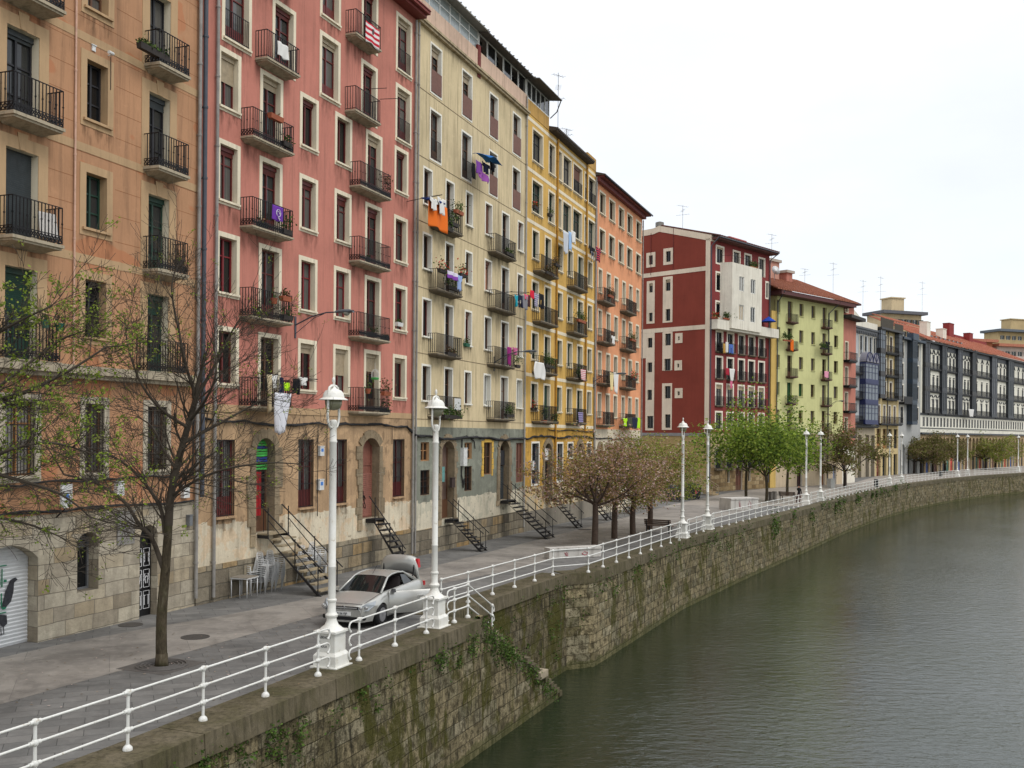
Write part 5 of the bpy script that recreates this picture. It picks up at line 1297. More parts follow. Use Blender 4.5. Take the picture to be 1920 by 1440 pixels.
def quay(name, label, P, wm=None, cw=1.05):
    o = thing(name, label, 'quay wall', (P[0][0], P[0][1], 0))
    ox, oy = P[0]; m = MB(); uv = []; u = 0; seg = []
    Q = []
    for a, b in zip(P, P[1:]):
        n = max(1, int(math.hypot(b[0]-a[0], b[1]-a[1])/4))
        for i in range(n): Q.append((a[0]+(b[0]-a[0])*i/n, a[1]+(b[1]-a[1])*i/n))
    Q.append(P[-1])
    def nrm(i):
        a = Vector(Q[max(i-1, 0)]); b = Vector(Q[min(i+1, len(Q)-1)]); d = (b-a).normalized(); return Vector((d.y, -d.x))
    us = [0]
    for a, b in zip(Q, Q[1:]): us.append(us[-1]+math.hypot(b[0]-a[0], b[1]-a[1]))
    lev = [0, -1.5, -3.2, -4.25, -7]
    def sn(i): d = (Vector(Q[i+1])-Vector(Q[i])).normalized(); return Vector((d.y, -d.x))
    def mit(i):
        n1 = sn(max(i-1, 0)); n2 = sn(min(i, len(Q)-2)); return (n1+n2)/(1+n1.dot(n2))
    for i in range(len(Q)-1):
        a, b = Vector(Q[i]), Vector(Q[i+1]); NA, NB = mit(i), mit(i+1)
        def bat(p, z): n = NA if p is a else NB; return (p.x+n.x*(-z*.035)-ox, p.y+n.y*(-z*.035)-oy, z)
        za, zb = gz(a.y)-.42, gz(b.y)-.42; k = len(m.v); zs = [(za, zb)]+[(z, z) for z in lev[1:]]
        for (z1, z2) in zs:
            m.v += [bat(a, z1), bat(b, z2)]; uv += [(us[i], z1), (us[i+1], z2)]
        for j in range(len(zs)-1): m.f.append((k+2*j, k+2*j+2, k+2*j+3, k+2*j+1)); m.m.append(0)
    m.build('wall', wm or moss_wall, o, uv=uv)
    m = MB(); rr = random.Random(len(Q)); e = .09
    tot = us[-1]; s = 0
    def at(s):
        for i in range(len(us)-1):
            if us[i] <= s <= us[i+1]+1e-6:
                t_ = (s-us[i])/(us[i+1]-us[i]); return Vector(Q[i])*(1-t_)+Vector(Q[i+1])*t_, nrm(i) if t_ < .5 else nrm(i+1)
        return Vector(Q[-1]), nrm(len(Q)-1)
    cuts = [0]
    corner = [us[k] for k in range(1, len(us)-1) if abs(nrm(k).dot(Vector((nrm(k-1))))) < .9]
    while cuts[-1] < tot:
        nx = min(cuts[-1]+rr.uniform(1.3, 1.9), tot)
        cuts.append(tot if tot-nx < .6 else nx)
    for s0, s1 in zip(cuts, cuts[1:]):
        (a, na), (b, nb) = at(s0+.006), at(s1-.006)
        if na.dot(nb) < .8: na = nb = ((b-a).normalized().yx * 1); na = Vector(((b-a).normalized().y, -(b-a).normalized().x)); nb = na
        za, zb = gz(a.y), gz(b.y); j = rr.uniform(-.012, .012); top = .022+rr.uniform(-.004, .006)
        p = []
        for (q, n, z, out) in ((a, na, za, e+j), (b, nb, zb, e+j), (b, nb, zb, -cw), (a, na, za, -cw)): p.append((q.x+n.x*out-ox, q.y+n.y*out-oy, z-.44))
        for (q, n, z, out) in ((a, na, za, e+j-.03), (b, nb, zb, e+j-.03), (b, nb, zb, -cw), (a, na, za, -cw)): p.append((q.x+n.x*out-ox, q.y+n.y*out-oy, z+top))
        m.hexa(p)
    m.build('coping', coping_m, o)
    return o
q1 = quay('quay_wall', 'mossy stone quay wall with thick coping in the near foreground', QN)
# end face of the near wall and the flight of stone steps down to the water
A = Vector(QN[2]); A2 = Vector(QR[0]); dq = Vector((.382, .924)); nq = Vector((.924, -.382))
m = MB(); uv = []
m.v += [(A.x-QN[0][0], A.y-QN[0][1], -.4), (A2.x-QN[0][0], A2.y-QN[0][1], -.4), (A2.x-QN[0][0], A2.y-QN[0][1], -7), (A.x-QN[0][0], A.y-QN[0][1], -7)]; m.f.append((0, 1, 2, 3)); m.m.append(0)
m.build('end_wall', moss_wall, q1, uv=[(0, 0), (1.3, 0), (1.3, -7), (0, -7)])
q2 = quay('quay_wall', 'mossy stretch of quay wall set back behind the stone steps, recess shade painted in', QR[:2], quay_moss_shade)
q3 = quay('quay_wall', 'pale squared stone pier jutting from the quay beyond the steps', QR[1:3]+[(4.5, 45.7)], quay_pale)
q4 = quay('quay_wall', 'long mossy stone quay wall running from the pier to the far bend', [(4.5, 45.7)]+QR[3:])
st = thing('stone_steps', 'mossy stone steps going down from the quay to the water', 'steps', (A.x, A.y, 0), math.atan2(dq.y, dq.x))
NS = 24; run = 7.35/NS; rise = 4.25/NS
m = MB(); w = 1.32
for i in range(NS):
    m.box(i*run, (i+1)*run+.02, .02, w, -7, -.05-rise*(i+1)+.0)
m.build('tread', coping_m, st)
m = MB(); uv = []
for i in range(NS):
    x0, x1 = i*run, (i+1)*run; z = -.02-rise*i+.06; k = len(m.v); b_ = .004-z*.035
    m.v += [(x0, -b_, z), (x1, -b_, z), (x1, .16, z), (x0, .16, z), (x0, -.249, -7), (x1, -.249, -7), (x0, .16, -7), (x1, .16, -7)]
    uv += [(x0, z), (x1, z), (x1, z), (x0, z), (x0, -7), (x1, -7), (x0, -7), (x1, -7)]
    m.f += [(k, k+1, k+2, k+3), (k, k+4, k+5, k+1), (k+3, k+2, k+7, k+6), (k+1, k+5, k+7, k+2)]; m.m += [0]*4
m.build('side_wall', moss_wall, st, uv=uv)
m = MB()
for i in range(12, 24): x = i*run; z = -.02-rise*i; m.box(x-.02, x+.28, -.2, .18, z-.06, z+.14)
m.build('edge_stone', coping_m, st)
p_ = G(980, 1262, -2.9); m = MB(); m.box(4.6, 5.35, -.35, .15, -2.95, -2.72); m.build('landing_stone', plain('pale_stone', (150, 138, 116), .9, var=.25, bump=.3), st)
# a small outfall spur further along
sp = G(1655, 905); m = MB(); m.hexa([(-.9,.2,-5.5),(-.9,-2.2,-5.5),(.9,-2.2,-5.5),(.9,.2,-5.5),(-.9,.2,-.9),(-.9,-.3,-.9),(.9,-.3,-.9),(.9,.2,-.9)])
o = m.build('buttress', moss_wall, None, uv=[(p[0], p[2]) for p in m.v]); o.location = (sp.x, sp.y, 0); o.rotation_euler.z = 1.0; tag(o, 'dark sloping stone buttress at the foot of the far quay', 'buttress')
# water
t = NT('river_water'); v = t.coord(scale=(.5, 1.0, 1)); 
n1 = t.noise(t.coord(scale=(.5, 1.0, 1), rot=(0, 0, .15)), 2.6, 3, .55, .35); n2 = t.noise(t.coord(scale=(.6, 1.3, 1), rot=(0, 0, -.1)), 7.5, 3, .6, .3); n3 = t.noise(t.coord(), .09, 3, .5)
hh = t.math('ADD', t.math('MULTIPLY', n1, 1.5), t.math('MULTIPLY', n2, .6)); hh = t.math('MULTIPLY', hh, t.ramp(n3, [(.3, (.55,)*3), (.65, (1.0,)*3)]))
b = t.new('ShaderNodeBump'); b.inputs['Strength'].default_value = 1.0; b.inputs['Distance'].default_value = .03; t.link(hh, b.inputs['Height']); t.link(b.outputs[0], t.b.inputs['Normal'])
water_m = t.fin(t.ramp(n3, [(.3, lin((28, 36, 22))), (.7, lin((36, 45, 30)))]), .03, spec=1.0); t.b.inputs['IOR'].default_value = 1.33
m = MB(); m.quad((-30, -60, WZ), (700, -60, WZ), (700, 700, WZ), (-30, 700, WZ)); struct(m.build('river_water', water_m))
# ------------------------------------------------------------------ railings and lamps
t = NT('white_paint'); v = t.coord(); c_ = t.ramp(t.noise(v, 8, 6, .75), [(.35, lin((218, 218, 212))), (.6, lin((208, 207, 200))), (.68, lin((170, 156, 132))), (.74, lin((120, 82, 56)))]); white_paint = t.fin(c_, .42, spec=.4)
t = NT('lamp_white'); v = t.coord(); c_ = t.ramp(t.noise(v, 5, 6, .75), [(.35, lin((222, 221, 214))), (.62, lin((214, 212, 202))), (.72, lin((158, 138, 104)))]); lamp_white = t.fin(c_, .4, spec=.4)
def post_mesh():
    m = MB(); m.lathe([(.001, .0), (.088, .0), (.088, .03), (.078, .06), (.048, .09), (.03, .105), (.029, 1.05)], 12)
    for z in (.37, .71, 1.05): m.lathe([(.03, z-.06), (.044, z-.048), (.057, z-.025), (.06, z), (.057, z+.025), (.042, z+.046), (.016, z+.055)], 12)
    return mesh_of(m, 'post', white_paint, .6)
POST = post_mesh()
def railing(label, pts, hook0=True, hook1=True, nat=2.03, inset=0, posts=None, zf=None, exact=False):
    zf = zf or (lambda x, y: gz(y)+.022)
    P = [Vector(p) for p in pts]; segs = [(b-a).length for a, b in zip(P, P[1:])]; tot = sum(segs)
    def at(s):
        if s <= 0: d = (P[1]-P[0]).normalized(); return P[0]+d*s
        for a, b, l in zip(P, P[1:], segs):
            if s <= l+1e-6: return a+(b-a)*s/l
            s -= l
        d = (P[-1]-P[-2]).normalized(); return P[-1]+d*s
    if exact: S = [0]; [S.append(S[-1]+l) for l in segs]
    else: n = max(1, round(tot/nat)); S = [tot*i/n for i in range(n+1)]
    b0 = at(S[0]); root = thing('railing', label, 'railing', (b0.x, b0.y, zf(b0.x, b0.y)))
    zr = root.location.z
    rm = MB()
    for s in S:
        p = at(s); o = link('post', POST, root); o.location = (p.x-b0.x, p.y-b0.y, zf(p.x, p.y)-zr)
    for z in (.37, .71, 1.05):
        L = []
        if hook0: 
            for (ds, dz) in ((-.43, -.24), (-.49, -.17), (-.5, -.1), (-.46, -.03), (-.36, 0)): p = at(S[0]+ds); L.append((p.x-b0.x, p.y-b0.y, zf(p.x, p.y)-zr+z+dz))
        for s in S: p = at(s); L.append((p.x-b0.x, p.y-b0.y, zf(p.x, p.y)-zr+z))
        if hook1:
            for (ds, dz) in ((.36, 0), (.46, -.03), (.5, -.1), (.49, -.17), (.43, -.24)): p = at(S[-1]+ds); L.append((p.x-b0.x, p.y-b0.y, zf(p.x, p.y)-zr+z+dz))
        rm.tube(L, .0225, 8)
        if hook0: rm.lathe([(.001, -.035), (.03, -.02), (.035, 0), (.03, .02), (.001, .035)], 8, L[0])
        if hook1: rm.lathe([(.001, -.035), (.03, -.02), (.035, 0), (.03, .02), (.001, .035)], 8, L[-1])
        for s in S:
            p = at(s); q = at(s+.11) if s < S[-1] else at(s); r_ = at(s-.11) if s > 0 else at(s)
            if (q-r_).length > .02: rm.tube([(r_.x-b0.x, r_.y-b0.y, zf(r_.x, r_.y)-zr+z), (p.x-b0.x, p.y-b0.y, zf(p.x, p.y)-zr+z), (q.x-b0.x, q.y-b0.y, zf(q.x, q.y)-zr+z)], .038, 8)
    rm.build('rail', white_paint, root, smooth=.9); return root
u_ = Vector((.382, .924))
e1 = Vector((-4.57, 23.86))
railing('white three bar railing in the left foreground, before the first lamp', [tuple(e1-u_*2.05*6), tuple(e1)], hook0=False)
railing('short white railing between the first and second white lamps', [(-3.85, 25.53), (-2.45, 29.2)], nat=2.0)
r3 = railing('short white railing beside the second lamp, at the top of the steps', [(-1.74, 31.0), (-1.36, 31.92)], hook1=False, nat=1.1)
# sloping handrail down the steps
sx = Vector((-1.36, 31.92)); ex = Vector((-.62, 33.75)); za, zb = gz(32)+.02, -1.0
hr_ = thing('handrail', 'white sloping handrail following the stone steps down', 'handrail', (ex.x, ex.y, zb))
p = link('post', POST, hr_); p.location = (0, 0, 0)
m = MB()
for z in (.37, .71, 1.05):
    a = Vector((sx.x-ex.x, sx.y-ex.y, za-zb+z)); b_ = Vector((0, 0, z)) if z > .4 else Vector((0, 0, z)) ; d_ = Vector((u_.x, u_.y, 0))
    m.tube([a, b_, b_+d_*.12+Vector((0,0,-.05)), b_+d_*.17+Vector((0,0,-.14)), b_+d_*.12+Vector((0,0,-.23))], .026, 8)
m.build('rail', white_paint, hr_, smooth=.9)
railing('white railing behind the steps, turning at the stone pier, up to the third lamp', [(-2.3, 33.1), (1.9, 42.6), (3.3, 43.3), (9.75, 58.2)], hook0=False)
railing('short white railing between the third and fourth white lamps', [(10.75, 60.6), (12.3, 64.2)], nat=1.8)
railing('white railing from the fourth lamp past the graffiti block to the fifth lamp', [(13.35, 66.15), (19.8, 78.97), (26.9, 92.6)])
railing('short white railing between the fifth and sixth white lamps', [(28.7, 95.9), (29.9, 98.0)], nat=2)
railing('white railing curving from the sixth lamp to the seventh', [(31.2, 99.6), (38.21, 112.1), (47.48, 128.3), (50.0, 132.6)])
railing('short white railing between the seventh and eighth white lamps', [(51.6, 135.0), (54.6, 139.6)])
railing('white railing along the far bend from the eighth to the ninth lamp', [(56.0, 141.9), (67.64, 158.2), (73.3, 165.6)])
railing('short white railing between the ninth and tenth white lamps', [(75.2, 167.9), (78.4, 171.8)])
railing('white railing between the tenth and eleventh lamps at the far bend', [(80.2, 173.6), (94.3, 188.3), (96.8, 190.8)])
railing('white railing beyond the last lamps at the right edge', [(102.5, 196.6), (120, 213.5)])
def lamp_parts(root):
    m = MB(); m.box(-.38, .38, -.38, .38, 0, .04); m.box(-.32, .32, -.32, .32, .04, .3)
    m.hexa([(-.32,-.32,.3),(.32,-.32,.3),(.32,.32,.3),(-.32,.32,.3),(-.26,-.26,.38),(.26,-.26,.38),(.26,.26,.38),(-.26,.26,.38)])
    m.box(-.25, .25, -.25, .25, .38, .86); m.box(-.32, .32, -.32, .32, .86, .91)
    m.build('pedestal', lamp_white, root)
    m = MB(); m.lathe([(r_*(.83 if z_ > 1.0 else .92), z_) for r_, z_ in [(.34, .91), (.3, .95), (.21, 1.03), (.155, 1.13), (.14, 1.2), (.185, 1.24), (.19, 1.28), (.15, 1.32), (.122, 1.35), (.122, 1.6), (.148, 1.62), (.148, 1.66), (.115, 1.68), (.112, 2.45), (.119, 2.46), (.119, 2.49), (.11, 2.5), (.107, 5.55), (.122, 5.57), (.122, 5.6), (.105, 5.62), (.1, 6.0), (.12, 6.03), (.11, 6.1), (.07, 6.13)]], 20)
    m.build('pole', lamp_white, root, smooth=.7)
    m = MB(); P = [(.06, 5.92), (.17, 5.96), (.235, 6.08), (.26, 6.2), (.24, 6.55), (.23, 6.78), (.19, 6.92), (.1, 6.97), (0, 6.98)]
    for s in (-1, 1): m.tube([(s*x, 0, z) for x, z in P], .032, 8)
    m.lathe([(.02, 6.97), (.035, 7.0), (.02, 7.04), (.045, 7.09), (.035, 7.16), (.008, 7.2)], 8); m.build('bracket', lamp_white, root, smooth=.8)
    m = MB(); m.lathe([(.36, 6.62), (.355, 6.635), (.27, 6.68), (.25, 6.78), (.2, 6.85), (.08, 6.9), (.03, 6.96)], 20); m.build('lamp_hood', lamp_white, root, smooth=.6)
    m = MB(); m.lathe([(.01, 6.36), (.1, 6.375), (.17, 6.42), (.205, 6.5), (.215, 6.62)], 18); m.build('lamp_globe', plain('frosted_globe', (130, 128, 104), .25, var=.08), root, smooth=True)
LAMPS = [(-4.45, 24.96), (-2.31, 30.38), (10.22, 59.92), (12.92, 66.11), (27.88, 94.93), (30.89, 100.29), (50.71, 134.6), (54.67, 140.6), (74.18, 166.9), (78.27, 172.2), (97.7, 193.4), (101.49, 197.2)]
LN = ['tallest in the picture, left of the silver car', 'just right of the silver car', 'left one of the pair before the red gable wall', 'right one of the pair before the red gable wall', 'left one of the pair beside the walking person', 'right one of the pair beside the walking person', 'left one of the pair before the yellow gallery house', 'right one of the pair before the yellow gallery house', 'left one of the pair in the middle of the arcade', 'right one of the pair in the middle of the arcade', 'last but one at the right edge', 'the one nearest the right edge']
proto = None
for i, (x, y) in enumerate(LAMPS):
    lab = 'white lamp post, ' + LN[i]
    if proto is None:
        proto = thing('lamp_post', lab, 'lamp post', (x, y, gz(y)+.005), math.atan2(.924, .382)-0); proto['group'] = 'white lamp posts along the quay railing'; lamp_parts(proto)
        bpy.context.view_layer.update(); 
        # faded hand lettering on the first pedestal
    else:
        c = copy_tree(proto); c.location = (x, y, gz(y)+.005); c['label'] = lab
        ang = [0, 0, 1.17, 1.17, 1.06, 1.06, .99, .99, .88, .88, .8, .8][i]
        if i > 1: c.rotation_euler.z = ang
mk = plain('marker_ink', (66, 64, 62), .8)
for s_, z, sz in (('ABRAISO', .72, .1), ('A', .62, .08), ('ANDUA', .5, .08)):
    q = text3d(s_, -.24, z, sz, mk, proto, y=0); q.rotation_euler = (PI/2, 0, -PI/2); q.location = (-.254, .21, z); q.scale = (.85, 1, 1)
# ------------------------------------------------------------------ wall lamps on bent arms
def wall_lamp(f, px, py, D, label, drop=.0, up=.45):
    u, z = f.uz(px, py); w0 = f.world(u, 0, z); o = thing('wall_lamp', label, 'street lamp', (w0.x, w0.y, z), f.rz(), 'grey lanterns on arms fixed to facades')
    m = MB(); m.box(-.05, .05, -.04, 0, -.2, .35); m.tube([(0, 0, -.0), (0, -D*.4, up*.7), (0, -D*.75, up), (0, -D, up)], .028, 6); m.tube([(0, 0, -.35), (0, -D*.45, up*.55), (0, -D*.7, up*.9)], .014, 5); m.box(-.04, .04, -.04, 0, -.5, -.2); m.build('arm', pipe_dark, o, smooth=.7)
    m = MB(); n = 10
    for k, (y, w, zt, zb) in enumerate(((-D+.08, .05, .05, -.03), (-D-.1, .11, .08, -.05), (-D-.35, .16, .1, -.06), (-D-.55, .16, .09, -.06), (-D-.72, .09, .05, -.04))):
        for j in range(n):
            a = 2*PI*j/n; m.v.append((w*math.cos(a), y, up+(zt if math.sin(a) > 0 else -zb)*math.sin(a)))
    for k in range(4):
        for j in range(n): m.f.append((k*n+j, k*n+(j+1) % n, (k+1)*n+(j+1) % n, (k+1)*n+j)); m.m.append(0)
    m.f += [tuple(range(n)), tuple(4*n+j for j in reversed(range(n)))]; m.m += [0, 0]; m.build('lamp_head', plain('lamp_grey', (88, 94, 100), .5), o, smooth=True)
    m = MB(); m.lathe([(.01, -.13), (.08, -.11), (.13, -.05), (.14, 0)], 12, (0, -D-.42, up-.03)); m.build('lamp_glass', plain('lamp_lens', (150, 148, 136), .2), o, smooth=True)
wall_lamp(pink_f, 553, 610, 1.9, 'grey street lamp on a curved arm from the pink block')
wall_lamp(cream_f, 926, 680, 1.9, 'grey street lamp on a curved arm from the cream block', up=.6)
wall_lamp(yellow_f, 1112, 716, 1.9, 'grey street lamp on an arm between yellow and coral blocks', up=.6)
wall_lamp(green_f, 1553, 765, 1.6, 'grey street lamp on an arm from the green block', up=.9)
# ------------------------------------------------------------------ trees
t = NT('bark'); v = t.coord(scale=(1, 1, .35)); c_ = t.ramp(t.noise(v, 9, 6, .7, .4), [(.3, lin((44, 38, 30))), (.55, lin((78, 70, 56))), (.75, lin((104, 98, 82)))])
c_ = t.mix(t.ramp(t.noise(t.coord(), 2.5, 4, .6), [(.5, (0,0,0)), (.7, (.4,)*3)]), c_, lin((70, 74, 44))); t.bump(t.noise(v, 16, 6, .7), .7, .02); bark_m = t.fin(c_, .95, spec=.1)
twig_m = plain('twig_bark', (66, 58, 48), .9, var=.3, scale=3)
bark_dark = plain('bark_reddish', (74, 60, 50), .9, var=.35, scale=8, bump=.5)
def leafquads(m, p, n, spread, size, rr, flat=1.0, long=1.6):
    for _ in range(n):
        c = Vector((p[0]+rr.gauss(0, spread), p[1]+rr.gauss(0, spread), p[2]+rr.gauss(0, spread*flat)))
        a = Vector((rr.uniform(-1, 1), rr.uniform(-1, 1), rr.uniform(-.7, .7))).normalized(); b = a.cross(Vector((rr.uniform(-1, 1), rr.uniform(-1, 1), rr.uniform(-1, 1)))).normalized()
        s = size*rr.uniform(.6, 1.3); a *= s*long*.5; b *= s*.5
        k = len(m.v); m.v += [tuple(c-a), tuple(c-a*.1+b), tuple(c+a), tuple(c-a*.1-b)]; m.f.append((k, k+1, k+2, k+3)); m.m.append(0)
def bez(p, d, L, rr, n=4, wob=.25, lift=.0):
    pts = [Vector(p)]; d = Vector(d).normalized()
    for i in range(n):
        d = (d + Vector((rr.uniform(-1, 1), rr.uniform(-1, 1), rr.uniform(-1, 1)))*wob + Vector((0, 0, lift))).normalized()
        pts.append(pts[-1]+d*L/n)
    return pts, d
def side(d, rr, ang):
    o = d.cross(Vector((rr.uniform(-1, 1), rr.uniform(-1, 1), rr.uniform(-1, 1)))).normalized()
    return (d*math.cos(ang)+o*math.sin(ang)).normalized()
def spray(m, tips, p, d, L, r, lev, rr, lift, k=4, wob=.22, ang=(.5, .95), ratio=.62):
    """a branch with side branches down to twigs"""
    pts, dd = bez(p, d, L, rr, 4, wob, lift); n = 5 if r > .03 else (4 if r > .014 else 3)
    m.tube(pts, [max(.0045, r*(1-.62*i/4)) for i in range(5)], n, cap=False)
    if lev == 0: tips.append((pts[-1], dd)); tips.append((pts[2], dd)); return
    for j in range(k):
        f = rr.uniform(.25, 1.0) if j < k-1 else 1.0; i = min(3, int(f*4)); q = pts[i].lerp(pts[i+1], f*4-i)
        dl = (pts[i+1]-pts[i]).normalized(); spray(m, tips, q, side(dl, rr, rr.uniform(*ang)) if j < k-1 else dl, L*ratio*rr.uniform(.75, 1.15), max(.005, r*(1-.62*f)*.62), lev-1, rr, lift, k, wob, ang, ratio)
def limb(m, P, r0, r1, n=7):
    """a smooth limb through the given points"""
    P = [Vector(p) for p in P]; out = []
    for i in range(len(P)-1):
        a = P[max(i-1, 0)]; b = P[i]; c = P[i+1]; d = P[min(i+2, len(P)-1)]
        for s in range(4):
            t_ = s/4; out.append(.5*((2*b)+(c-a)*t_+(2*a-5*b+4*c-d)*t_*t_+(3*b-a-3*c+d)*t_**3))
    out.append(P[-1]); k = len(out)-1
    m.tube(out, [r0+(r1-r0)*i/k for i in range(k+1)], n, cap=False); return out
def bare_tree(label, base, limbs, trunkpts, r0, seed, leaf_m, leafy, dens=1.0, blen=1.25, name='street_tree', size=.055, levels=2):
    rr = random.Random(seed); o = thing(name, label, 'tree', tuple(base)); B = Vector(base)
    m = MB(); tips = []; T = [Vector(p)-B for p in trunkpts]
    limb(m, T, r0, r0*.68, 12); m.lathe([(r0*1.25, -.02), (r0*1.08, .12), (r0, .3)], 12)
    m.build('trunk', bark_m, o, smooth=True)
    m = MB()
    for P, ra, rb, k in limbs:
        P = [Vector(p)-B for p in P]; out = limb(m, P, ra, rb, 8)
        L = sum((b-a).length for a, b in zip(out, out[1:])); nb = int(L*k*dens)
        for j in range(nb):
            f = rr.uniform(.12, 1.0); i = min(len(out)-2, int(f*(len(out)-1))); dl = (out[i+1]-out[i]).normalized(); r = ra+(rb-ra)*f
            spray(m, tips, out[i], side(dl, rr, rr.uniform(.45, 1.0)), blen*rr.uniform(.6, 1.25)*(1.1-.35*f), max(.010, r*.42), levels, rr, .05, 5)
        spray(m, tips, out[-1], dl, blen, max(rb, .01), levels, rr, .06, 4)
    m.build('branches', twig_m, o, smooth=True)
    lm = MB()
    for p, d in tips:
        if rr.random() < leafy(p+B): leafquads(lm, p, rr.randint(5, 9), .045, size, rr)
    lm.build('leaves', leaf_m, o); print('tips', len(tips), len(m.f), len(lm.f)); return o
spring_leaf = islands('spring_leaf', [(124, 146, 44), (108, 132, 38), (144, 158, 66), (96, 116, 38), (130, 136, 70)], trans=.35)
def px(u, v, Y=24.9): return tuple(AT(u, v, Y))
tb = G(303, 1248)
Y0 = tb.y
L1 = [
 ([px(307, 1068), px(285, 1010, Y0-.1), px(262, 985, Y0-.3), px(232, 940, Y0-.5), px(178, 905, Y0-.7), px(120, 890, Y0-.9)], .07, .02, 3.2),
 ([px(309, 1000), px(300, 950, Y0+.1), px(262, 895, Y0+.3), px(215, 858, Y0+.6), px(150, 835, Y0+.7)], .06, .016, 3.4),
 ([px(316, 985), px(320, 930), px(333, 870, Y0+.1), px(352, 800, Y0+.15), px(368, 745, Y0+.2)], .11, .07, 3.0),
 ([px(368, 745, Y0+.2), px(350, 690, Y0+.1), px(335, 620, Y0), px(322, 545, Y0-.1), px(330, 500, Y0-.1)], .05, .012, 3.4),
 ([px(368, 745, Y0+.2), px(400, 690, Y0+.4), px(430, 630, Y0+.6), px(455, 590, Y0+.7)], .05, .012, 3.4),
 ([px(345, 830, Y0+.1), px(400, 800, Y0+.5), px(455, 770, Y0+.9), px(510, 740, Y0+1.2)], .05, .012, 3.4),
 ([px(322, 930), px(360, 905, Y0-.4), px(420, 880, Y0-.7), px(500, 868, Y0-1.0), px(560, 870, Y0-1.1)], .045, .01, 3.4),
 ([px(350, 800, Y0+.1), px(305, 770, Y0-.3), px(265, 720, Y0-.7), px(240, 650, Y0-.8), px(235, 600, Y0-.8)], .045, .012, 3.4),
 ([px(330, 880, Y0), px(305, 840, Y0+.6), px(285, 800, Y0+1.1), px(255, 780, Y0+1.5)], .04, .012, 3.2),
 ([px(355, 790, Y0+.2), px(385, 750, Y0-.6), px(405, 700, Y0-1.1), px(400, 640, Y0-1.3)], .045, .012, 3.2),
]
bare_tree('bare budding street tree on the pavement, left of the first white lamp', (tb.x, tb.y, gz(tb.y)), L1, [px(303, 1250), px(303, 1160), px(310, 1070), px(316, 985)], .145, 5, spring_leaf, lambda p: .03, 1.6, 1.15, size=.036)
for q in range(1):
    m = MB(); [m.lathe([(a+.07, .006), (a+.07, .035), (a, .035), (a, .006)], 28) if 0 else m.tube([((a)*math.cos(k*PI/16), a*math.sin(k*PI/16), .016) for k in range(33)], .026, 6, cap=False) for a in (.3, .4, .5, .6)]; m.box(-.75, .75, -.75, .75, -.03, .006)
    g_ = m.build('tree_grate', plain('grate_iron', (84, 80, 76), .7), None, smooth=.4); g_.location = (tb.x, tb.y, gz(tb.y)); g_.rotation_euler.z = 1.17; tag(g_, 'round ringed iron grate at the foot of the bare tree', 'tree grate')
# the next tree of the row stands left of the frame and reaches in with budding boughs
t2 = Vector((-11.35, 18.9, 0)); Y2 = t2.y
L2 = [
 ([px(-190, 900, Y2), px(-110, 860, Y2), px(0, 890, Y2+.2), px(110, 925, Y2+.4), px(170, 970, Y2+.5)], .06, .012, 3.6),
 ([px(-190, 850, Y2), px(-80, 760, Y2+.2), px(20, 745, Y2+.4), px(120, 700, Y2+.6), px(200, 650, Y2+.8)], .07, .014, 3.8),
 ([px(-190, 800, Y2), px(-120, 700, Y2-.3), px(-30, 640, Y2-.5), px(40, 600, Y2-.6), px(95, 575, Y2-.6)], .06, .012, 3.6),
 ([px(-190, 900, Y2), px(-90, 900, Y2-.4), px(0, 850, Y2-.6), px(90, 830, Y2-.8), px(170, 850, Y2-.9)], .055, .012, 3.6),
 ([px(-190, 920, Y2), px(-110, 930, Y2+.3), px(-40, 960, Y2+.6), px(60, 985, Y2+.9), px(120, 1010, Y2+1)], .05, .01, 3.4),
 ([px(-190, 800, Y2), px(-190, 700, Y2+.2), px(-210, 600, Y2), px(-200, 500, Y2)], .08, .02, 3),
 ([px(-190, 860, Y2), px(-290, 760, Y2), px(-380, 680, Y2+.3)], .07, .02, 3),
 ([px(-60, 770, Y2+.2), px(30, 700, Y2+1.0), px(110, 640, Y2+1.5), px(160, 620, Y2+1.6)], .04, .01, 3.6),
]
bare_tree('budding street tree reaching in over the left edge with fresh green leaves', (t2.x, t2.y, 0), L2, [(t2.x, t2.y, -.05), (t2.x, t2.y, 2.2), px(-190, 900, Y2), px(-190, 800, Y2)], .16, 9, spring_leaf, lambda p: .2 if p.z > 5.2 else .1, 1.4, 1.0, size=.042)
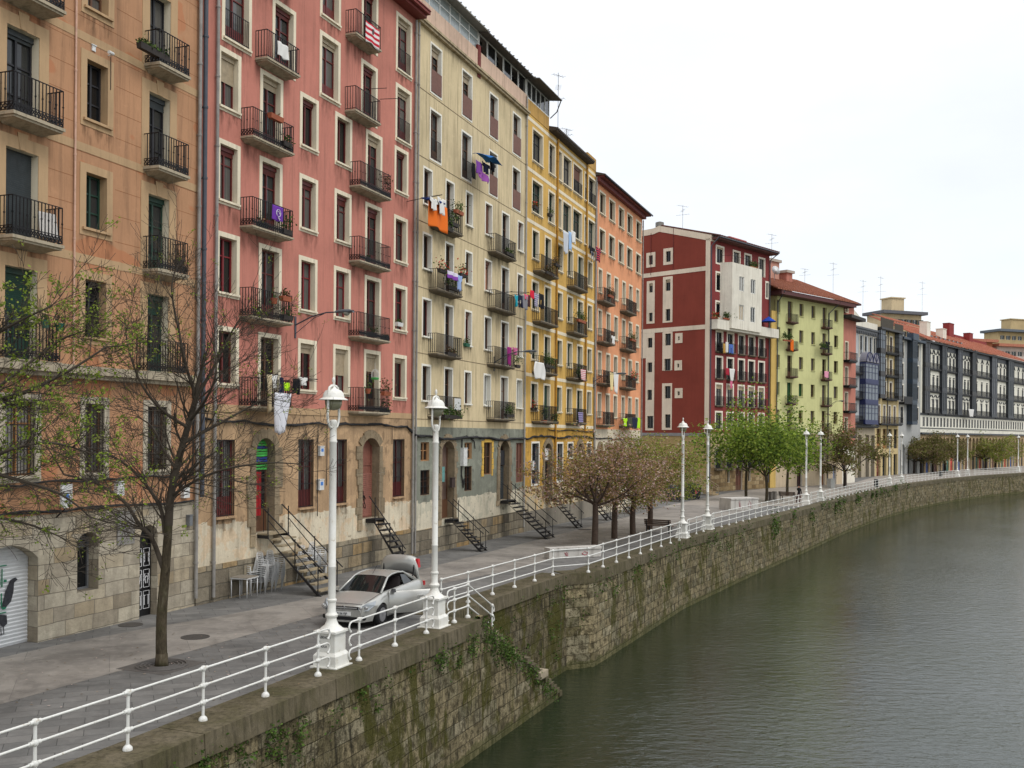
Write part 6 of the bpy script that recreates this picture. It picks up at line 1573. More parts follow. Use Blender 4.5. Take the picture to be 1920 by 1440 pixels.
def crown_tree(label, base, H_, spread, clear, leaf_m, seed, n1=7, lev=2, leaves=9, size=.09, r0=.16, up=.5, flat=.6, lspread=.16, name='street_tree', cat='tree', barkm=None, group=None, thin=1.0):
    rr = random.Random(seed); o = thing(name, label, cat, tuple(base), rr.uniform(0, 6), group); bm = barkm or bark_dark
    m = MB(); pts = [Vector((0, 0, -.1)), Vector((rr.uniform(-.04, .04), rr.uniform(-.04, .04), clear*.5)), Vector((rr.uniform(-.1, .1), rr.uniform(-.1, .1), clear))]
    out = limb(m, pts, r0*1.15, r0*.9, 10); m.build('trunk', bm, o, smooth=True)
    m = MB(); tips = []; top = out[-1]
    for j in range(n1):
        a = 2*PI*(j+rr.uniform(-.3, .3))/n1; el = up*rr.uniform(.6, 1.5); L = spread*rr.uniform(.5, .62)
        q = top+Vector((0, 0, -clear*.12*rr.random())); spray(m, tips, q, Vector((math.cos(a)*math.cos(el), math.sin(a)*math.cos(el), math.sin(el))), L, r0*.42, lev, rr, .02, 5, .2, (.35, .9), .6)
    hz = H_-clear
    spray(m, tips, top, Vector((rr.uniform(-.2, .2), rr.uniform(-.2, .2), 1)), hz*.5, r0*.5, lev, rr, .05, 6, .2, (.5, 1.2), .62)
    m.build('branches', bm, o, smooth=True)
    lm = MB()
    for p, d in tips:
        if p.z > clear*.75 and rr.random() < thin: leafquads(lm, p, leaves, lspread, size, rr, flat)
    lm.build('leaves', leaf_m, o); print(name, 'tips', len(tips), 'leaves', len(lm.f), 'top', max(v[2] for v in lm.v), 'r', max(math.hypot(v[0], v[1]) for v in lm.v)); return o
blossom = islands('blossom_leaf', [(150, 116, 88), (138, 122, 66), (162, 128, 108), (128, 126, 58), (176, 146, 134), (140, 106, 78), (122, 120, 58), (190, 164, 156), (150, 124, 84)], trans=.25)
blossom_g = islands('blossom_leaf_green', [(130, 138, 58), (116, 130, 48), (148, 122, 82), (142, 146, 64), (172, 150, 130), (112, 124, 48), (124, 138, 54)], trans=.25)
green_l = islands('fresh_leaf', [(134, 152, 54), (108, 132, 42), (152, 168, 74), (84, 108, 38), (136, 156, 58), (118, 140, 58), (72, 94, 36)], trans=.35)
olive_l = islands('olive_leaf', [(98, 96, 48), (110, 106, 50), (124, 104, 78), (84, 90, 42), (132, 112, 90), (104, 108, 44)], trans=.25)
def at_base(u, v): p = G(u, v); return (p.x, p.y, p.z)
for i, (u, v, Hh, sp, lm, lab) in enumerate(((1115, 1022, 5.9, 4.7, blossom, 'blossoming street tree nearest the graffiti block, pinkish brown crown'), (1152, 1010, 6.0, 4.6, blossom, 'second blossoming street tree of the row behind the railing'), (1187, 1002, 6.3, 4.8, blossom_g, 'third blossoming street tree of the row, greener crown'), (1218, 993, 7.2, 5.2, blossom_g, 'fourth blossoming street tree, beside the wooden bench'))):
    crown_tree(lab, at_base(u, v), Hh, sp, 2.35, lm, 20+i, leaves=22, size=.085, up=.38, r0=.17, lspread=.24, group='blossoming trees in a row behind the railing')
for i, (u, v, Hh, sp, lab) in enumerate(((1399, 936, 11.6, 6.9, 'tall bright green street tree before the red corner block'), (1437, 940, 10.0, 5.4, 'middle bright green street tree with the straight pale trunk'), (1476, 929, 10.4, 5.6, 'bright green street tree with the leaning trunk beside the walking person'))):
    crown_tree(lab, at_base(u, v), Hh, sp, 3.1 if i != 1 else 2.6, green_l, 40+i, n1=8, leaves=10, size=.19, up=.62, r0=.14, lspread=.5, flat=.8, barkm=bark_m, group='bright green trees')
FT = [((1584, 914), 7.2, 7.0, olive_l, 'olive brown street tree with a dark trunk before the pink narrow block'), ((1714, 888), 6.6, 6.4, olive_l, 'olive brown tree left of the far trio before the arcade'), ((1727, 887.5), 6.4, 6.0, olive_l, 'olive brown tree second of the far trio before the arcade'), ((1749, 886.5), 6.6, 6.4, olive_l, 'olive brown tree third of the far group before the arcade'), ((1772, 885.5), 6.3, 6.0, olive_l, 'olive brown tree behind the ninth white lamp'), ((1848, 880.5), 6.6, 6.4, blossom_g, 'greenish tree left of the last white lamps'), ((1866, 879.5), 7.0, 7.0, blossom_g, 'green tree nearest the last white lamps at the arcade')]
for i, (b_, Hh, sp, lm, lab) in enumerate(FT):
    crown_tree(lab, at_base(*b_), Hh, sp, 2.2, lm, 60+i, n1=6, lev=2, leaves=18, size=.17, up=.45, r0=.2, lspread=.4, barkm=plain('bark_black', (46, 38, 32), .9))
# growth on the quay walls: nobody could count these tufts
ivy = islands('wall_weed', [(60, 84, 30), (74, 100, 36), (48, 70, 26), (88, 112, 44), (66, 78, 34)], trans=.2)
rr = random.Random(77); m = MB()
def onwall(P, s, z):
    for a, b in zip(P, P[1:]):
        l = math.hypot(b[0]-a[0], b[1]-a[1])
        if s <= l:
            d = Vector((b[0]-a[0], b[1]-a[1]))/l; n = Vector((d.y, -d.x)); p = Vector(a)+d*s+n*(.03-z*.035); return Vector((p.x, p.y, z)), n
        s -= l
    return None, None
for k in range(46):
    p, n = onwall(QN, rr.uniform(24, 39.4), -.45-abs(rr.gauss(0, .35)))
    if p: leafquads(m, p+Vector((n.x, n.y, 0))*.05, rr.randint(15, 60), rr.uniform(.05, .13), .05, rr, 1.5)
for k in range(80):
    s = rr.uniform(9, 120); p, n = onwall(QR, s, -.4-abs(rr.gauss(0, .55)))
    if p: leafquads(m, p+Vector((n.x, n.y, 0))*.08, rr.randint(20, 60), rr.uniform(.08, .22), .07 if s < 50 else .12, rr, 1.6)
for k in range(60):
    s = rr.uniform(0, 11); p, n = onwall(QR, s, rr.uniform(-3.6, -.4)); leafquads(m, p+Vector((n.x, n.y, 0))*.05, rr.randint(8, 26), rr.uniform(.05, .12), .05, rr)
for k in range(70):
    i = rr.uniform(0, 22); q = Vector(A)+dq*(i*run); leafquads(m, (q.x+nq.x*rr.uniform(-.1, .3), q.y+nq.y*rr.uniform(-.1, .3), -.1-rise*i-abs(rr.gauss(0, .25))), rr.randint(20, 60), .12, .055, rr, 1.3)
struct(m.build('wall_weeds', ivy), 'stuff')
rr = random.Random(5); m = MB()
for (u, v) in ((1115, 1022), (1152, 1010), (1187, 1002), (1218, 993), (303, 1248), (560, 1200), (80, 1260), (400, 1210), (900, 1060)):
    b_ = G(u, v); n_ = 420 if u > 1100 else 60
    for k in range(n_):
        x, y = b_.x+rr.gauss(0, 2.2), b_.y+rr.gauss(0, 2.6)
        if x > qx(y)-.4 or x < fx(y)+.2: continue
        a = rr.uniform(0, 6.28); s_ = rr.uniform(.02, .045); z = gz(y)+.022; m.quad((x-s_*math.cos(a), y-s_*math.sin(a), z), (x+s_*.6*math.sin(a), y-s_*.6*math.cos(a), z+.004), (x+s_*math.cos(a), y+s_*math.sin(a), z), (x-s_*.6*math.sin(a), y+s_*.6*math.cos(a), z+.006))
struct(m.build('fallen_petals', islands('fallen_petal', [(190, 168, 158), (120, 100, 74), (150, 132, 112), (98, 84, 62)])), 'stuff')
# ------------------------------------------------------------------ flights of steps up to the doors
black_iron = plain('stair_iron', (30, 28, 28), .6, var=.3)
old_board = plain('weathered_board', (146, 132, 106), .9, var=.3, scale=4, bump=.3)
def stairs(f, d, label, run_, n, width=None, boards=True, rails=(1, 1), shift=0, rail2=True, name='metal_staircase'):
    a, b, z = d; w = width or (b-a)+.25; u = (a+b)/2+shift; p0 = f.world(u, .04, 0); g = gz(p0.y+.5)-.01; hgt = z-g
    o = thing(name, label, 'staircase', (p0.x, p0.y, g), f.rz()); x0, x1 = -w/2, w/2; run_ = run_; y0 = -.45
    m = MB(); m.box(x0, x1, y0, -.0, hgt-.07, hgt-.005); m.build('landing', old_board if boards else black_iron, o)
    for x in (x0, x1-.05):
        m = MB(); m.hexa([(x, y0-run_, 0), (x+.05, y0-run_, 0), (x+.05, y0-run_+.16, 0), (x, y0-run_+.16, 0), (x, y0, hgt-.16), (x+.05, y0, hgt-.16), (x+.05, y0+.1, hgt-.08), (x, y0+.1, hgt-.08)])
        m.bar((x+.025, y0-.03, hgt-.12), (x+.025, -.0, hgt-.12), .05, .14); m.build('stringer', black_iron, o)
    tm = MB(); tm.box(x0+.05, x1-.05, -.15, .15, -.03, .025); tme = mesh_of(tm, 'tread', old_board if boards else black_iron)
    for i in range(n):
        t_ = link('tread', tme, o); q = (i+1)/(n+1); t_.location = (0, y0-run_*q, hgt-hgt*q)
    for side_, on in zip((x0+.025, x1-.025), rails):
        if not on: continue
        m = MB(); tp = Vector((side_, y0+.35, hgt+.95)); bt = Vector((side_, y0-run_+.25, .28+.75))
        m.bar(Vector((side_, y0+.3, hgt+1.0)), Vector((side_, y0-run_*1.02, .95)), .035)
        if rail2: m.bar(Vector((side_, y0+.0, hgt+.5)), Vector((side_, y0-run_*.9, .62)), .025)
        for q in (0, .5, .92): z_ = hgt*(1-q); m.bar((side_, y0-run_*q, z_-.1), (side_, y0-run_*q, z_+.95), .03)
        m.build('handrail', black_iron, o)
    return o
stairs(pink_f, pink_doors[0], 'open staircase with worn wooden treads and black rails at the green shuttered door', 2.35, 9, 1.35, shift=.2)
stairs(pink_f, pink_doors[1], 'steep black metal ladder stair behind the silver car', 1.5, 8, .85, False, (1, 0), rail2=False)
stairs(cream_f, cream_doors[0], 'black metal steps up to the taupe door of the cream block', 1.7, 8, .75, False, (1, 1), rail2=False)
stairs(cream_f, cream_doors[1], 'big black metal staircase with double rails at the lettered door', 2.6, 10, 1.35, False)
stairs(yellow_f, yellow_doors[0], 'black metal steps at the first door of the yellow block', 1.9, 8, 1.0, False, (0, 1), rail2=False)
stairs(yellow_f, yellow_doors[1], 'black metal steps behind the nearest blossoming tree', 1.9, 8, 1.1, False)
stairs(coral_f, coral_doors[0], 'black metal steps at the first arch of the coral block', 1.6, 7, 1.1, False, (0, 1))
stairs(coral_f, coral_doors[1], 'black metal steps at the second arch of the coral block', 1.6, 7, 1.1, False, (0, 1))
# beige outside stair along the gable wall
gb = G(1340, 929); o = thing('outside_staircase', 'beige outside staircase with pipe rails against the gable wall', 'staircase', (gb.x, gb.y, gb.z), math.atan2(-.677, .735)+PI)
sm_ = stucco('stair_beige', (170, 150, 118)); m = MB()
for i in range(13): m.box(i*.36, i*.36+.4, -.8, .5, i*.19-.25 if i else 0, (i+1)*.19)
m.build('tread', sm_, o)
m = MB()
for y in (-.8, .5):
    for h in (.5, .75, 1.0): m.bar((.0, y, h), (4.7, y, h+2.45), .05)
    for i in range(5): m.bar((i*1.15, y, i*.6), (i*1.15, y, i*.6+1.0), .05)
m.build('handrail', plain('rail_beige', (158, 142, 116), .6), o)
# ------------------------------------------------------------------ meters, signs and boxes on the walls
box_white = plain('meter_white', (206, 206, 202), .5)
def wall_box(f, px_, py_, w, h, label, mat=None, blue=False, name='meter_box', cat='meter box', D=.14):
    u, z = f.uz(px_, py_); q = f.world(u, .0, z); o = thing(name, label, cat, tuple(q), f.rz()); m = MB(); m.box(-w/2, w/2, -D, -.001, -h/2, h/2); m.box(-w/2-.02, w/2+.02, -D-.02, 0, h/2, h/2+.03); m.build('box', mat or box_white, o)
    if blue: m = MB(); m.box(-w*.28, w*.3, -D-.006, -D, -.02, h*.3); m.build('sticker', plain('sticker_blue', (70, 120, 190), .5), o)
    return o
wall_box(pink_f, 599, 846, .3, .38, 'upper white meter box with blue sticker right of the painted arch', blue=True)
wall_box(pink_f, 598, 909, .34, .42, 'lower white meter box with blue sticker right of the painted arch', blue=True)
wall_box(orange_f, 220, 916, .3, .42, 'white meter box under the cable on the orange block'); wall_box(orange_f, 344, 922, .3, .4, 'white meter box beside the drainpipes of the orange block')
wall_box(orange_f, 352, 976, .16, .34, 'grey cable junction hanging on the stone wall by the pipes', grey_metal, name='junction_box', cat='junction box')
wall_box(cream_f, 866.5, 857, .5, .95, 'tall white cabinet with cables on the green peeling wall', D=.2, name='cable_cabinet', cat='cabinet')
wall_box(cream_f, 846, 905, .4, .5, 'dark letterbox beside the taupe door', plain('box_dark', (62, 48, 44), .6), name='letterbox', cat='letterbox')
wall_box(yellow_f, 996.5, 873, .3, .55, 'white meter box left of the blue barred window')
wall_box(orange_f, 235, 990, .75, 1.0, 'flat grey stone plaque left of the painted black door', plain('plaque_grey', (128, 124, 118), .7), name='plaque', cat='plaque', D=.04)
u, z = orange_f.uz(103, 930); q = orange_f.world(u, .4, z); o = thing('notice_sign', 'white rounded sign with a blue emblem on a bracket over the stone wall', 'sign', tuple(q), orange_f.rz()); m = MB(); m.prism([(-.2, -.2), (-.1, -.32), (.1, -.32), (.2, -.2), (.2, .34), (-.2, .34)], -.03, .03); m.build('board', box_white, o)
m = MB(); m.lathe([(.001, 0), (.08, 0), (.08, .01), (.001, .01)], 14); b_ = m.build('emblem', plain('sticker_blue', (70, 120, 190), .5), o); b_.location = (0, -.03, 0); b_.rotation_euler.x = PI/2; m = MB(); m.bar((0, 0, -.32), (0, .35, -.6), .03); m.bar((0, .02, 0), (0, .4, 0), .03); m.build('bracket', iron, o)
u, z = orange_f.uz(203, 104); q = orange_f.world(u, 0, z); o = thing('camera_mount', 'small white security camera beside the upper window of the orange block', 'camera', tuple(q), orange_f.rz()); m = MB(); m.tube([(0, 0, 0), (0, -.12, .0), (-.1, -.2, .0)], .02, 6); m.tube([(-.0, -.18, .02), (-.22, -.22, -.0)], .05, 10); m.build('housing', box_white, o); m = MB(); m.tube([(.08, -.03, 0), (.08, -.03, -1.0)], .012, 5); m.build('wire', cable_m, o)
wall_box(orange_f, 175, 91, .14, .16, 'small square vent above the upper window of the orange block', name='vent', cat='vent', D=.03)
# ------------------------------------------------------------------ laundry and flags
def cmat(name, c, c2=None, stripes=0): 
    if name in MATS: return MATS[name]
    t = NT(name); v = t.coord(); col = lin(c)
    if c2:
        w_ = t.new('ShaderNodeTexWave', bands_direction='Z'); w_.inputs['Scale'].default_value = stripes*.2; t.link(v, w_.inputs[0]); col = t.ramp(w_.outputs['Fac'], [(.45, lin(c)), (.55, lin(c2))])
    t.bump(t.noise(v, 60, 3, .6), .1, .003); MATS[name] = t.fin(col, .9, spec=.15); return MATS[name]
def cloth(f, x0, y0, x1, y1, off, label, cat, mat, shape='towel', name=None, seed=0, amp=.05, slant=0, rod=False):
    rr = random.Random(seed or int(x0*7+y0)); ua, za = f.uz(x0, y0, off); ub, _ = f.uz(x1, y0, off); zb = f.uz(x0, y1, off)[1]; w = ub-ua; h = za-zb
    p = f.world(ua+w/2, off, za); o = thing(name or cat.replace(' ', '_'), label, cat, tuple(p), f.rz()); nx, nz = 16, 12; m = MB()
    ph = rr.uniform(0, 6); k = rr.uniform(1.4, 2.4)
    for j in range(nz+1):
        q = j/nz
        for i in range(nx+1):
            s = i/nx-.5; wd = w
            if shape == 'shirt': wd = w*(1.0 if q < .35 else .62)
            elif shape == 'bag': wd = w*(.75+.3*math.sin(q*PI*.9))
            elif shape == 'taper': wd = w*(1-.45*q)
            elif shape == 'trousers': wd = w*(1-.1*q)
            x = s*wd+slant*q*w; y = amp*(math.sin(s*2*PI*k+ph)*(.35+.65*q)+.35*math.sin(s*11+ph*2+q*3)); zz = -h*q-(.05*h*math.sin(s*PI*2+ph) if j == nz else 0)
            m.v.append((x, y, zz))
    for j in range(nz):
        for i in range(nx):
            if shape == 'trousers' and j > 4 and i in (7, 8): continue
            if shape == 'shirt' and j == 0 and i in (7, 8): continue
            a = j*(nx+1)+i; m.f.append((a, a+nx+1, a+nx+2, a+1)); m.m.append(0)
    b_ = m.build('cloth', mat, o, smooth=True)
    sd = b_.modifiers.new('s', 'SOLIDIFY'); sd.thickness = .006
    return o
def rack(f, x0, y0, x1, y1, off, label):
    a = f.uz(x0, y0, off); b = f.uz(x1, y1, off); p = f.world(a[0], off, a[1]); o = thing('clothes_line', label, 'clothes line', tuple(p), f.rz()); d = Vector((b[0]-a[0], 0, b[1]-a[1])); m = MB()
    m.tube([(0, 0, 0), tuple(d)], .014, 6); m.tube([(0, -.25, .02), (d.x, -.25, d.z+.02)], .006, 4)
    for q in (0.04, .96): m.tube([(d.x*q, -.3, d.z*q), (d.x*q, off-.02, d.z*q-.12)], .016, 6)
    m.build('rod', iron, o); return o
W_, NAVY, BLK, GRY = cmat('cloth_white', (216, 214, 208)), cmat('cloth_navy', (36, 40, 60)), cmat('cloth_black', (28, 28, 32)), cmat('cloth_grey', (128, 126, 130))
cloth(pink_f, 521, 76, 541, 103, .6, 'white towel over the top left balcony rail of the pink block', 'towel', W_)
fl = cloth(pink_f, 686, 38, 711, 76, .6, 'red and white striped flag with a crest on the top balcony', 'flag', cmat('flag_stripes', (186, 40, 54), (222, 214, 210), 6.5), amp=.02)
m = MB(); m.prism([(-.07, -.18), (.07, -.18), (.07, -.34), (0, -.42), (-.07, -.34)], -.05, -.04); m.build('crest', plain('crest_dark', (88, 62, 62), .8), fl)
fl = cloth(pink_f, 511, 383, 531, 411, .62, 'purple flag with a white ring emblem on the left balcony of the pink block', 'flag', cmat('flag_purple', (104, 56, 150)), amp=.015)
m = MB(); R_ = .13
for i in range(16): a = 2*PI*i/16; b = 2*PI*(i+1)/16; m.bar((R_*math.cos(a), -.035, -.26+R_*math.sin(a)), (R_*math.cos(b), -.035, -.26+R_*math.sin(b)), .03, .012)
for i in range(8): a = PI*i/8-.6; b = PI*(i+1)/8-.6; m.bar((.06*math.cos(a), -.035, -.26+.06*math.sin(a)), (.06*math.cos(b), -.035, -.26+.06*math.sin(b)), .025, .012)
m.bar((.0, -.035, -.39), (.06, -.035, -.52), .03, .012); m.bar((-.03, -.035, -.44), (.09, -.035, -.48), .03, .012); m.build('emblem', plain('emblem_white', (220, 216, 224), .8), fl)
rack(pink_f, 505, 702, 586, 712, .9, 'clothes line over the lowest left balcony of the pink block')
for a in ((500, 702, 513, 772, 'beige towel at the left end of the lowest clothes line', 'towel', cmat('cloth_beige', (186, 170, 138)), 'taper'), (508, 702, 521, 728, 'white shirt on the lowest clothes line of the pink block', 'shirt', W_, 'shirt'), (523, 707, 532, 738, 'dark blue trousers on the lowest clothes line', 'trousers', NAVY, 'trousers'), (532, 717, 543, 732, 'neon yellow bag shaped garment on the lowest clothes line', 'garment', cmat('cloth_neon', (176, 226, 40)), 'bag'), (549, 709, 562, 738, 'dark shorts on the lowest clothes line', 'shorts', BLK, 'trousers'), (562, 707, 576, 722, 'small white garment at the right end of the lowest clothes line', 'garment', W_, 'shirt')):
    cloth(pink_f, a[0], a[1], a[2], a[3], .95, a[4], a[5], a[6], a[7])
cloth(pink_f, 516, 736, 545, 812, 1.15, 'long white spotted sheet hanging below the lowest clothes line', 'sheet', cmat('cloth_spotted', (208, 208, 212)), 'taper', amp=.08, slant=-.12)
u, z = pink_f.uz(703, 712, .35); q = pink_f.world(u, .35, z); o = thing('bird_cage', 'white domed bird cage with green base hanging in the lower balcony door', 'bird cage', tuple(q)); m = MB(); m.lathe([(.17, 0), (.18, .08), (.16, .1)], 12); m.build('base', plain('cage_green', (60, 140, 70), .5), o); m = MB()
for i in range(12): a = 2*PI*i/12; m.tube([(.16*math.cos(a), .16*math.sin(a), .1), (.16*math.cos(a), .16*math.sin(a), .32), (.08*math.cos(a), .08*math.sin(a), .44), (0, 0, .47)], .006, 4)
m.tube([(0,0,.47), (0,0,.75)], .006, 4); m.build('bars', box_white, o)
for (a, b, c, d_) in ((1.0, 683, 167, 'upper'), (1.0, 712, 186, 'lower')):
    u, z = pink_f.uz(b, c, .55); q = pink_f.world(u, .55, z); o = thing('drying_pole', d_+' black drying pole sticking out from the right balcony of the pink block', 'pole', tuple(q), pink_f.rz()); m = MB(); m.tube([(0, 0, 0), (.35, -.9, .05)], .014, 6); m.build('pole', iron, o)
rack(cream_f, 789, 371, 820, 366, .8, 'clothes line with folded blue parasol at the cream block')
cloth(cream_f, 802, 372, 838, 421, 1.0, 'orange towel hanging from the cream block', 'towel', cmat('cloth_orange', (226, 112, 40)), amp=.06)
cloth(cream_f, 806, 368, 822, 390, 1.15, 'white shirt over the orange towel, left one', 'shirt', W_, 'shirt'); cloth(cream_f, 820, 368, 836, 398, 1.15, 'white shirt over the orange towel, right one', 'shirt', W_, 'shirt')
u, z = cream_f.uz(791, 371, .9); q = cream_f.world(u, .9, z); o = thing('folded_parasol', 'folded dark blue parasol lying along the clothes line', 'parasol', tuple(q), cream_f.rz()); m = MB(); m.tube([(0, 0, 0), (.5, -.1, .05), (1.6, -.2, .12), (2.1, -.25, .15)], [.03, .09, .07, .02], 8); m.build('canopy', cmat('cloth_blue_dark', (44, 60, 110)), o, smooth=True)
# blue rain cover over purple washing
u, z = cream_f.uz(884, 297, .3); q = cream_f.world(u, .3, z); o = thing('rain_cover', 'bright blue rain cover stretched over washing high on the cream block', 'rain cover', tuple(q), cream_f.rz()); u1 = cream_f.uz(928, 296, .9)[0]-u; m = MB()
for i in range(9):
    s = i/8
    for j in range(5): r_ = j/4; m.v.append((s*u1, -.05-1.0*r_, .25-.28*r_**2+.18*math.sin(s*PI)+.03*math.sin(s*9+j)))
for i in range(8):
    for j in range(4): k = i*5+j; m.f.append((k, k+5, k+6, k+1)); m.m.append(0)
b_ = m.build('cover', cmat('cover_blue', (44, 104, 168)), o, smooth=True); b_.modifiers.new('s', 'SOLIDIFY').thickness = .01
for a in ((892, 299, 905, 322, 'purple towel under the blue rain cover', 'towel', cmat('cloth_purple', (122, 70, 150)), 'towel'), (903, 301, 918, 320, 'dark garment with a white patch under the rain cover', 'garment', NAVY, 'shirt'), (897, 318, 918, 333, 'lilac skirt hem hanging lowest under the rain cover', 'skirt', cmat('cloth_lilac', (150, 84, 160)), 'bag'), (884, 303, 891, 332, 'long black stockings at the left under the rain cover', 'stockings', BLK, 'trousers'), (919, 302, 930, 318, 'black top at the right under the rain cover', 'shirt', BLK, 'shirt')):
    cloth(cream_f, a[0], a[1], a[2], a[3], .8, a[4], a[5], a[6], a[7])
cloth(cream_f, 838, 506, 858, 520, .95, 'white and purple cloth over the second balcony rail of the cream block', 'cloth', cmat('cloth_wp', (206, 200, 214), (128, 70, 160), 2.2)); cloth(cream_f, 857, 515, 866, 543, .95, 'pale blue shirt beside red geraniums on the cream block', 'shirt', cmat('cloth_sky', (146, 166, 204)), 'shirt')
rack(cream_f, 950, 547, 985, 549, 1.0, 'clothes line crossing from the cream to the yellow block')
for a in ((965, 552, 972, 574, 'turquoise shirt on the long clothes line', 'shirt', cmat('cloth_turq', (40, 150, 166)), 'shirt'), (972, 552, 980, 575, 'navy trousers on the long clothes line', 'trousers', NAVY, 'trousers'), (980, 553, 990, 578, 'grey shirt on the long clothes line', 'shirt', GRY, 'towel'), (983, 551, 991, 560, 'pink cloth on the long clothes line', 'cloth', cmat('cloth_pink', (220, 90, 120)), 'towel'), (989, 552, 995, 574, 'brown shirt on the long clothes line', 'shirt', cmat('cloth_brown', (72, 46, 46)), 'towel'), (994, 543, 1003, 558, 'red garment highest on the long clothes line', 'garment', cmat('cloth_red', (206, 40, 62)), 'bag'), (1002, 549, 1010, 574, 'pale checked shirt on the long clothes line', 'shirt', cmat('cloth_check', (176, 170, 186), (120, 118, 140), 12), 'shirt'), (1010, 549, 1020, 577, 'black trousers at the right end of the long clothes line', 'trousers', BLK, 'trousers')):
    cloth(cream_f, a[0], a[1], a[2], a[3], 1.05, a[4], a[5], a[6], a[7])
cloth(cream_f, 952, 650, 959, 684, .9, 'magenta towel on the third right balcony of the cream block', 'towel', cmat('cloth_magenta', (140, 44, 110)), 'taper'); cloth(cream_f, 960, 650, 970, 664, .9, 'pink shirt on the third right balcony of the cream block', 'shirt', cmat('cloth_pinkish', (176, 96, 130)), 'shirt')
u, z = cream_f.uz(857, 758, .62); q = cream_f.world(u, .64, z); o = thing('notice', 'white notice board tied to the lowest left balcony of the cream block', 'notice', tuple(q), cream_f.rz()); m = MB(); m.box(-.4, .4, -.02, .0, -.3, .3); m.build('board', plain('notice_white', (196, 196, 192), .7, var=.1, scale=12), o)
for a in ((1001, 677, 1022, 709, 'big white sheet hanging bellied from the yellow block', 'sheet', W_, 'bag', .9), (1055, 431, 1067, 472, 'pale grey towel high on the yellow block', 'towel', cmat('cloth_pale', (190, 194, 200)), 'taper', .7), (1066, 433, 1073, 467, 'pale blue towel high on the yellow block', 'towel', cmat('cloth_pblue', (150, 180, 214)), 'towel', .7), (1071, 431, 1080, 453, 'white towel high on the yellow block', 'towel', W_, 'towel', .7), (1104, 459, 1116, 474, 'black shirt high at the corner of the yellow block', 'shirt', BLK, 'shirt', .7), (1108, 470, 1115, 489, 'grey shorts high at the corner of the yellow block', 'shorts', GRY, 'trousers', .7), (1117, 461, 1127, 487, 'red white and navy striped top at the yellow corner', 'shirt', cmat('cloth_stripe', (196, 60, 74), (40, 44, 66), 9), 'shirt', .7), (1089, 692, 1099, 712, 'red and white striped towel on a yellow block balcony', 'towel', cmat('cloth_rw', (206, 110, 116), (214, 208, 204), 12), 'towel', .8), (1084, 773, 1094, 792, 'lilac checked cloth on the lowest right yellow balcony', 'cloth', cmat('cloth_lc', (150, 140, 176), (96, 90, 120), 10), 'towel', .75)):
    cloth(yellow_f, a[0], a[1], a[2], a[3], a[8], a[4], a[5], a[6], a[7])
for a in ((1143, 698, 1151, 732, 'pale yellow towel on the coral block', 'towel', cmat('cloth_pyel', (220, 200, 146)), 'taper'), (1150, 698, 1160, 736, 'long white towel on the coral block', 'towel', W_, 'taper'), (1147, 629, 1154, 644, 'white garment on the second left coral balcony', 'garment', W_, 'shirt'), (1169, 784, 1177, 799, 'neon vest at the left of the lowest coral clothes line', 'vest', cmat('cloth_neon', (176, 226, 40)), 'shirt'), (1177, 783, 1186, 800, 'dark olive jacket on the lowest coral clothes line', 'jacket', cmat('cloth_olive', (70, 72, 58)), 'towel'), (1186, 783, 1196, 804, 'dark navy overall on the lowest coral clothes line', 'overall', NAVY, 'towel'), (1195, 783, 1200, 803, 'neon trousers at the right of the lowest coral clothes line', 'trousers', cmat('cloth_neon', (176, 226, 40)), 'trousers')):
    cloth(coral_f, a[0], a[1], a[2], a[3], .9, a[4], a[5], a[6], a[7])
rack(coral_f, 1168, 782, 1199, 784, .85, 'clothes line low on the coral block')
for a in ((1349, 643, 1355, 660, 'black jacket on the top french balcony of the red block', 'jacket', BLK, 'shirt'), (1356, 644, 1360, 662, 'mustard towel on the red block', 'towel', cmat('cloth_must', (190, 150, 80)), 'towel'), (1361, 641, 1365.5, 661, 'white shirt on the red block', 'shirt', W_, 'towel'), (1366, 645, 1375, 662, 'blue jeans on the red block', 'jeans', cmat('cloth_jean', (82, 110, 176)), 'trousers'), (1367.5, 691, 1378, 714, 'white sheet drying on the red block', 'sheet', W_, 'taper'), (1369, 714, 1374, 728, 'pink cloth hanging under the white sheet of the red block', 'cloth', cmat('cloth_pink2', (210, 110, 140)), 'towel'), (1361, 690, 1367, 703, 'red and pink cloth left of the white sheet', 'cloth', cmat('cloth_redp', (170, 50, 66)), 'towel')):
    cloth(red_f, a[0], a[1], a[2], a[3], .5, a[4], a[5], a[6], a[7])
for a in ((1482.5, 636, 1488, 658, 'orange towel over a balcony of the pale green block', 'towel', cmat('cloth_orange', (226, 112, 40)), 'towel'), (1548, 640, 1557, 655, 'black jacket over a balcony of the pale green block', 'jacket', BLK, 'shirt'), (1546, 696, 1554, 708, 'pink and white banner on a balcony of the pale green block', 'banner', cmat('cloth_pinkw', (220, 150, 170)), 'towel')):
    cloth(green_f, a[0], a[1], a[2], a[3], .75, a[4], a[5], a[6], a[7])
cloth(long_f, 1816, 767, 1826.5, 781, 1.3, 'white banner on a gallery of the long arcade block', 'banner', W_, 'taper')
u, z = red_f.uz(1441, 611, .9); q = red_f.world(u, .9, z); o = thing('parasol', 'blue garden parasol on the long white balcony of the red block', 'parasol', tuple(q)); m = MB(); m.tube([(0, 0, -.3), (0, 0, 1.1)], .03, 6); m.build('pole', iron, o); m = MB(); m.lathe([(1.0, .5), (.55, .8), (.05, 1.12)], 8); m.build('canopy', cmat('cloth_royal', (40, 70, 160)), o)
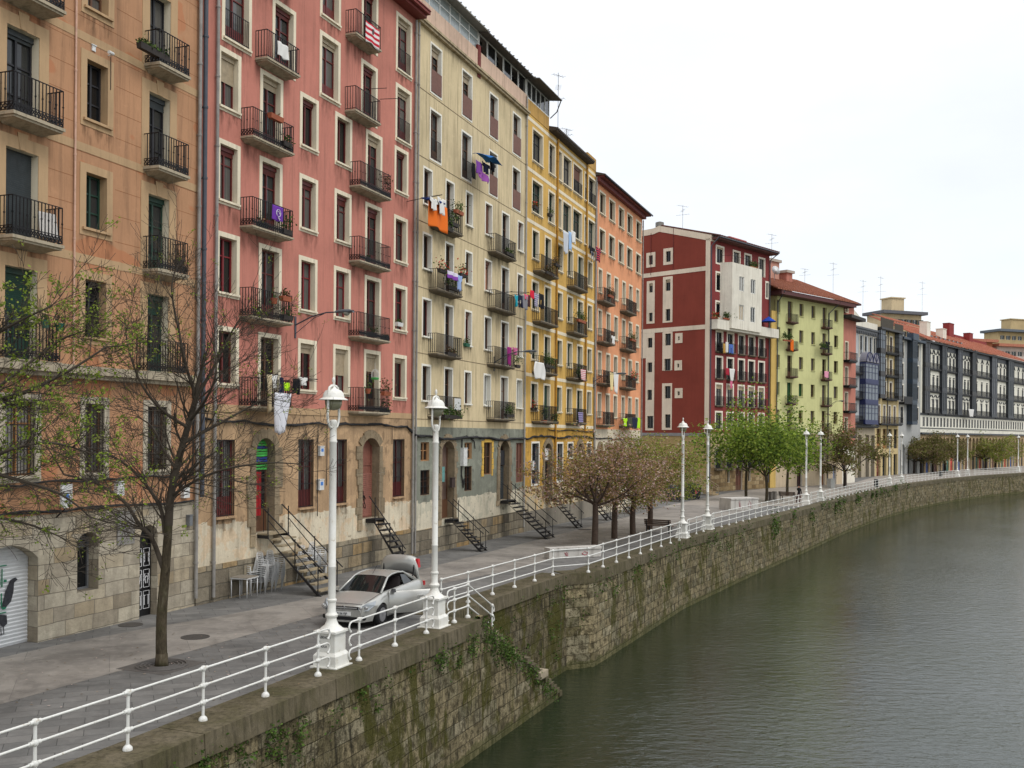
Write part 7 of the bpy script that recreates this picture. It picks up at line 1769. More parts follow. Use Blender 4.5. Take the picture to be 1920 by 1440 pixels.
# ------------------------------------------------------------------ plants on balconies and sills
plant_m = islands('pot_plant', [(58, 84, 34), (74, 98, 42), (48, 70, 30), (90, 108, 50), (66, 76, 40)], trans=.2); dry_m = islands('dry_plant', [(96, 66, 44), (84, 78, 44), (112, 84, 56), (62, 66, 34)]); gera = islands('geranium', [(70, 96, 40), (196, 40, 40), (60, 84, 34), (206, 60, 48), (80, 100, 44)])
terracotta = plain('terracotta', (150, 82, 54), .8, var=.15); pot_dark = plain('pot_dark', (52, 46, 42), .8); pot_green = plain('pot_green', (28, 92, 70), .6)
def pot(f, x, y, off, w, h, label, lm=None, pm=None, n=60, cat='potted plant', ph=.18, size=.06):
    u, z = f.uz(x, y, off); q = f.world(u, off, z); o = thing('flower_box' if w > .45 else 'potted_plant', label, cat, tuple(q), f.rz()); m = MB()
    if w > .45: m.hexa([(-w/2, -.08, 0), (w/2, -.08, 0), (w/2, .08, 0), (-w/2, .08, 0), (-w/2-.02, -.1, ph), (w/2+.02, -.1, ph), (w/2+.02, .1, ph), (-w/2-.02, .1, ph)])
    else: m.lathe([(w*.3, 0), (w*.42, ph), (w*.46, ph+.005), (w*.46, ph+.03)], 12)
    m.build('pot', pm or terracotta, o); m = MB(); rr = random.Random(int(x*3+y))
    k = max(1, int(w/.18)) if w > .45 else 1
    for i in range(k):
        cx = (i+.5)/k*w-w/2 if k > 1 else 0; leafquads(m, (cx, 0, ph+h*.45*rr.uniform(.6, 1.3)), n, min(.14, max(.05, h*.3)), size, rr, 1.3)
        for s in range(3): m.tube([(cx, 0, ph), (cx+rr.uniform(-.08, .08), rr.uniform(-.05, .05), ph+h*rr.uniform(.5, 1.0))], .006, 3, cap=False)
    m.build('foliage', lm or plant_m, o); return o
PL = [
 (orange_f, 288, 104, .5, 1.3, .16, 'low dark flower box on the top right balcony of the orange block', plant_m, pot_dark),
 (orange_f, 112, 621, .5, .3, .22, 'round bush in a green pot on the first floor balcony rail', dry_m, pot_green), (orange_f, 85, 615, .5, .28, .2, 'small bush in a green pot left of the round one', plant_m, pot_green),
 (orange_f, 335, 500, .5, .4, .4, 'spindly grey plant on the second floor balcony beside the dark drainpipe', dry_m, pot_dark),
 (pink_f, 517, 226, .66, .75, .02, 'empty terracotta flower box hung on the upper left balcony rail', dry_m, terracotta), (pink_f, 537, 276, .5, .5, .3, 'leafy plant at the right end of the upper left balcony', plant_m, pot_dark),
 (pink_f, 492, 428, .4, .5, .25, 'brown withered plant box on the purple flag balcony', dry_m, pot_dark), (pink_f, 537, 440, .45, .55, .5, 'tall bushy plant right of the purple flag', plant_m, pot_dark),
 (pink_f, 487, 600, .45, .6, .3, 'red tinged plant box at the left of the planted balcony', dry_m, pot_dark), (pink_f, 514, 570, .66, .3, .45, 'bushy plant on the rail of the planted balcony', plant_m, terracotta), (pink_f, 535, 565, .66, .5, .2, 'terracotta box with reddish flowers on the planted balcony rail', dry_m, terracotta), (pink_f, 538, 600, .45, .6, .35, 'green plant box at the right of the planted balcony', plant_m, pot_dark),
 (pink_f, 723, 370, .4, .6, 1.0, 'tall cactus like plant on the right balcony of the pink block', dry_m, pot_dark), (pink_f, 690, 492, .4, .3, .15, 'small black pot on the right middle balcony', plant_m, pot_dark), (pink_f, 697, 632, .4, .6, .25, 'yellow flowering plant on the right balcony below', plant_m, pot_dark), (pink_f, 722, 640, .4, .5, .12, 'dark planter on the right balcony below', plant_m, pot_dark), (pink_f, 748, 612, .1, .5, .12, 'white planter on a right window sill of the pink block', plant_m, box_white),
 (pink_f, 690, 738, .6, .3, .5, 'green climber on the lowest right balcony', plant_m, terracotta), (pink_f, 724, 742, .66, .6, .5, 'big reddish bush hanging over the lowest right balcony', dry_m, terracotta), (pink_f, 722, 775, .4, .7, .45, 'dense green bush low on the lowest right balcony', plant_m, pot_dark),
 (cream_f, 838, 432, .45, 1.2, .6, 'overgrown dark plants on the top left balcony of the cream block', plant_m, pot_dark), (cream_f, 860, 402, .66, .9, .5, 'plant box trailing along the top left balcony rail of the cream block', plant_m, terracotta), (cream_f, 852, 425, .5, .8, .9, 'tall dark climbing plant at the right of the top left balcony', plant_m, pot_dark),
 (cream_f, 829, 512, .66, .8, .45, 'red geraniums at the left of the second balcony', gera, pot_dark), (cream_f, 868, 520, .66, .8, .45, 'red geraniums at the right of the second balcony', gera, pot_dark), (cream_f, 850, 545, .5, 1.4, .6, 'green plants filling the second balcony of the cream block', plant_m, pot_dark), (cream_f, 845, 668, .45, 1.0, .25, 'low reddish plants on the third balcony of the cream block', dry_m, pot_dark), (cream_f, 875, 650, .1, .5, .3, 'grey green pot on a sill of the cream block', plant_m, pot_green),
 (cream_f, 848, 785, .6, 2.2, .45, 'weedy plants over the edge of the lowest left cream balcony', plant_m, pot_dark), (cream_f, 955, 480, .5, 1.2, .2, 'mossy plants along the top right cream balcony', plant_m, pot_dark), (cream_f, 955, 782, .5, 1.2, .6, 'green plants on the lowest right cream balcony', plant_m, pot_dark), (cream_f, 970, 690, .5, .6, .9, 'tall plant beside the magenta towel', plant_m, pot_dark),
 (yellow_f, 1004, 392, .1, .8, .3, 'red flowers on an upper sill of the yellow block', gera, pot_dark), (yellow_f, 1031, 406, .1, .6, .4, 'green plant on an upper sill of the yellow block', plant_m, pot_dark), (yellow_f, 1030, 516, .6, 1.6, .45, 'dry plants on the top left balcony of the yellow block', dry_m, pot_dark), (yellow_f, 1044, 500, .66, .9, .5, 'dark spiky plant box on the top left yellow balcony rail', dry_m, pot_dark),
 (yellow_f, 1030, 690, .66, 1.8, .8, 'lush green plants over the third left yellow balcony', plant_m, pot_dark), (yellow_f, 1020, 793, .5, .6, 1.3, 'tall green plant at the left of the lowest left yellow balcony', plant_m, terracotta), (yellow_f, 1040, 795, .5, 1.2, .7, 'bushy plants at the right of the lowest left yellow balcony', plant_m, pot_dark), (yellow_f, 1090, 605, .66, 1.8, .7, 'palm like plants lining the second right yellow balcony', plant_m, terracotta), (yellow_f, 1083, 712, .5, .9, 1.0, 'dark green plant on the third right yellow balcony', plant_m, pot_dark), (yellow_f, 1001, 770, .1, .8, .4, 'plant with red flowers on a low sill of the yellow block', gera, pot_dark),
 (coral_f, 1145, 558, .6, 1.3, .6, 'flower pots crowding the top left coral balcony', dry_m, terracotta), (coral_f, 1187, 640, .66, 1.4, .5, 'flowering plants on the second right coral balcony', plant_m, terracotta), (coral_f, 1189, 713, .8, 1.6, .6, 'leafy red green plants on the third right coral balcony', gera, pot_dark),
 (red_f, 1341, 597, .9, 1.0, .5, 'yellow flowers at the left of the long white balcony', gera, terracotta), (red_f, 1366, 600, .95, 2.2, .8, 'terracotta box of green plants beside the white oriel', plant_m, terracotta), (red_f, 1413, 503, 1.1, 1.6, .6, 'plants in yellow pots on top of the white oriel', plant_m, ochre_wood),
 (green_f, 1476, 640, .8, 1.8, 1.2, 'bushy hanging plants on the second left balcony of the green block', plant_m, terracotta), (green_f, 1544, 655, .8, 1.5, .8, 'plants on the second right balcony of the green block', plant_m, pot_dark), (green_f, 1482, 757, .8, 1.0, 1.0, 'green plant on the lower left balcony of the green block', plant_m, pot_dark),
]
for a in PL:
    big = a[0] in (red_f, green_f); pot(*a[:7], lm=a[7], pm=a[8], n=(26 if a[5] > .05 else 2), size=.07 if not big else .12)
u, z = orange_f.uz(88, 446, .35); q = orange_f.world(u, .35, z); o = thing('painted_board', 'white painted board leaning on the second balcony of the orange block', 'board', tuple(q), orange_f.rz()); m = MB(); m.hexa([(-.28, -.06, 0), (.28, -.12, 0), (.28, -.09, 0), (-.28, -.03, 0), (-.28, .02, .68), (.28, -.04, .68), (.28, -.01, .68), (-.28, .05, .68)]); m.build('board', plain('board_white', (206, 200, 192), .6, var=.1, scale=9), o)
# terrace plants of the far houses
# ------------------------------------------------------------------ street things
mc = plain('manhole_iron', (66, 62, 58), .7, var=.3, scale=18, bump=.5)
for (u, v, r_, lab) in ((245, 1172, .36, 'round manhole cover by the stone wall, left of the tree'), (366, 1195, .4, 'round dark manhole cover in the pale lane'), (1096, 993, .45, 'reddish manhole cover in the lane beyond the yellow block')):
    p = G(u, v); m = MB(); m.lathe([(r_, 0), (r_, .012), (r_-.04, .016), (r_-.05, .01), (.01, .012)], 28); o = m.build('manhole_cover', mc, None, smooth=.4); o.location = (p.x, p.y, p.z+.004); tag(o, lab, 'manhole cover')
conc = stucco('painted_concrete', (190, 186, 178), amount=.5)
def block(p, rz_, L, D, h, label, legs=True, marks=True):
    o = thing('concrete_bench', label, 'concrete bench', (p.x, p.y, p.z+.008), rz_); m = MB(); m.box(0, L, 0, D, h-.12, h); m.box(.0, L, .06, D-.0, 0.0, h-.12) if not legs else [m.box(a, a+.45, .05, D-.05, 0, h-.12) for a in (0, L-.45)]; m.build('slab', conc, o)
    if not legs: pass
    if marks:
        m = MB(); rr = random.Random(int(L*10))
        for i in range(2):
            x = L*(.32+.36*i); m.tube([(x+(.1+.08*i)*math.sin(k*(1.2+.5*i)+i), .045, .1+(h-.32)*(.5+.5*math.cos(k*1.7+i))) for k in range(7)], .012, 4)
        m.build('graffiti', plain('graffiti_red', (176, 70, 84), .7), o)
    return o
block(G(1031, 1049), .45, 2.9, .6, .52, 'long white concrete bench with graffiti inside the railing corner', False)
p = G(1371, 957); block(p, .5, 3.1, 1.6, 1.0, 'white painted concrete block with scribbles behind the railing', False)
def wood_bench(p, rz_, label):
    o = thing('park_bench', label, 'bench', (p.x, p.y, p.z+.008), rz_); wm = plain('bench_wood', (92, 74, 62), .8, var=.2)
    m = MB(); [m.box(-.9, .9, -.25+i*.12, -.15+i*.12, .42, .46) for i in range(4)]; m.build('seat', wm, o); m = MB(); [m.box(-.9, .9, .25+i*.03, .28+i*.03, .52+i*.12, .62+i*.12) for i in range(3)]; m.build('backrest', wm, o)
    for x in (-.75, .75): m = MB(); m.bar((x, -.22, 0), (x, -.2, .42), .05); m.bar((x, .24, 0), (x, .34, .85), .05); m.bar((x, -.2, .4), (x, .25, .4), .05); m.build('leg', iron, o)
wood_bench(G(1236, 999), 2.6, 'dark wooden bench behind the fourth blossoming tree, beside the third lamp'); wood_bench(G(1478, 938), 2.4, 'dark wooden bench by the leaning green tree')
def bin_(p, label, h=1.0, r=.28, c=(40, 42, 44)):
    o = thing('litter_bin', label, 'litter bin', (p.x, p.y, p.z+.006)); m = MB(); m.lathe([(r*.8, 0), (r, .1), (r, h*.85), (r*1.08, h*.87), (r*.9, h)], 14); m.build('drum', plain('bin_%d' % c[0], c, .5), o, smooth=.6); m = MB(); m.box(-r*.6, r*.6, -r-.02, -r*.8, h*.6, h*.78); m.build('slot', pane_black, o)
bin_(G(1643, 913), 'black litter bin behind the railing left of the far lamp pair'); bin_(G(1764, 893.5), 'black litter bin behind the railing near the ninth lamp')
for (x, y, lab) in ((1445, 940, 'left grey slotted post beside the green tree trunk'), (1452, 939, 'right grey slotted post beside the green tree trunk')):
    p = G(x, y); o = thing('bollard', lab, 'bollard', (p.x, p.y, p.z), .4); m = MB(); m.box(-.12, .12, -.2, .2, 0, .9); m.box(-.14, .14, -.22, .22, .9, .94); m.build('post', plain('post_grey', (110, 104, 96), .7), o)
p = G(1558, 915); o = thing('street_cabinet', 'grey utility cabinet under the drainpipe of the green block', 'cabinet', (p.x, p.y, p.z), .8); m = MB(); m.box(-.55, .55, -.25, .25, 0, 1.1); m.box(-.6, .6, -.3, .3, 1.1, 1.18); m.build('body', plain('cabinet_grey', (156, 156, 150), .6), o)
def skip(p, rz_, w, d, h, label, lid):
    o = thing('waste_container', label, 'waste container', (p.x, p.y, p.z+.01), rz_); m = MB(); bm_ = plain('skip_black', (34, 36, 42), .55)
    m.hexa([(-w*.42, -d*.38, .12), (w*.42, -d*.38, .12), (w*.42, d*.38, .12), (-w*.42, d*.38, .12), (-w/2, -d/2, h*.78), (w/2, -d/2, h*.78), (w/2, d/2, h*.78), (-w/2, d/2, h*.78)]); m.box(-w/2-.05, w/2+.05, -d/2-.05, d/2+.05, h*.76, h*.8); m.build('body', bm_, o)
    m = MB(); P = [(-w/2, h*.8), (-w*.35, h*.93), (0, h), (w*.35, h*.93), (w/2, h*.8)]; m.prism(P, -d/2, d/2); m.build('lid', lid, o)
    for x in (-w*.35, w*.35):
        for y in (-d*.3, d*.3): wm = MB(); wm.lathe([(.001, -.03), (.09, -.03), (.09, .03), (.001, .03)], 10); q = wm.build('wheel', pot_dark, o); q.location = (x, y, .09); q.rotation_euler = (PI/2, 0, 0)
    m = MB(); m.box(w*.1, w*.2, -d/2-.02, -d/2+.01, h*.35, h*.6); m.box(w*.28, w*.33, -d/2-.02, -d/2+.01, h*.5, h*.7); m.build('sticker', plain('sticker_red', (190, 80, 80), .5), o)
skip(G(1296, 936), .2, 1.75, 1.2, 1.65, 'black waste container with dull green lid before the outside stair', plain('lid_green', (62, 78, 62), .6)); skip(G(1266, 940), .2, 1.7, 1.2, 1.6, 'black waste container half hidden behind the blossoming trees', plain('lid_blue', (54, 64, 110), .6))
gw = thing('garden_wall', 'low stone garden wall between the coral block and the gable wall', 'wall', (13.0, 99.5, gz(99)), .0); m = MB(); m.box(0, 4.2, 0, .4, -.3, .75); m.box(-.05, 4.25, -.05, .45, .75, .85); m.build('wall', stucco('wall_pale', (172, 158, 136)), gw)
m = MB(); rr = random.Random(3); [leafquads(m, (13+rr.uniform(0, 4.2), 100+rr.uniform(.3, 7), gz(99)+.72+rr.uniform(0, .12)), 4, .12, .14, rr) for _ in range(1500)]; struct(m.build('grass', islands('grass_blade', [(84, 122, 40), (70, 106, 34), (98, 132, 52)])), 'stuff')
m = MB(); m.box(12.4, 17.6, 99.9, 108, gz(99)-.4, gz(99)+.7); struct(m.build('grass_bank', plain('soil', (74, 78, 44), .9)))
# ------------------------------------------------------------------ café furniture under the stair
alu = plain('aluminium', (205, 205, 203), .35, .15, .06, 12)
def chair_mesh_parts():
    parts = []
    m = MB()
    for s in (-.24, .24):
        m.tube([(s, -.24, 0), (s, -.23, .43), (s, -.2, .65), (s, .12, .67), (s, .22, .7)], .012, 6); m.tube([(s*.95, .27, 0), (s*.9, .2, .43), (s*.85, .27, .86)], .012, 6)
    m.tube([(-.2, .27, .86), (-.12, .3, .895), (.12, .3, .895), (.2, .27, .86)], .012, 6); parts.append(('frame', mesh_of(m, 'frame', alu, True)))
    m = MB()
    for i in range(5): z = .56+i*.07; m.tube([(-.2, .225+i*.011, z), (-.1, .26+i*.011, z), (.1, .26+i*.011, z), (.2, .225+i*.011, z)], .017, 4)
    parts.append(('backrest', mesh_of(m, 'backrest', alu, True)))
    m = MB()
    for i in range(7): y = -.22+i*.065; m.box(-.22, .22, y-.024, y+.024, .425+(.012 if i < 2 else 0), .44)
    parts.append(('seat', mesh_of(m, 'seat', alu))); return parts
CP = chair_mesh_parts()
def chair(x, y, z, rz_, label, group, tilt=0):
    o = thing('cafe_chair', label, 'chair', (x, y, z), rz_, group); o.rotation_euler.x = tilt
    for nm, me in CP: link(nm, me, o)
def stack(u, v, n, rz_, label, group, z0=0):
    p = G(u, v)
    for k in range(n): d_ = Vector((math.sin(rz_), -math.cos(rz_)))*.018*k; chair(p.x+d_.x, p.y+d_.y, p.z+z0+.075*k, rz_, label, group, 0)
fz = pink_f.rz()
stack(492, 1112, 9, fz+.1, 'aluminium chair in the left front stack beside the wooden staircase', 'chairs of the left front stack'); stack(511, 1107, 9, fz+.1, 'aluminium chair in the stack touching the wooden staircase', 'chairs of the stack touching the staircase')
stack(470, 1113, 6, fz-.3, 'aluminium chair in the low stack behind the folded tables', 'chairs of the low stack')
stack(572, 1096, 8, fz+.1, 'aluminium chair in the first stack right of the wooden staircase', 'chairs of the first stack right of the stairs', .1); stack(590, 1092, 9, fz+.1, 'aluminium chair in the second stack right of the wooden staircase', 'chairs of the second stack right of the stairs', .1)
tabm = plain('table_top', (136, 128, 116), .5, .2)
def table(u, v, rz_, label, z0=0, dx=0):
    p = G(u, v); o = thing('cafe_table', label, 'table', (p.x+dx, p.y, p.z+z0), rz_); m = MB(); m.box(-.35, .35, -.35, .35, .7, .725); m.build('table_top', tabm, o); m = MB(); [m.box(a, b, c, d_, .67, .70) for a, b, c, d_ in ((-.36, .36, -.36, -.33), (-.36, .36, .33, .36), (-.36, -.33, -.33, .33), (.33, .36, -.33, .33))]; m.build('table_edge', alu, o)
    for x in (-.32, .32):
        for y in (-.32, .32): m = MB(); m.tube([(x, y, 0), (x, y, .68)], .02, 8); m.build('leg', alu, o, smooth=True)
table(446, 1119, fz, 'aluminium table nearest the drainpipe, left of the stacked chairs'); table(458, 1122, fz+.05, 'aluminium table pushed over its neighbour beside the stacked chairs', .06); table(606, 1090, fz, 'aluminium table at the right end of the staircase')
# ------------------------------------------------------------------ aerials
def antenna(p0, h, label, els=5, s=.5):
    o = thing('tv_aerial', label, 'aerial', tuple(p0)); m = MB(); m.tube([(0, 0, -1), (0, 0, h)], .022, 5); m.build('mast', grey_metal, o); m = MB()
    for k, z in enumerate((h*.95, h*.75, h*.55)[:2 if els < 4 else 3]):
        a = .6+k; d_ = Vector((math.cos(a), math.sin(a), 0)); q = Vector((0, 0, z)); m.bar(q-d_*s, q+d_*s, .02); n = Vector((-d_.y, d_.x, 0))
        for i in range(els): c = q+d_*s*(i/(els-1)*2-1); m.bar(c-n*.22, c+n*.22, .012)
    m.build('elements', grey_metal, o)
for (u, v, Y, h, lab) in ((1046, 248, 74, 4.4, 'tall thin television aerial above the yellow block'), (1062, 270, 78, 1.2, 'short aerial on the tiled roof of the yellow block'), (1280, 425, 121, 2.6, 'television aerial on the gable end of the red block'), (1447, 478, 128, 2.7, 'television aerial between the red and green blocks'), (1509, 531, 150, 2.2, 'small television aerial above the green block roof'), (1562, 545, 152, 4.3, 'tall television aerial above the green block roof'), (1618, 575, 168, 4.5, 'television aerial above the white ornate house'), (1651, 582, 176, 6.0, 'television aerial before the tan hillside block'), (1729, 582, 190, 5.5, 'television aerial right of the tan hillside block')):
    p = AT(u, v, Y); antenna(p, h, lab, 5, .5 if Y < 100 else .8)
p = AT(1453, 508, 131); o = thing('satellite_dish', 'white satellite dish on the stair tower behind the green roof', 'satellite dish', tuple(p), .4); m = MB(); m.lathe([(.01, 0), (.35, .06), (.62, .2)], 18); q = m.build('dish', box_white, o, smooth=True); q.rotation_euler.x = PI/2-.3; m = MB(); m.tube([(0, .1, -1.2), (0, .1, 0)], .04, 6); m.build('mast', grey_metal, o)
p = AT(1658, 586, 230); 
# stair towers behind the green block
for (x0, x1, yt, yb, Y, lab, c) in ((1443, 1473, 489, 530, 133, 'white and salmon stair tower behind the green block roof', (186, 140, 122)), (1475, 1493, 511, 530, 136, 'small salmon rooftop hut behind the green block roof', (176, 116, 100))):
    a, b = AT(x0, yt, Y), AT(x1, yt, Y); o = thing('stair_tower', lab, 'stair tower', (a.x, a.y, gz(99)), .75); m = MB(); L = (b.x-a.x)*1.1; h = a.z-gz(99); m.box(0, L, 0, 3, 0, h); m.build('wall', stucco('tower_%d' % x0, c), o); m = MB(); m.box(-.25, L+.25, -.25, 3.25, h, h+.35); m.build('roof', plain('tower_cap', (170, 160, 146), .8), o)
# ------------------------------------------------------------------ the silver coupé with its boot and one door open
def silver_car():
    o = thing('parked_car', 'silver two door coupe parked with its boot lid raised and left door open', 'car', (-5.0, 29.98, gz(30)+.006), math.atan2(-.95, -.31))
    # x forward (front at 0), y to the car's left, z up
    paint = plain('car_silver', (176, 176, 170), .25, .45, .03, 2, spec=.6); black = plain('car_black', (18, 18, 19), .6); gls = glass('car_glass', (26, 30, 30), .04); chrome = plain('car_chrome', (214, 214, 214), .15, .9, .02); inner = plain('car_inside', (34, 28, 28), .9)
    WX = (-.86, -3.5); WR = .33
    def hw(x):  # half width seen from above
        t_ = -x
        w = .885
        if t_ < .75: w = .60+.285*math.sin(min(1, t_/.75)*PI/2)
        if t_ > 3.7: w = .885-.2*((t_-3.7)/.78)**2
        return w
    def top(x):  # shoulder and bonnet height
        t_ = -x
        P = [(0, .60), (.12, .69), (.5, .80), (1.0, .90), (1.25, .945), (2.2, .955), (3.2, .985), (3.9, .99), (4.3, .97), (4.48, .86)]
        for a, b in zip(P, P[1:]):
            if a[0] <= t_ <= b[0]: return a[1]+(b[1]-a[1])*(t_-a[0])/(b[0]-a[0])
        return .86
    def bot(x):
        z = .2
        for wx in WX:
            d = abs(x-wx)
            if d < .39: z = max(z, .31+math.sqrt(.39**2-d*d)*.98)
        return z
    m = MB(); st = [-.0, -.03, -.07]+[-.12-.075*i for i in range(59)]; st = [x for x in st if x >= -4.48]+[-4.48]; n = 0; ring = []
    for x in st:
        w = hw(x); zt = top(x); zb = bot(x); open_ = -3.0 < x < -1.35
        prof = [(w*.93, zb if zb > .21 else .2), (w*.985, max(zb, .34)), (w, max(zb, .52)), (w*.995, max(zb+.02, .66)), (w*.965, max(zb+.03, zt-.12)), (w*.9, zt-.03), (w*.78, zt+.005), (w*.45, zt+.03 if x > -1.3 else zt+.012), (0, zt+.04 if x > -1.3 else zt+.015)]
        full = [(-y, z) for y, z in prof]+[(y, z) for y, z in reversed(prof[:-1])]
        ring.append(len(full)); m.v += [(x, y, z) for y, z in full]
    k = ring[0]
    for i in range(len(st)-1):
        xm = (st[i]+st[i+1])/2
        for j in range(k-1):
            if -3.3 < xm < -1.3 and 6 <= j <= k-8: continue     # open cabin
            if -4.42 < xm < -3.45 and 6 <= j <= k-8: continue   # open boot
            m.f.append((i*k+j, (i+1)*k+j, (i+1)*k+j+1, i*k+j+1)); m.m.append(0)
    m.f += [tuple(range(k)), tuple((len(st)-1)*k+j for j in reversed(range(k)))]; m.m += [0, 0]
    m.build('body', paint, o, smooth=.7)
    m = MB(); m.box(-4.3, -.4, -.7, .7, .18, .55); m.box(-4.35, -3.4, -.66, .66, .5, .7); m.build('underbody', black, o)
    m = MB(); m.box(-3.3, -1.35, -.72, .72, .5, .62)
    for y in (-.38, .38): m.box(-2.55, -2.05, y-.25, y+.25, .6, .8); m.hexa([(-2.65, y-.25, .75), (-2.45, y-.25, .75), (-2.45, y+.25, .75), (-2.65, y+.25, .75), (-2.85, y-.2, 1.22), (-2.72, y-.2, 1.22), (-2.72, y+.2, 1.22), (-2.85, y+.2, 1.22)])
    m.box(-1.5, -1.28, -.7, .7, .6, .93); m.box(-3.45, -3.1, -.65, .65, .6, .95); m.build('interior', inner, o)
    m = MB(); m.lathe([(.17, -.012), (.19, 0), (.17, .012), (.165, 0)], 16); sw = m.build('steering_wheel', black, o); sw.location = (-1.68, .38, .93); sw.rotation_euler.y = -1.1
    # roof, pillars and glass
    R = [(-1.12, .66, .94), (-1.85, .56, 1.33), (-2.15, .55, 1.385), (-2.6, .55, 1.395), (-3.0, .56, 1.36), (-3.35, .6, 1.2), (-3.7, .64, .995)]
    def cross(x, w, z, sag=.035): return [(x, -w, z-.01), (x, -w*.8, z+sag*.6), (x, 0, z+sag), (x, w*.8, z+sag*.6), (x, w, z-.01)]
    m = MB(); rr_ = [cross(*p) for p in R[1:5]]
    for r_ in rr_: m.v += r_
    for i in range(3):
        for j in range(4): a = i*5+j; m.f.append((a, a+1, a+6, a+5)); m.m.append(0)
    m.build('roof', paint, o, smooth=True)
    m = MB()
    for s in (-1, 1):
        P = [(p[0], s*(p[1]+.0), p[2]-.012) for p in R]; m.tube([(-1.08, s*.72, .93)]+[(p[0], p[1]+s*.01, p[2]) for p in P[1:-1]]+[(-3.78, s*.68, .985)], [.035, .034, .032, .03, .034, .05, .06], 8)
    m.build('roof_pillar', paint, o, smooth=True)
    def pane(nm, p, q, par=o):
        a, b = cross(*p, .03), cross(*q, .03); m = MB(); m.v += a+b
        for j in range(4): m.f.append((j, j+1, j+6, j+5)); m.m.append(0)
        return m.build(nm, gls, par, smooth=True)
    pane('windscreen', (-1.1, .70, .93), (-1.84, .555, 1.33)); pane('rear_window', (-3.02, .555, 1.345), (-3.68, .63, 1.0))
    m = MB(); m.quad((-1.2, -.74, .95), (-1.85, -.57, 1.3), (-2.9, -.57, 1.33), (-3.3, -.72, .99)); m.build('side_window', gls, o)
    m = MB(); m.quad((-2.75, .73, .99), (-3.4, .71, .99), (-3.12, .6, 1.25), (-2.75, .6, 1.3)); m.build('side_window', gls, o)
    # grille, emblem, lamps, plate
    m = MB(); m.box(-.03, .012, -.5, .5, .585, .665); m.build('grille', black, o); g2 = MB(); g2.box(-.0, .024, -.46, .46, .605, .645); g2.build('grille_bar', chrome, o)
    m = MB()
    for i in range(18): a = 2*PI*i/18; b = 2*PI*(i+1)/18; m.bar((.03, .065*math.cos(a), .625+.065*math.sin(a)), (.03, .065*math.cos(b), .625+.065*math.sin(b)), .018, .012)
    m.bar((.03, -.09, .61), (.03, .03, .632), .016, .01); m.bar((.03, .09, .64), (.03, -.03, .618), .016, .01); m.build('emblem', chrome, o)
    m = MB(); m.hexa([(-.05, -.52, .26), (.012, -.5, .26), (.012, .5, .26), (-.05, .52, .26), (-.05, -.6, .36), (.012, -.58, .36), (.012, .58, .36), (-.05, .6, .36)]); m.build('lower_grille', black, o)
    m = MB(); m.box(.012, .03, -.26, .26, .40, .51); pl_ = m.build('number_plate', plain('plate_white', (222, 222, 218), .4, var=.02), o); m = MB(); m.box(.028, .034, -.26, -.22, .402, .508); m.build('plate_band', plain('plate_blue', (30, 60, 150), .5), pl_)
    q = text3d('4156 FJP', 0, 0, .1, plain('plate_ink', (20, 20, 22), .6), pl_, 0, 'lettering'); q.rotation_euler = (PI/2, 0, PI/2); q.location = (.036, -.2, .42); q.scale = (.98, 1, 1)
    hl = glass('headlamp_glass', (150, 156, 160), .05)
    for s in (-1, 1):
        m = MB(); P = [(.0, .5, .62), (-.04, .52, .52), (-.16, .76, .55), (-.42, .86, .68), (-.52, .84, .79), (-.2, .66, .735)]
        A_ = [(x+.035, s*y*1.005, z) for x, y, z in P]; B_ = [(x-.12, s*y*.93, z) for x, y, z in P]; k = len(P); m.add(A_+B_, [tuple(range(k)) if s > 0 else tuple(reversed(range(k)))]+[(i, (i+1) % k, k+(i+1) % k, k+i) for i in range(k)]); h = m.build('headlight', hl, o)
        m = MB(); m.lathe([(.001, 0), (.055, .0), (.06, .02), (.001, .03)], 12); 
        for dx, y in ((-.02, .6), (-.14, .72)): b_ = m.build('bulb', chrome, h); b_.location = (dx+.045, s*y, .635); b_.rotation_euler.y = PI/2
        m = MB(); m.lathe([(.001, 0), (.07, 0), (.06, .02)], 12); f_ = m.build('fog_lamp', black, o); f_.location = (-.05, s*.66, .33); f_.rotation_euler = (0, PI/2, s*.5)
        m = MB(); m.hexa([(-1.42, s*.84, .9), (-1.3, s*.84, .9), (-1.3, s*1.04, .92), (-1.42, s*1.04, .92), (-1.42, s*.86, 1.0), (-1.32, s*.86, 1.0), (-1.33, s*1.03, 1.03), (-1.42, s*1.03, 1.03)]) if s < 0 else None
        if s < 0: m.build('wing_mirror', paint, o)
        m = MB(); m.box(-4.5, -4.4, s*.62-.12, s*.62+.12, .72, .86); m.build('tail_light', plain('tail_red', (180, 20, 28), .3), o)
    for wx in WX:
        for s in (-1, 1):
            w_ = MB(); w_.lathe([(.2, -.1), (.29, -.105), (.325, -.07), (.33, 0), (.325, .07), (.29, .105), (.2, .1)], 28); wh = w_.build('wheel', plain('tyre', (26, 26, 27), .85), o, smooth=.8); wh.location = (wx, s*.78, .33); wh.rotation_euler.x = PI/2*-s if 0 else PI/2
            r_ = MB(); yy = -s*.095
            r_.lathe([(.215, -.02), (.215, .02), (.19, .0)], 24, (0, 0, yy)); r_.lathe([(.001, -.02), (.05, -.02), (.05, .02), (.001, .03)], 12, (0, 0, yy))
            for i in range(10): a = 2*PI*i/10; r_.bar((.04*math.cos(a), .04*math.sin(a), yy), (.2*math.cos(a), .2*math.sin(a), yy), .035, .03)
            r_.build('rim', plain('rim_silver', (160, 160, 162), .3, .6), wh)
    # boot lid, raised
    m = MB(); n1, n2 = 8, 14; hx, hz = -3.85, 1.12
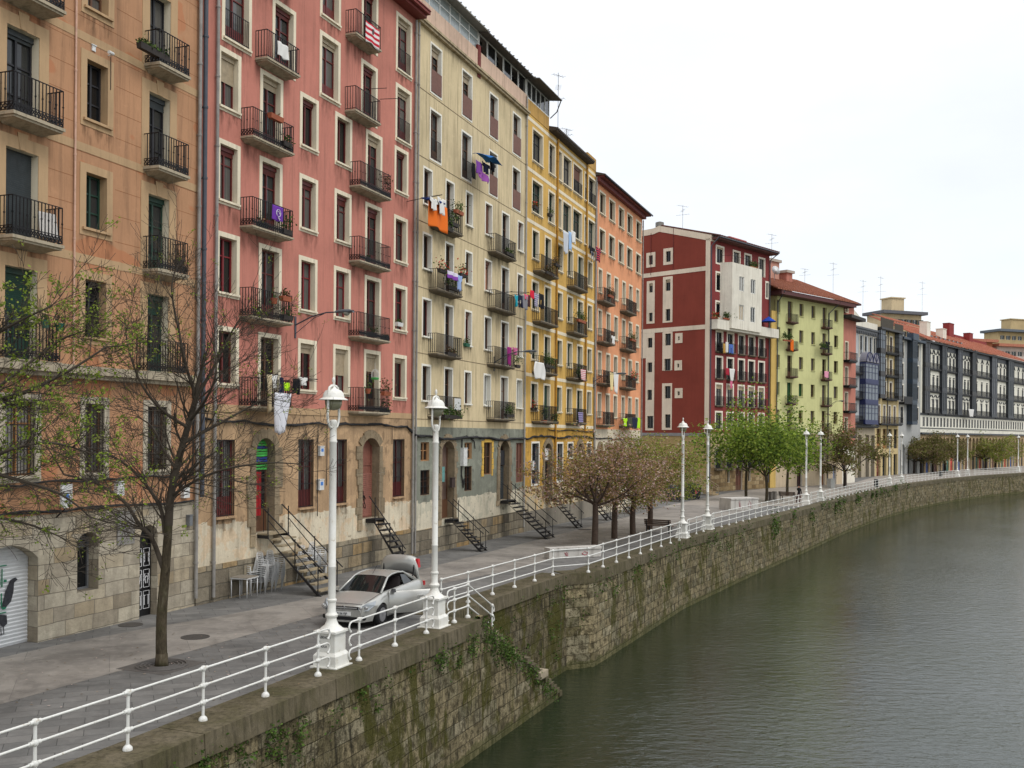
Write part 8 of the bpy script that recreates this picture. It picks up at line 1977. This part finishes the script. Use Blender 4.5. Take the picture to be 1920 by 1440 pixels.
    for i in range(n1+1):
        q = i/n1; L = q*1.0
        for j in range(n2+1):
            s = j/n2*2-1; w = .72-.05*q
            cx = .10-.30*q+.28*q*q-.0; x = hx-.15+.35*q-.42*q*q*1.0; z = hz+.06+.60*math.sin(q*1.35)
            drop = abs(s)**4*.34*(1-q*.5)
            m.v.append((x-.06*abs(s)**3, s*w*(1.0 if abs(s) < .9 else 1.0), z-drop-(.14*(1-q) if abs(s) < .8 else 0)*0))
    for i in range(n1):
        for j in range(n2): a = i*(n2+1)+j; m.f.append((a, a+1, a+n2+2, a+n2+1)); m.m.append(0)
    lid = m.build('boot_lid', paint, o, smooth=True); lid.modifiers.new('s', 'SOLIDIFY').thickness = .05
    m = MB()
    for s in (-.55, .55): m.tube([(-3.75, s, .95), (-3.9, s, 1.15), (-3.98, s, 1.45)], .025, 6)
    m.build('hinge', black, lid)
    m = MB()
    m.hexa([(-4.12, .64, 1.36), (-4.0, .62, 1.36), (-4.0, .70, 1.36), (-4.12, .72, 1.36), (-4.14, .60, 1.64), (-4.02, .58, 1.66), (-4.02, .66, 1.66), (-4.14, .68, 1.64)])
    m.build('tail_light', plain('tail_red', (190, 26, 34), .3), lid)
    # open left door
    d = MB(); L = 1.38
    prof = [(.0, .28), (.045, .45), (.05, .62), (.03, .84), (-.03, .955)]
    for i in range(9):
        q = i/8; xx = -L*q; k = len(d.v)
        for (y, z) in prof: d.v.append((xx, y-.02*q*q, z+(.02*q if z > .8 else 0)))
        for (y, z) in reversed(prof): d.v.append((xx, y-.12, z))
    for i in range(8):
        for j in range(10): a = i*10+j; b = i*10+(j+1) % 10; d.f.append((a, a+10, b+10, b)); d.m.append(0)
    d.f += [tuple(range(10)), tuple(80+j for j in reversed(range(10)))]; d.m += [0, 0]
    dr = d.build('door', paint, o, smooth=.6); dr.location = (-1.36, .86, 0); dr.rotation_euler.z = -math.radians(52)
    m = MB(); m.box(-1.1, -.9, .045, .07, .78, .81); m.build('handle', chrome, dr)
    m = MB(); m.box(-1.25, -.12, -.13, -.12, .4, .9); m.build('door_lining', inner, dr)
    m = MB(); m.hexa([(-.18, .0, .93), (-.05, .0, .93), (-.05, .2, .95), (-.18, .2, .95), (-.16, .02, 1.04), (-.07, .02, 1.04), (-.07, .19, 1.06), (-.16, .19, 1.06)]); m.build('wing_mirror', plain('mirror_dark', (70, 70, 72), .3), dr)
    m = MB(); m.tube([(-1.95, 0, 1.37), (-2.3, 0, 1.62)], .008, 5); m.build('antenna', black, o)
    m = MB()
    for s in (-1, 1): m.tube([(-.2, s*.60, .748), (-.5, s*.655, .822), (-1.0, s*.70, .918), (-1.12, s*.7, .945)], .006, 4)
    m.tube([(-.14, -.56, .722), (-.1, 0, .742), (-.14, .56, .722)], .006, 4)
    m.build('bonnet_seam', black, o)
    m = MB(); m.bar((-1.15, .3, .965), (-1.5, -.1, 1.13), .012); m.build('wiper', black, o)
silver_car()
# ------------------------------------------------------------------ the walking person
def person(p, rz_):
    o = thing('person', 'person in black jacket and dark red trousers walking with a hand raised to the head', 'person', (p.x, p.y, p.z+.01), rz_)
    V = [(0,0,.95), (0,.0,1.12), (0,.01,1.32), (0,.01,1.44), (0,.02,1.50), (0,.03,1.60), (0,.03,1.68),
         (.09,0,.92), (.10,-.06,.50), (.10,.06,.10), (.10,-.1,.04), (-.09,0,.92), (-.11,.10,.50), (-.11,.26,.12), (-.11,.14,.03),
         (.17,.0,1.38), (.25,.02,1.12), (.22,-.12,.92), (.22,-.16,.86), (-.17,.0,1.38), (-.27,-.12,1.22), (-.14,-.14,1.45), (-.1,-.1,1.53)]
    E = [(0,1),(1,2),(2,3),(3,4),(4,5),(5,6),(0,7),(7,8),(8,9),(9,10),(0,11),(11,12),(12,13),(13,14),(3,15),(15,16),(16,17),(17,18),(3,19),(19,20),(20,21),(21,22)]
    Rr = [.145,.13,.16,.12,.055,.095,.08,.1,.07,.05,.04,.1,.07,.05,.04,.075,.055,.04,.035,.075,.055,.04,.035]
    me = bpy.data.meshes.new('body'); me.from_pydata(V, E, []); b = link('body', me, o); b.modifiers.new('s', 'SKIN'); b.modifiers.new('u', 'SUBSURF').levels = 1; b.modifiers['u'].render_levels = 2
    for i, sv in enumerate(me.skin_vertices[0].data): sv.radius = (Rr[i], Rr[i]*(.8 if i in (0, 1, 2, 3) else 1)); sv.use_root = (i == 0)
    t = NT('person_cloth'); tc = t.new('ShaderNodeTexCoord'); sx = t.new('ShaderNodeSeparateXYZ'); t.link(tc.outputs['Object'], sx.inputs[0])
    z = t.math('DIVIDE', sx.outputs[2], 1.8); col = t.ramp(z, [(0, lin((24, 22, 24))), (.05, lin((74, 32, 30))), (.5, lin((16, 16, 18))), (.835, lin((176, 128, 104)))], 'CONSTANT'); me.materials.append(t.fin(col, .85))
    m = MB(); m.lathe([(.06, 0), (.1, .05), (.108, .1), (.09, .17), (.03, .2)], 14, (0, .045, 1.56)); m.build('hair', plain('hair_dark', (34, 26, 22), .8), o, smooth=True)
    for s in (-.03, .03): m = MB(); m.lathe([(.001, -.008), (.01, 0), (.001, .008)], 8, (s, -.062, 1.625)); m.build('eye', black_wood, o)
    m = MB(); m.hexa([(-.012, -.06, 1.585), (.012, -.06, 1.585), (.012, -.085, 1.588), (-.012, -.085, 1.588), (-.006, -.06, 1.62), (.006, -.06, 1.62), (.006, -.068, 1.618), (-.006, -.068, 1.618)]); m.build('nose', plain('skin', (186, 138, 112), .6), o)
    for hx, hy, hz, s in ((.22, -.17, .84, -1), (-.1, -.085, 1.55, 1)):
        m = MB(); m.hexa([(hx-.035, hy-.012, hz-.04), (hx+.035, hy-.012, hz-.04), (hx+.035, hy+.012, hz-.04), (hx-.035, hy+.012, hz-.04), (hx-.03, hy-.012, hz+.04), (hx+.03, hy-.012, hz+.04), (hx+.03, hy+.012, hz+.04), (hx-.03, hy+.012, hz+.04)])
        for i in range(4): x = hx-.027+i*.018; l = (.065, .078, .072, .055)[i]; m.tube([(x, hy, hz+s*.04), (x, hy-.008, hz+s*(.04+l*.5)), (x, hy-.02*1, hz+s*(.04+l))], .009, 6)
        m.tube([(hx+.035, hy, hz-.01*s), (hx+.06, hy-.01, hz+.02*s), (hx+.062, hy-.012, hz+.045*s)], .01, 6); m.build('hand', plain('skin', (186, 138, 112), .6), o, smooth=True)
person(G(1498, 943.5), .35)
# ------------------------------------------------------------------ sky, sun, camera
w = bpy.data.worlds.new('World'); scene.world = w; w.use_nodes = True; nt = w.node_tree; N = nt.nodes; Lk = nt.links
bg = N['Background']; sky = N.new('ShaderNodeTexSky'); sky.sky_type = 'NISHITA'; sky.sun_disc = False
SUN_EL, SUN_AZ = math.radians(52), math.radians(125)
sky.sun_elevation = SUN_EL; sky.sun_rotation = SUN_AZ
Lk.new(sky.outputs[0], bg.inputs[0]); bg.inputs[1].default_value = .05
tc = N.new('ShaderNodeTexCoord'); sep = N.new('ShaderNodeSeparateXYZ'); Lk.new(tc.outputs['Generated'], sep.inputs[0])
mr = N.new('ShaderNodeFloatCurve'); cv = mr.mapping.curves[0]; cv.points[0].location = (0, .41); cv.points[1].location = (1, .92); cv.points.new(.12, .445); cv.points.new(.38, .52); mr.mapping.update(); Lk.new(sep.outputs[2], mr.inputs[1]); mk2 = N.new('ShaderNodeMath'); mk2.operation = 'MULTIPLY'; mk2.inputs[1].default_value = 2.0; Lk.new(mr.outputs[0], mk2.inputs[0])
mp = N.new('ShaderNodeMapping'); mp.inputs['Scale'].default_value = (1, 1, 2.6); Lk.new(tc.outputs['Generated'], mp.inputs[0])
nz = N.new('ShaderNodeTexNoise'); nz.inputs['Scale'].default_value = 2.2; nz.inputs['Detail'].default_value = 7; nz.inputs['Roughness'].default_value = .55; Lk.new(mp.outputs[0], nz.inputs['Vector'])
cr = N.new('ShaderNodeValToRGB'); cr.color_ramp.elements[0].position = .40; cr.color_ramp.elements[0].color = (.86, .86, .862, 1); cr.color_ramp.elements[1].position = .72; cr.color_ramp.elements[1].color = (1, 1, 1, 1); Lk.new(nz.outputs[0], cr.inputs[0])
bg2 = N.new('ShaderNodeBackground'); Lk.new(cr.outputs[0], bg2.inputs[0]); Lk.new(mk2.outputs[0], bg2.inputs[1])
ad = N.new('ShaderNodeAddShader'); Lk.new(bg.outputs[0], ad.inputs[0]); Lk.new(bg2.outputs[0], ad.inputs[1]); Lk.new(ad.outputs[0], N['World Output'].inputs[0])
sl = bpy.data.lights.new('sun', 'SUN'); sl.energy = 1.1; sl.angle = math.radians(20); sl.color = (1, .97, .92); so = bpy.data.objects.new('sun', sl); COL.objects.link(so)
sd = Vector((math.sin(SUN_AZ)*math.cos(SUN_EL), math.cos(SUN_AZ)*math.cos(SUN_EL), math.sin(SUN_EL)))
so.rotation_euler = sd.to_track_quat('Z', 'Y').to_euler()
cd = bpy.data.cameras.new('camera'); co = bpy.data.objects.new('camera', cd); COL.objects.link(co)
cd.sensor_width = 36; cd.lens = F/1920*36; cd.clip_end = 2000; cd.clip_start = .1
cd.shift_y = (815-720)/1920.
co.matrix_world = Matrix.Translation((0, 0, H)) @ Matrix.Rotation(PI/2, 4, 'X') @ Matrix.Rotation(R, 4, 'Z')
scene.camera = co
vs = scene.view_settings; vs.view_transform = 'Standard'; vs.look = 'None'; vs.exposure = 0; vs.gamma = 1
scene.cycles.max_bounces = 5; scene.cycles.diffuse_bounces = 2; scene.cycles.glossy_bounces = 3
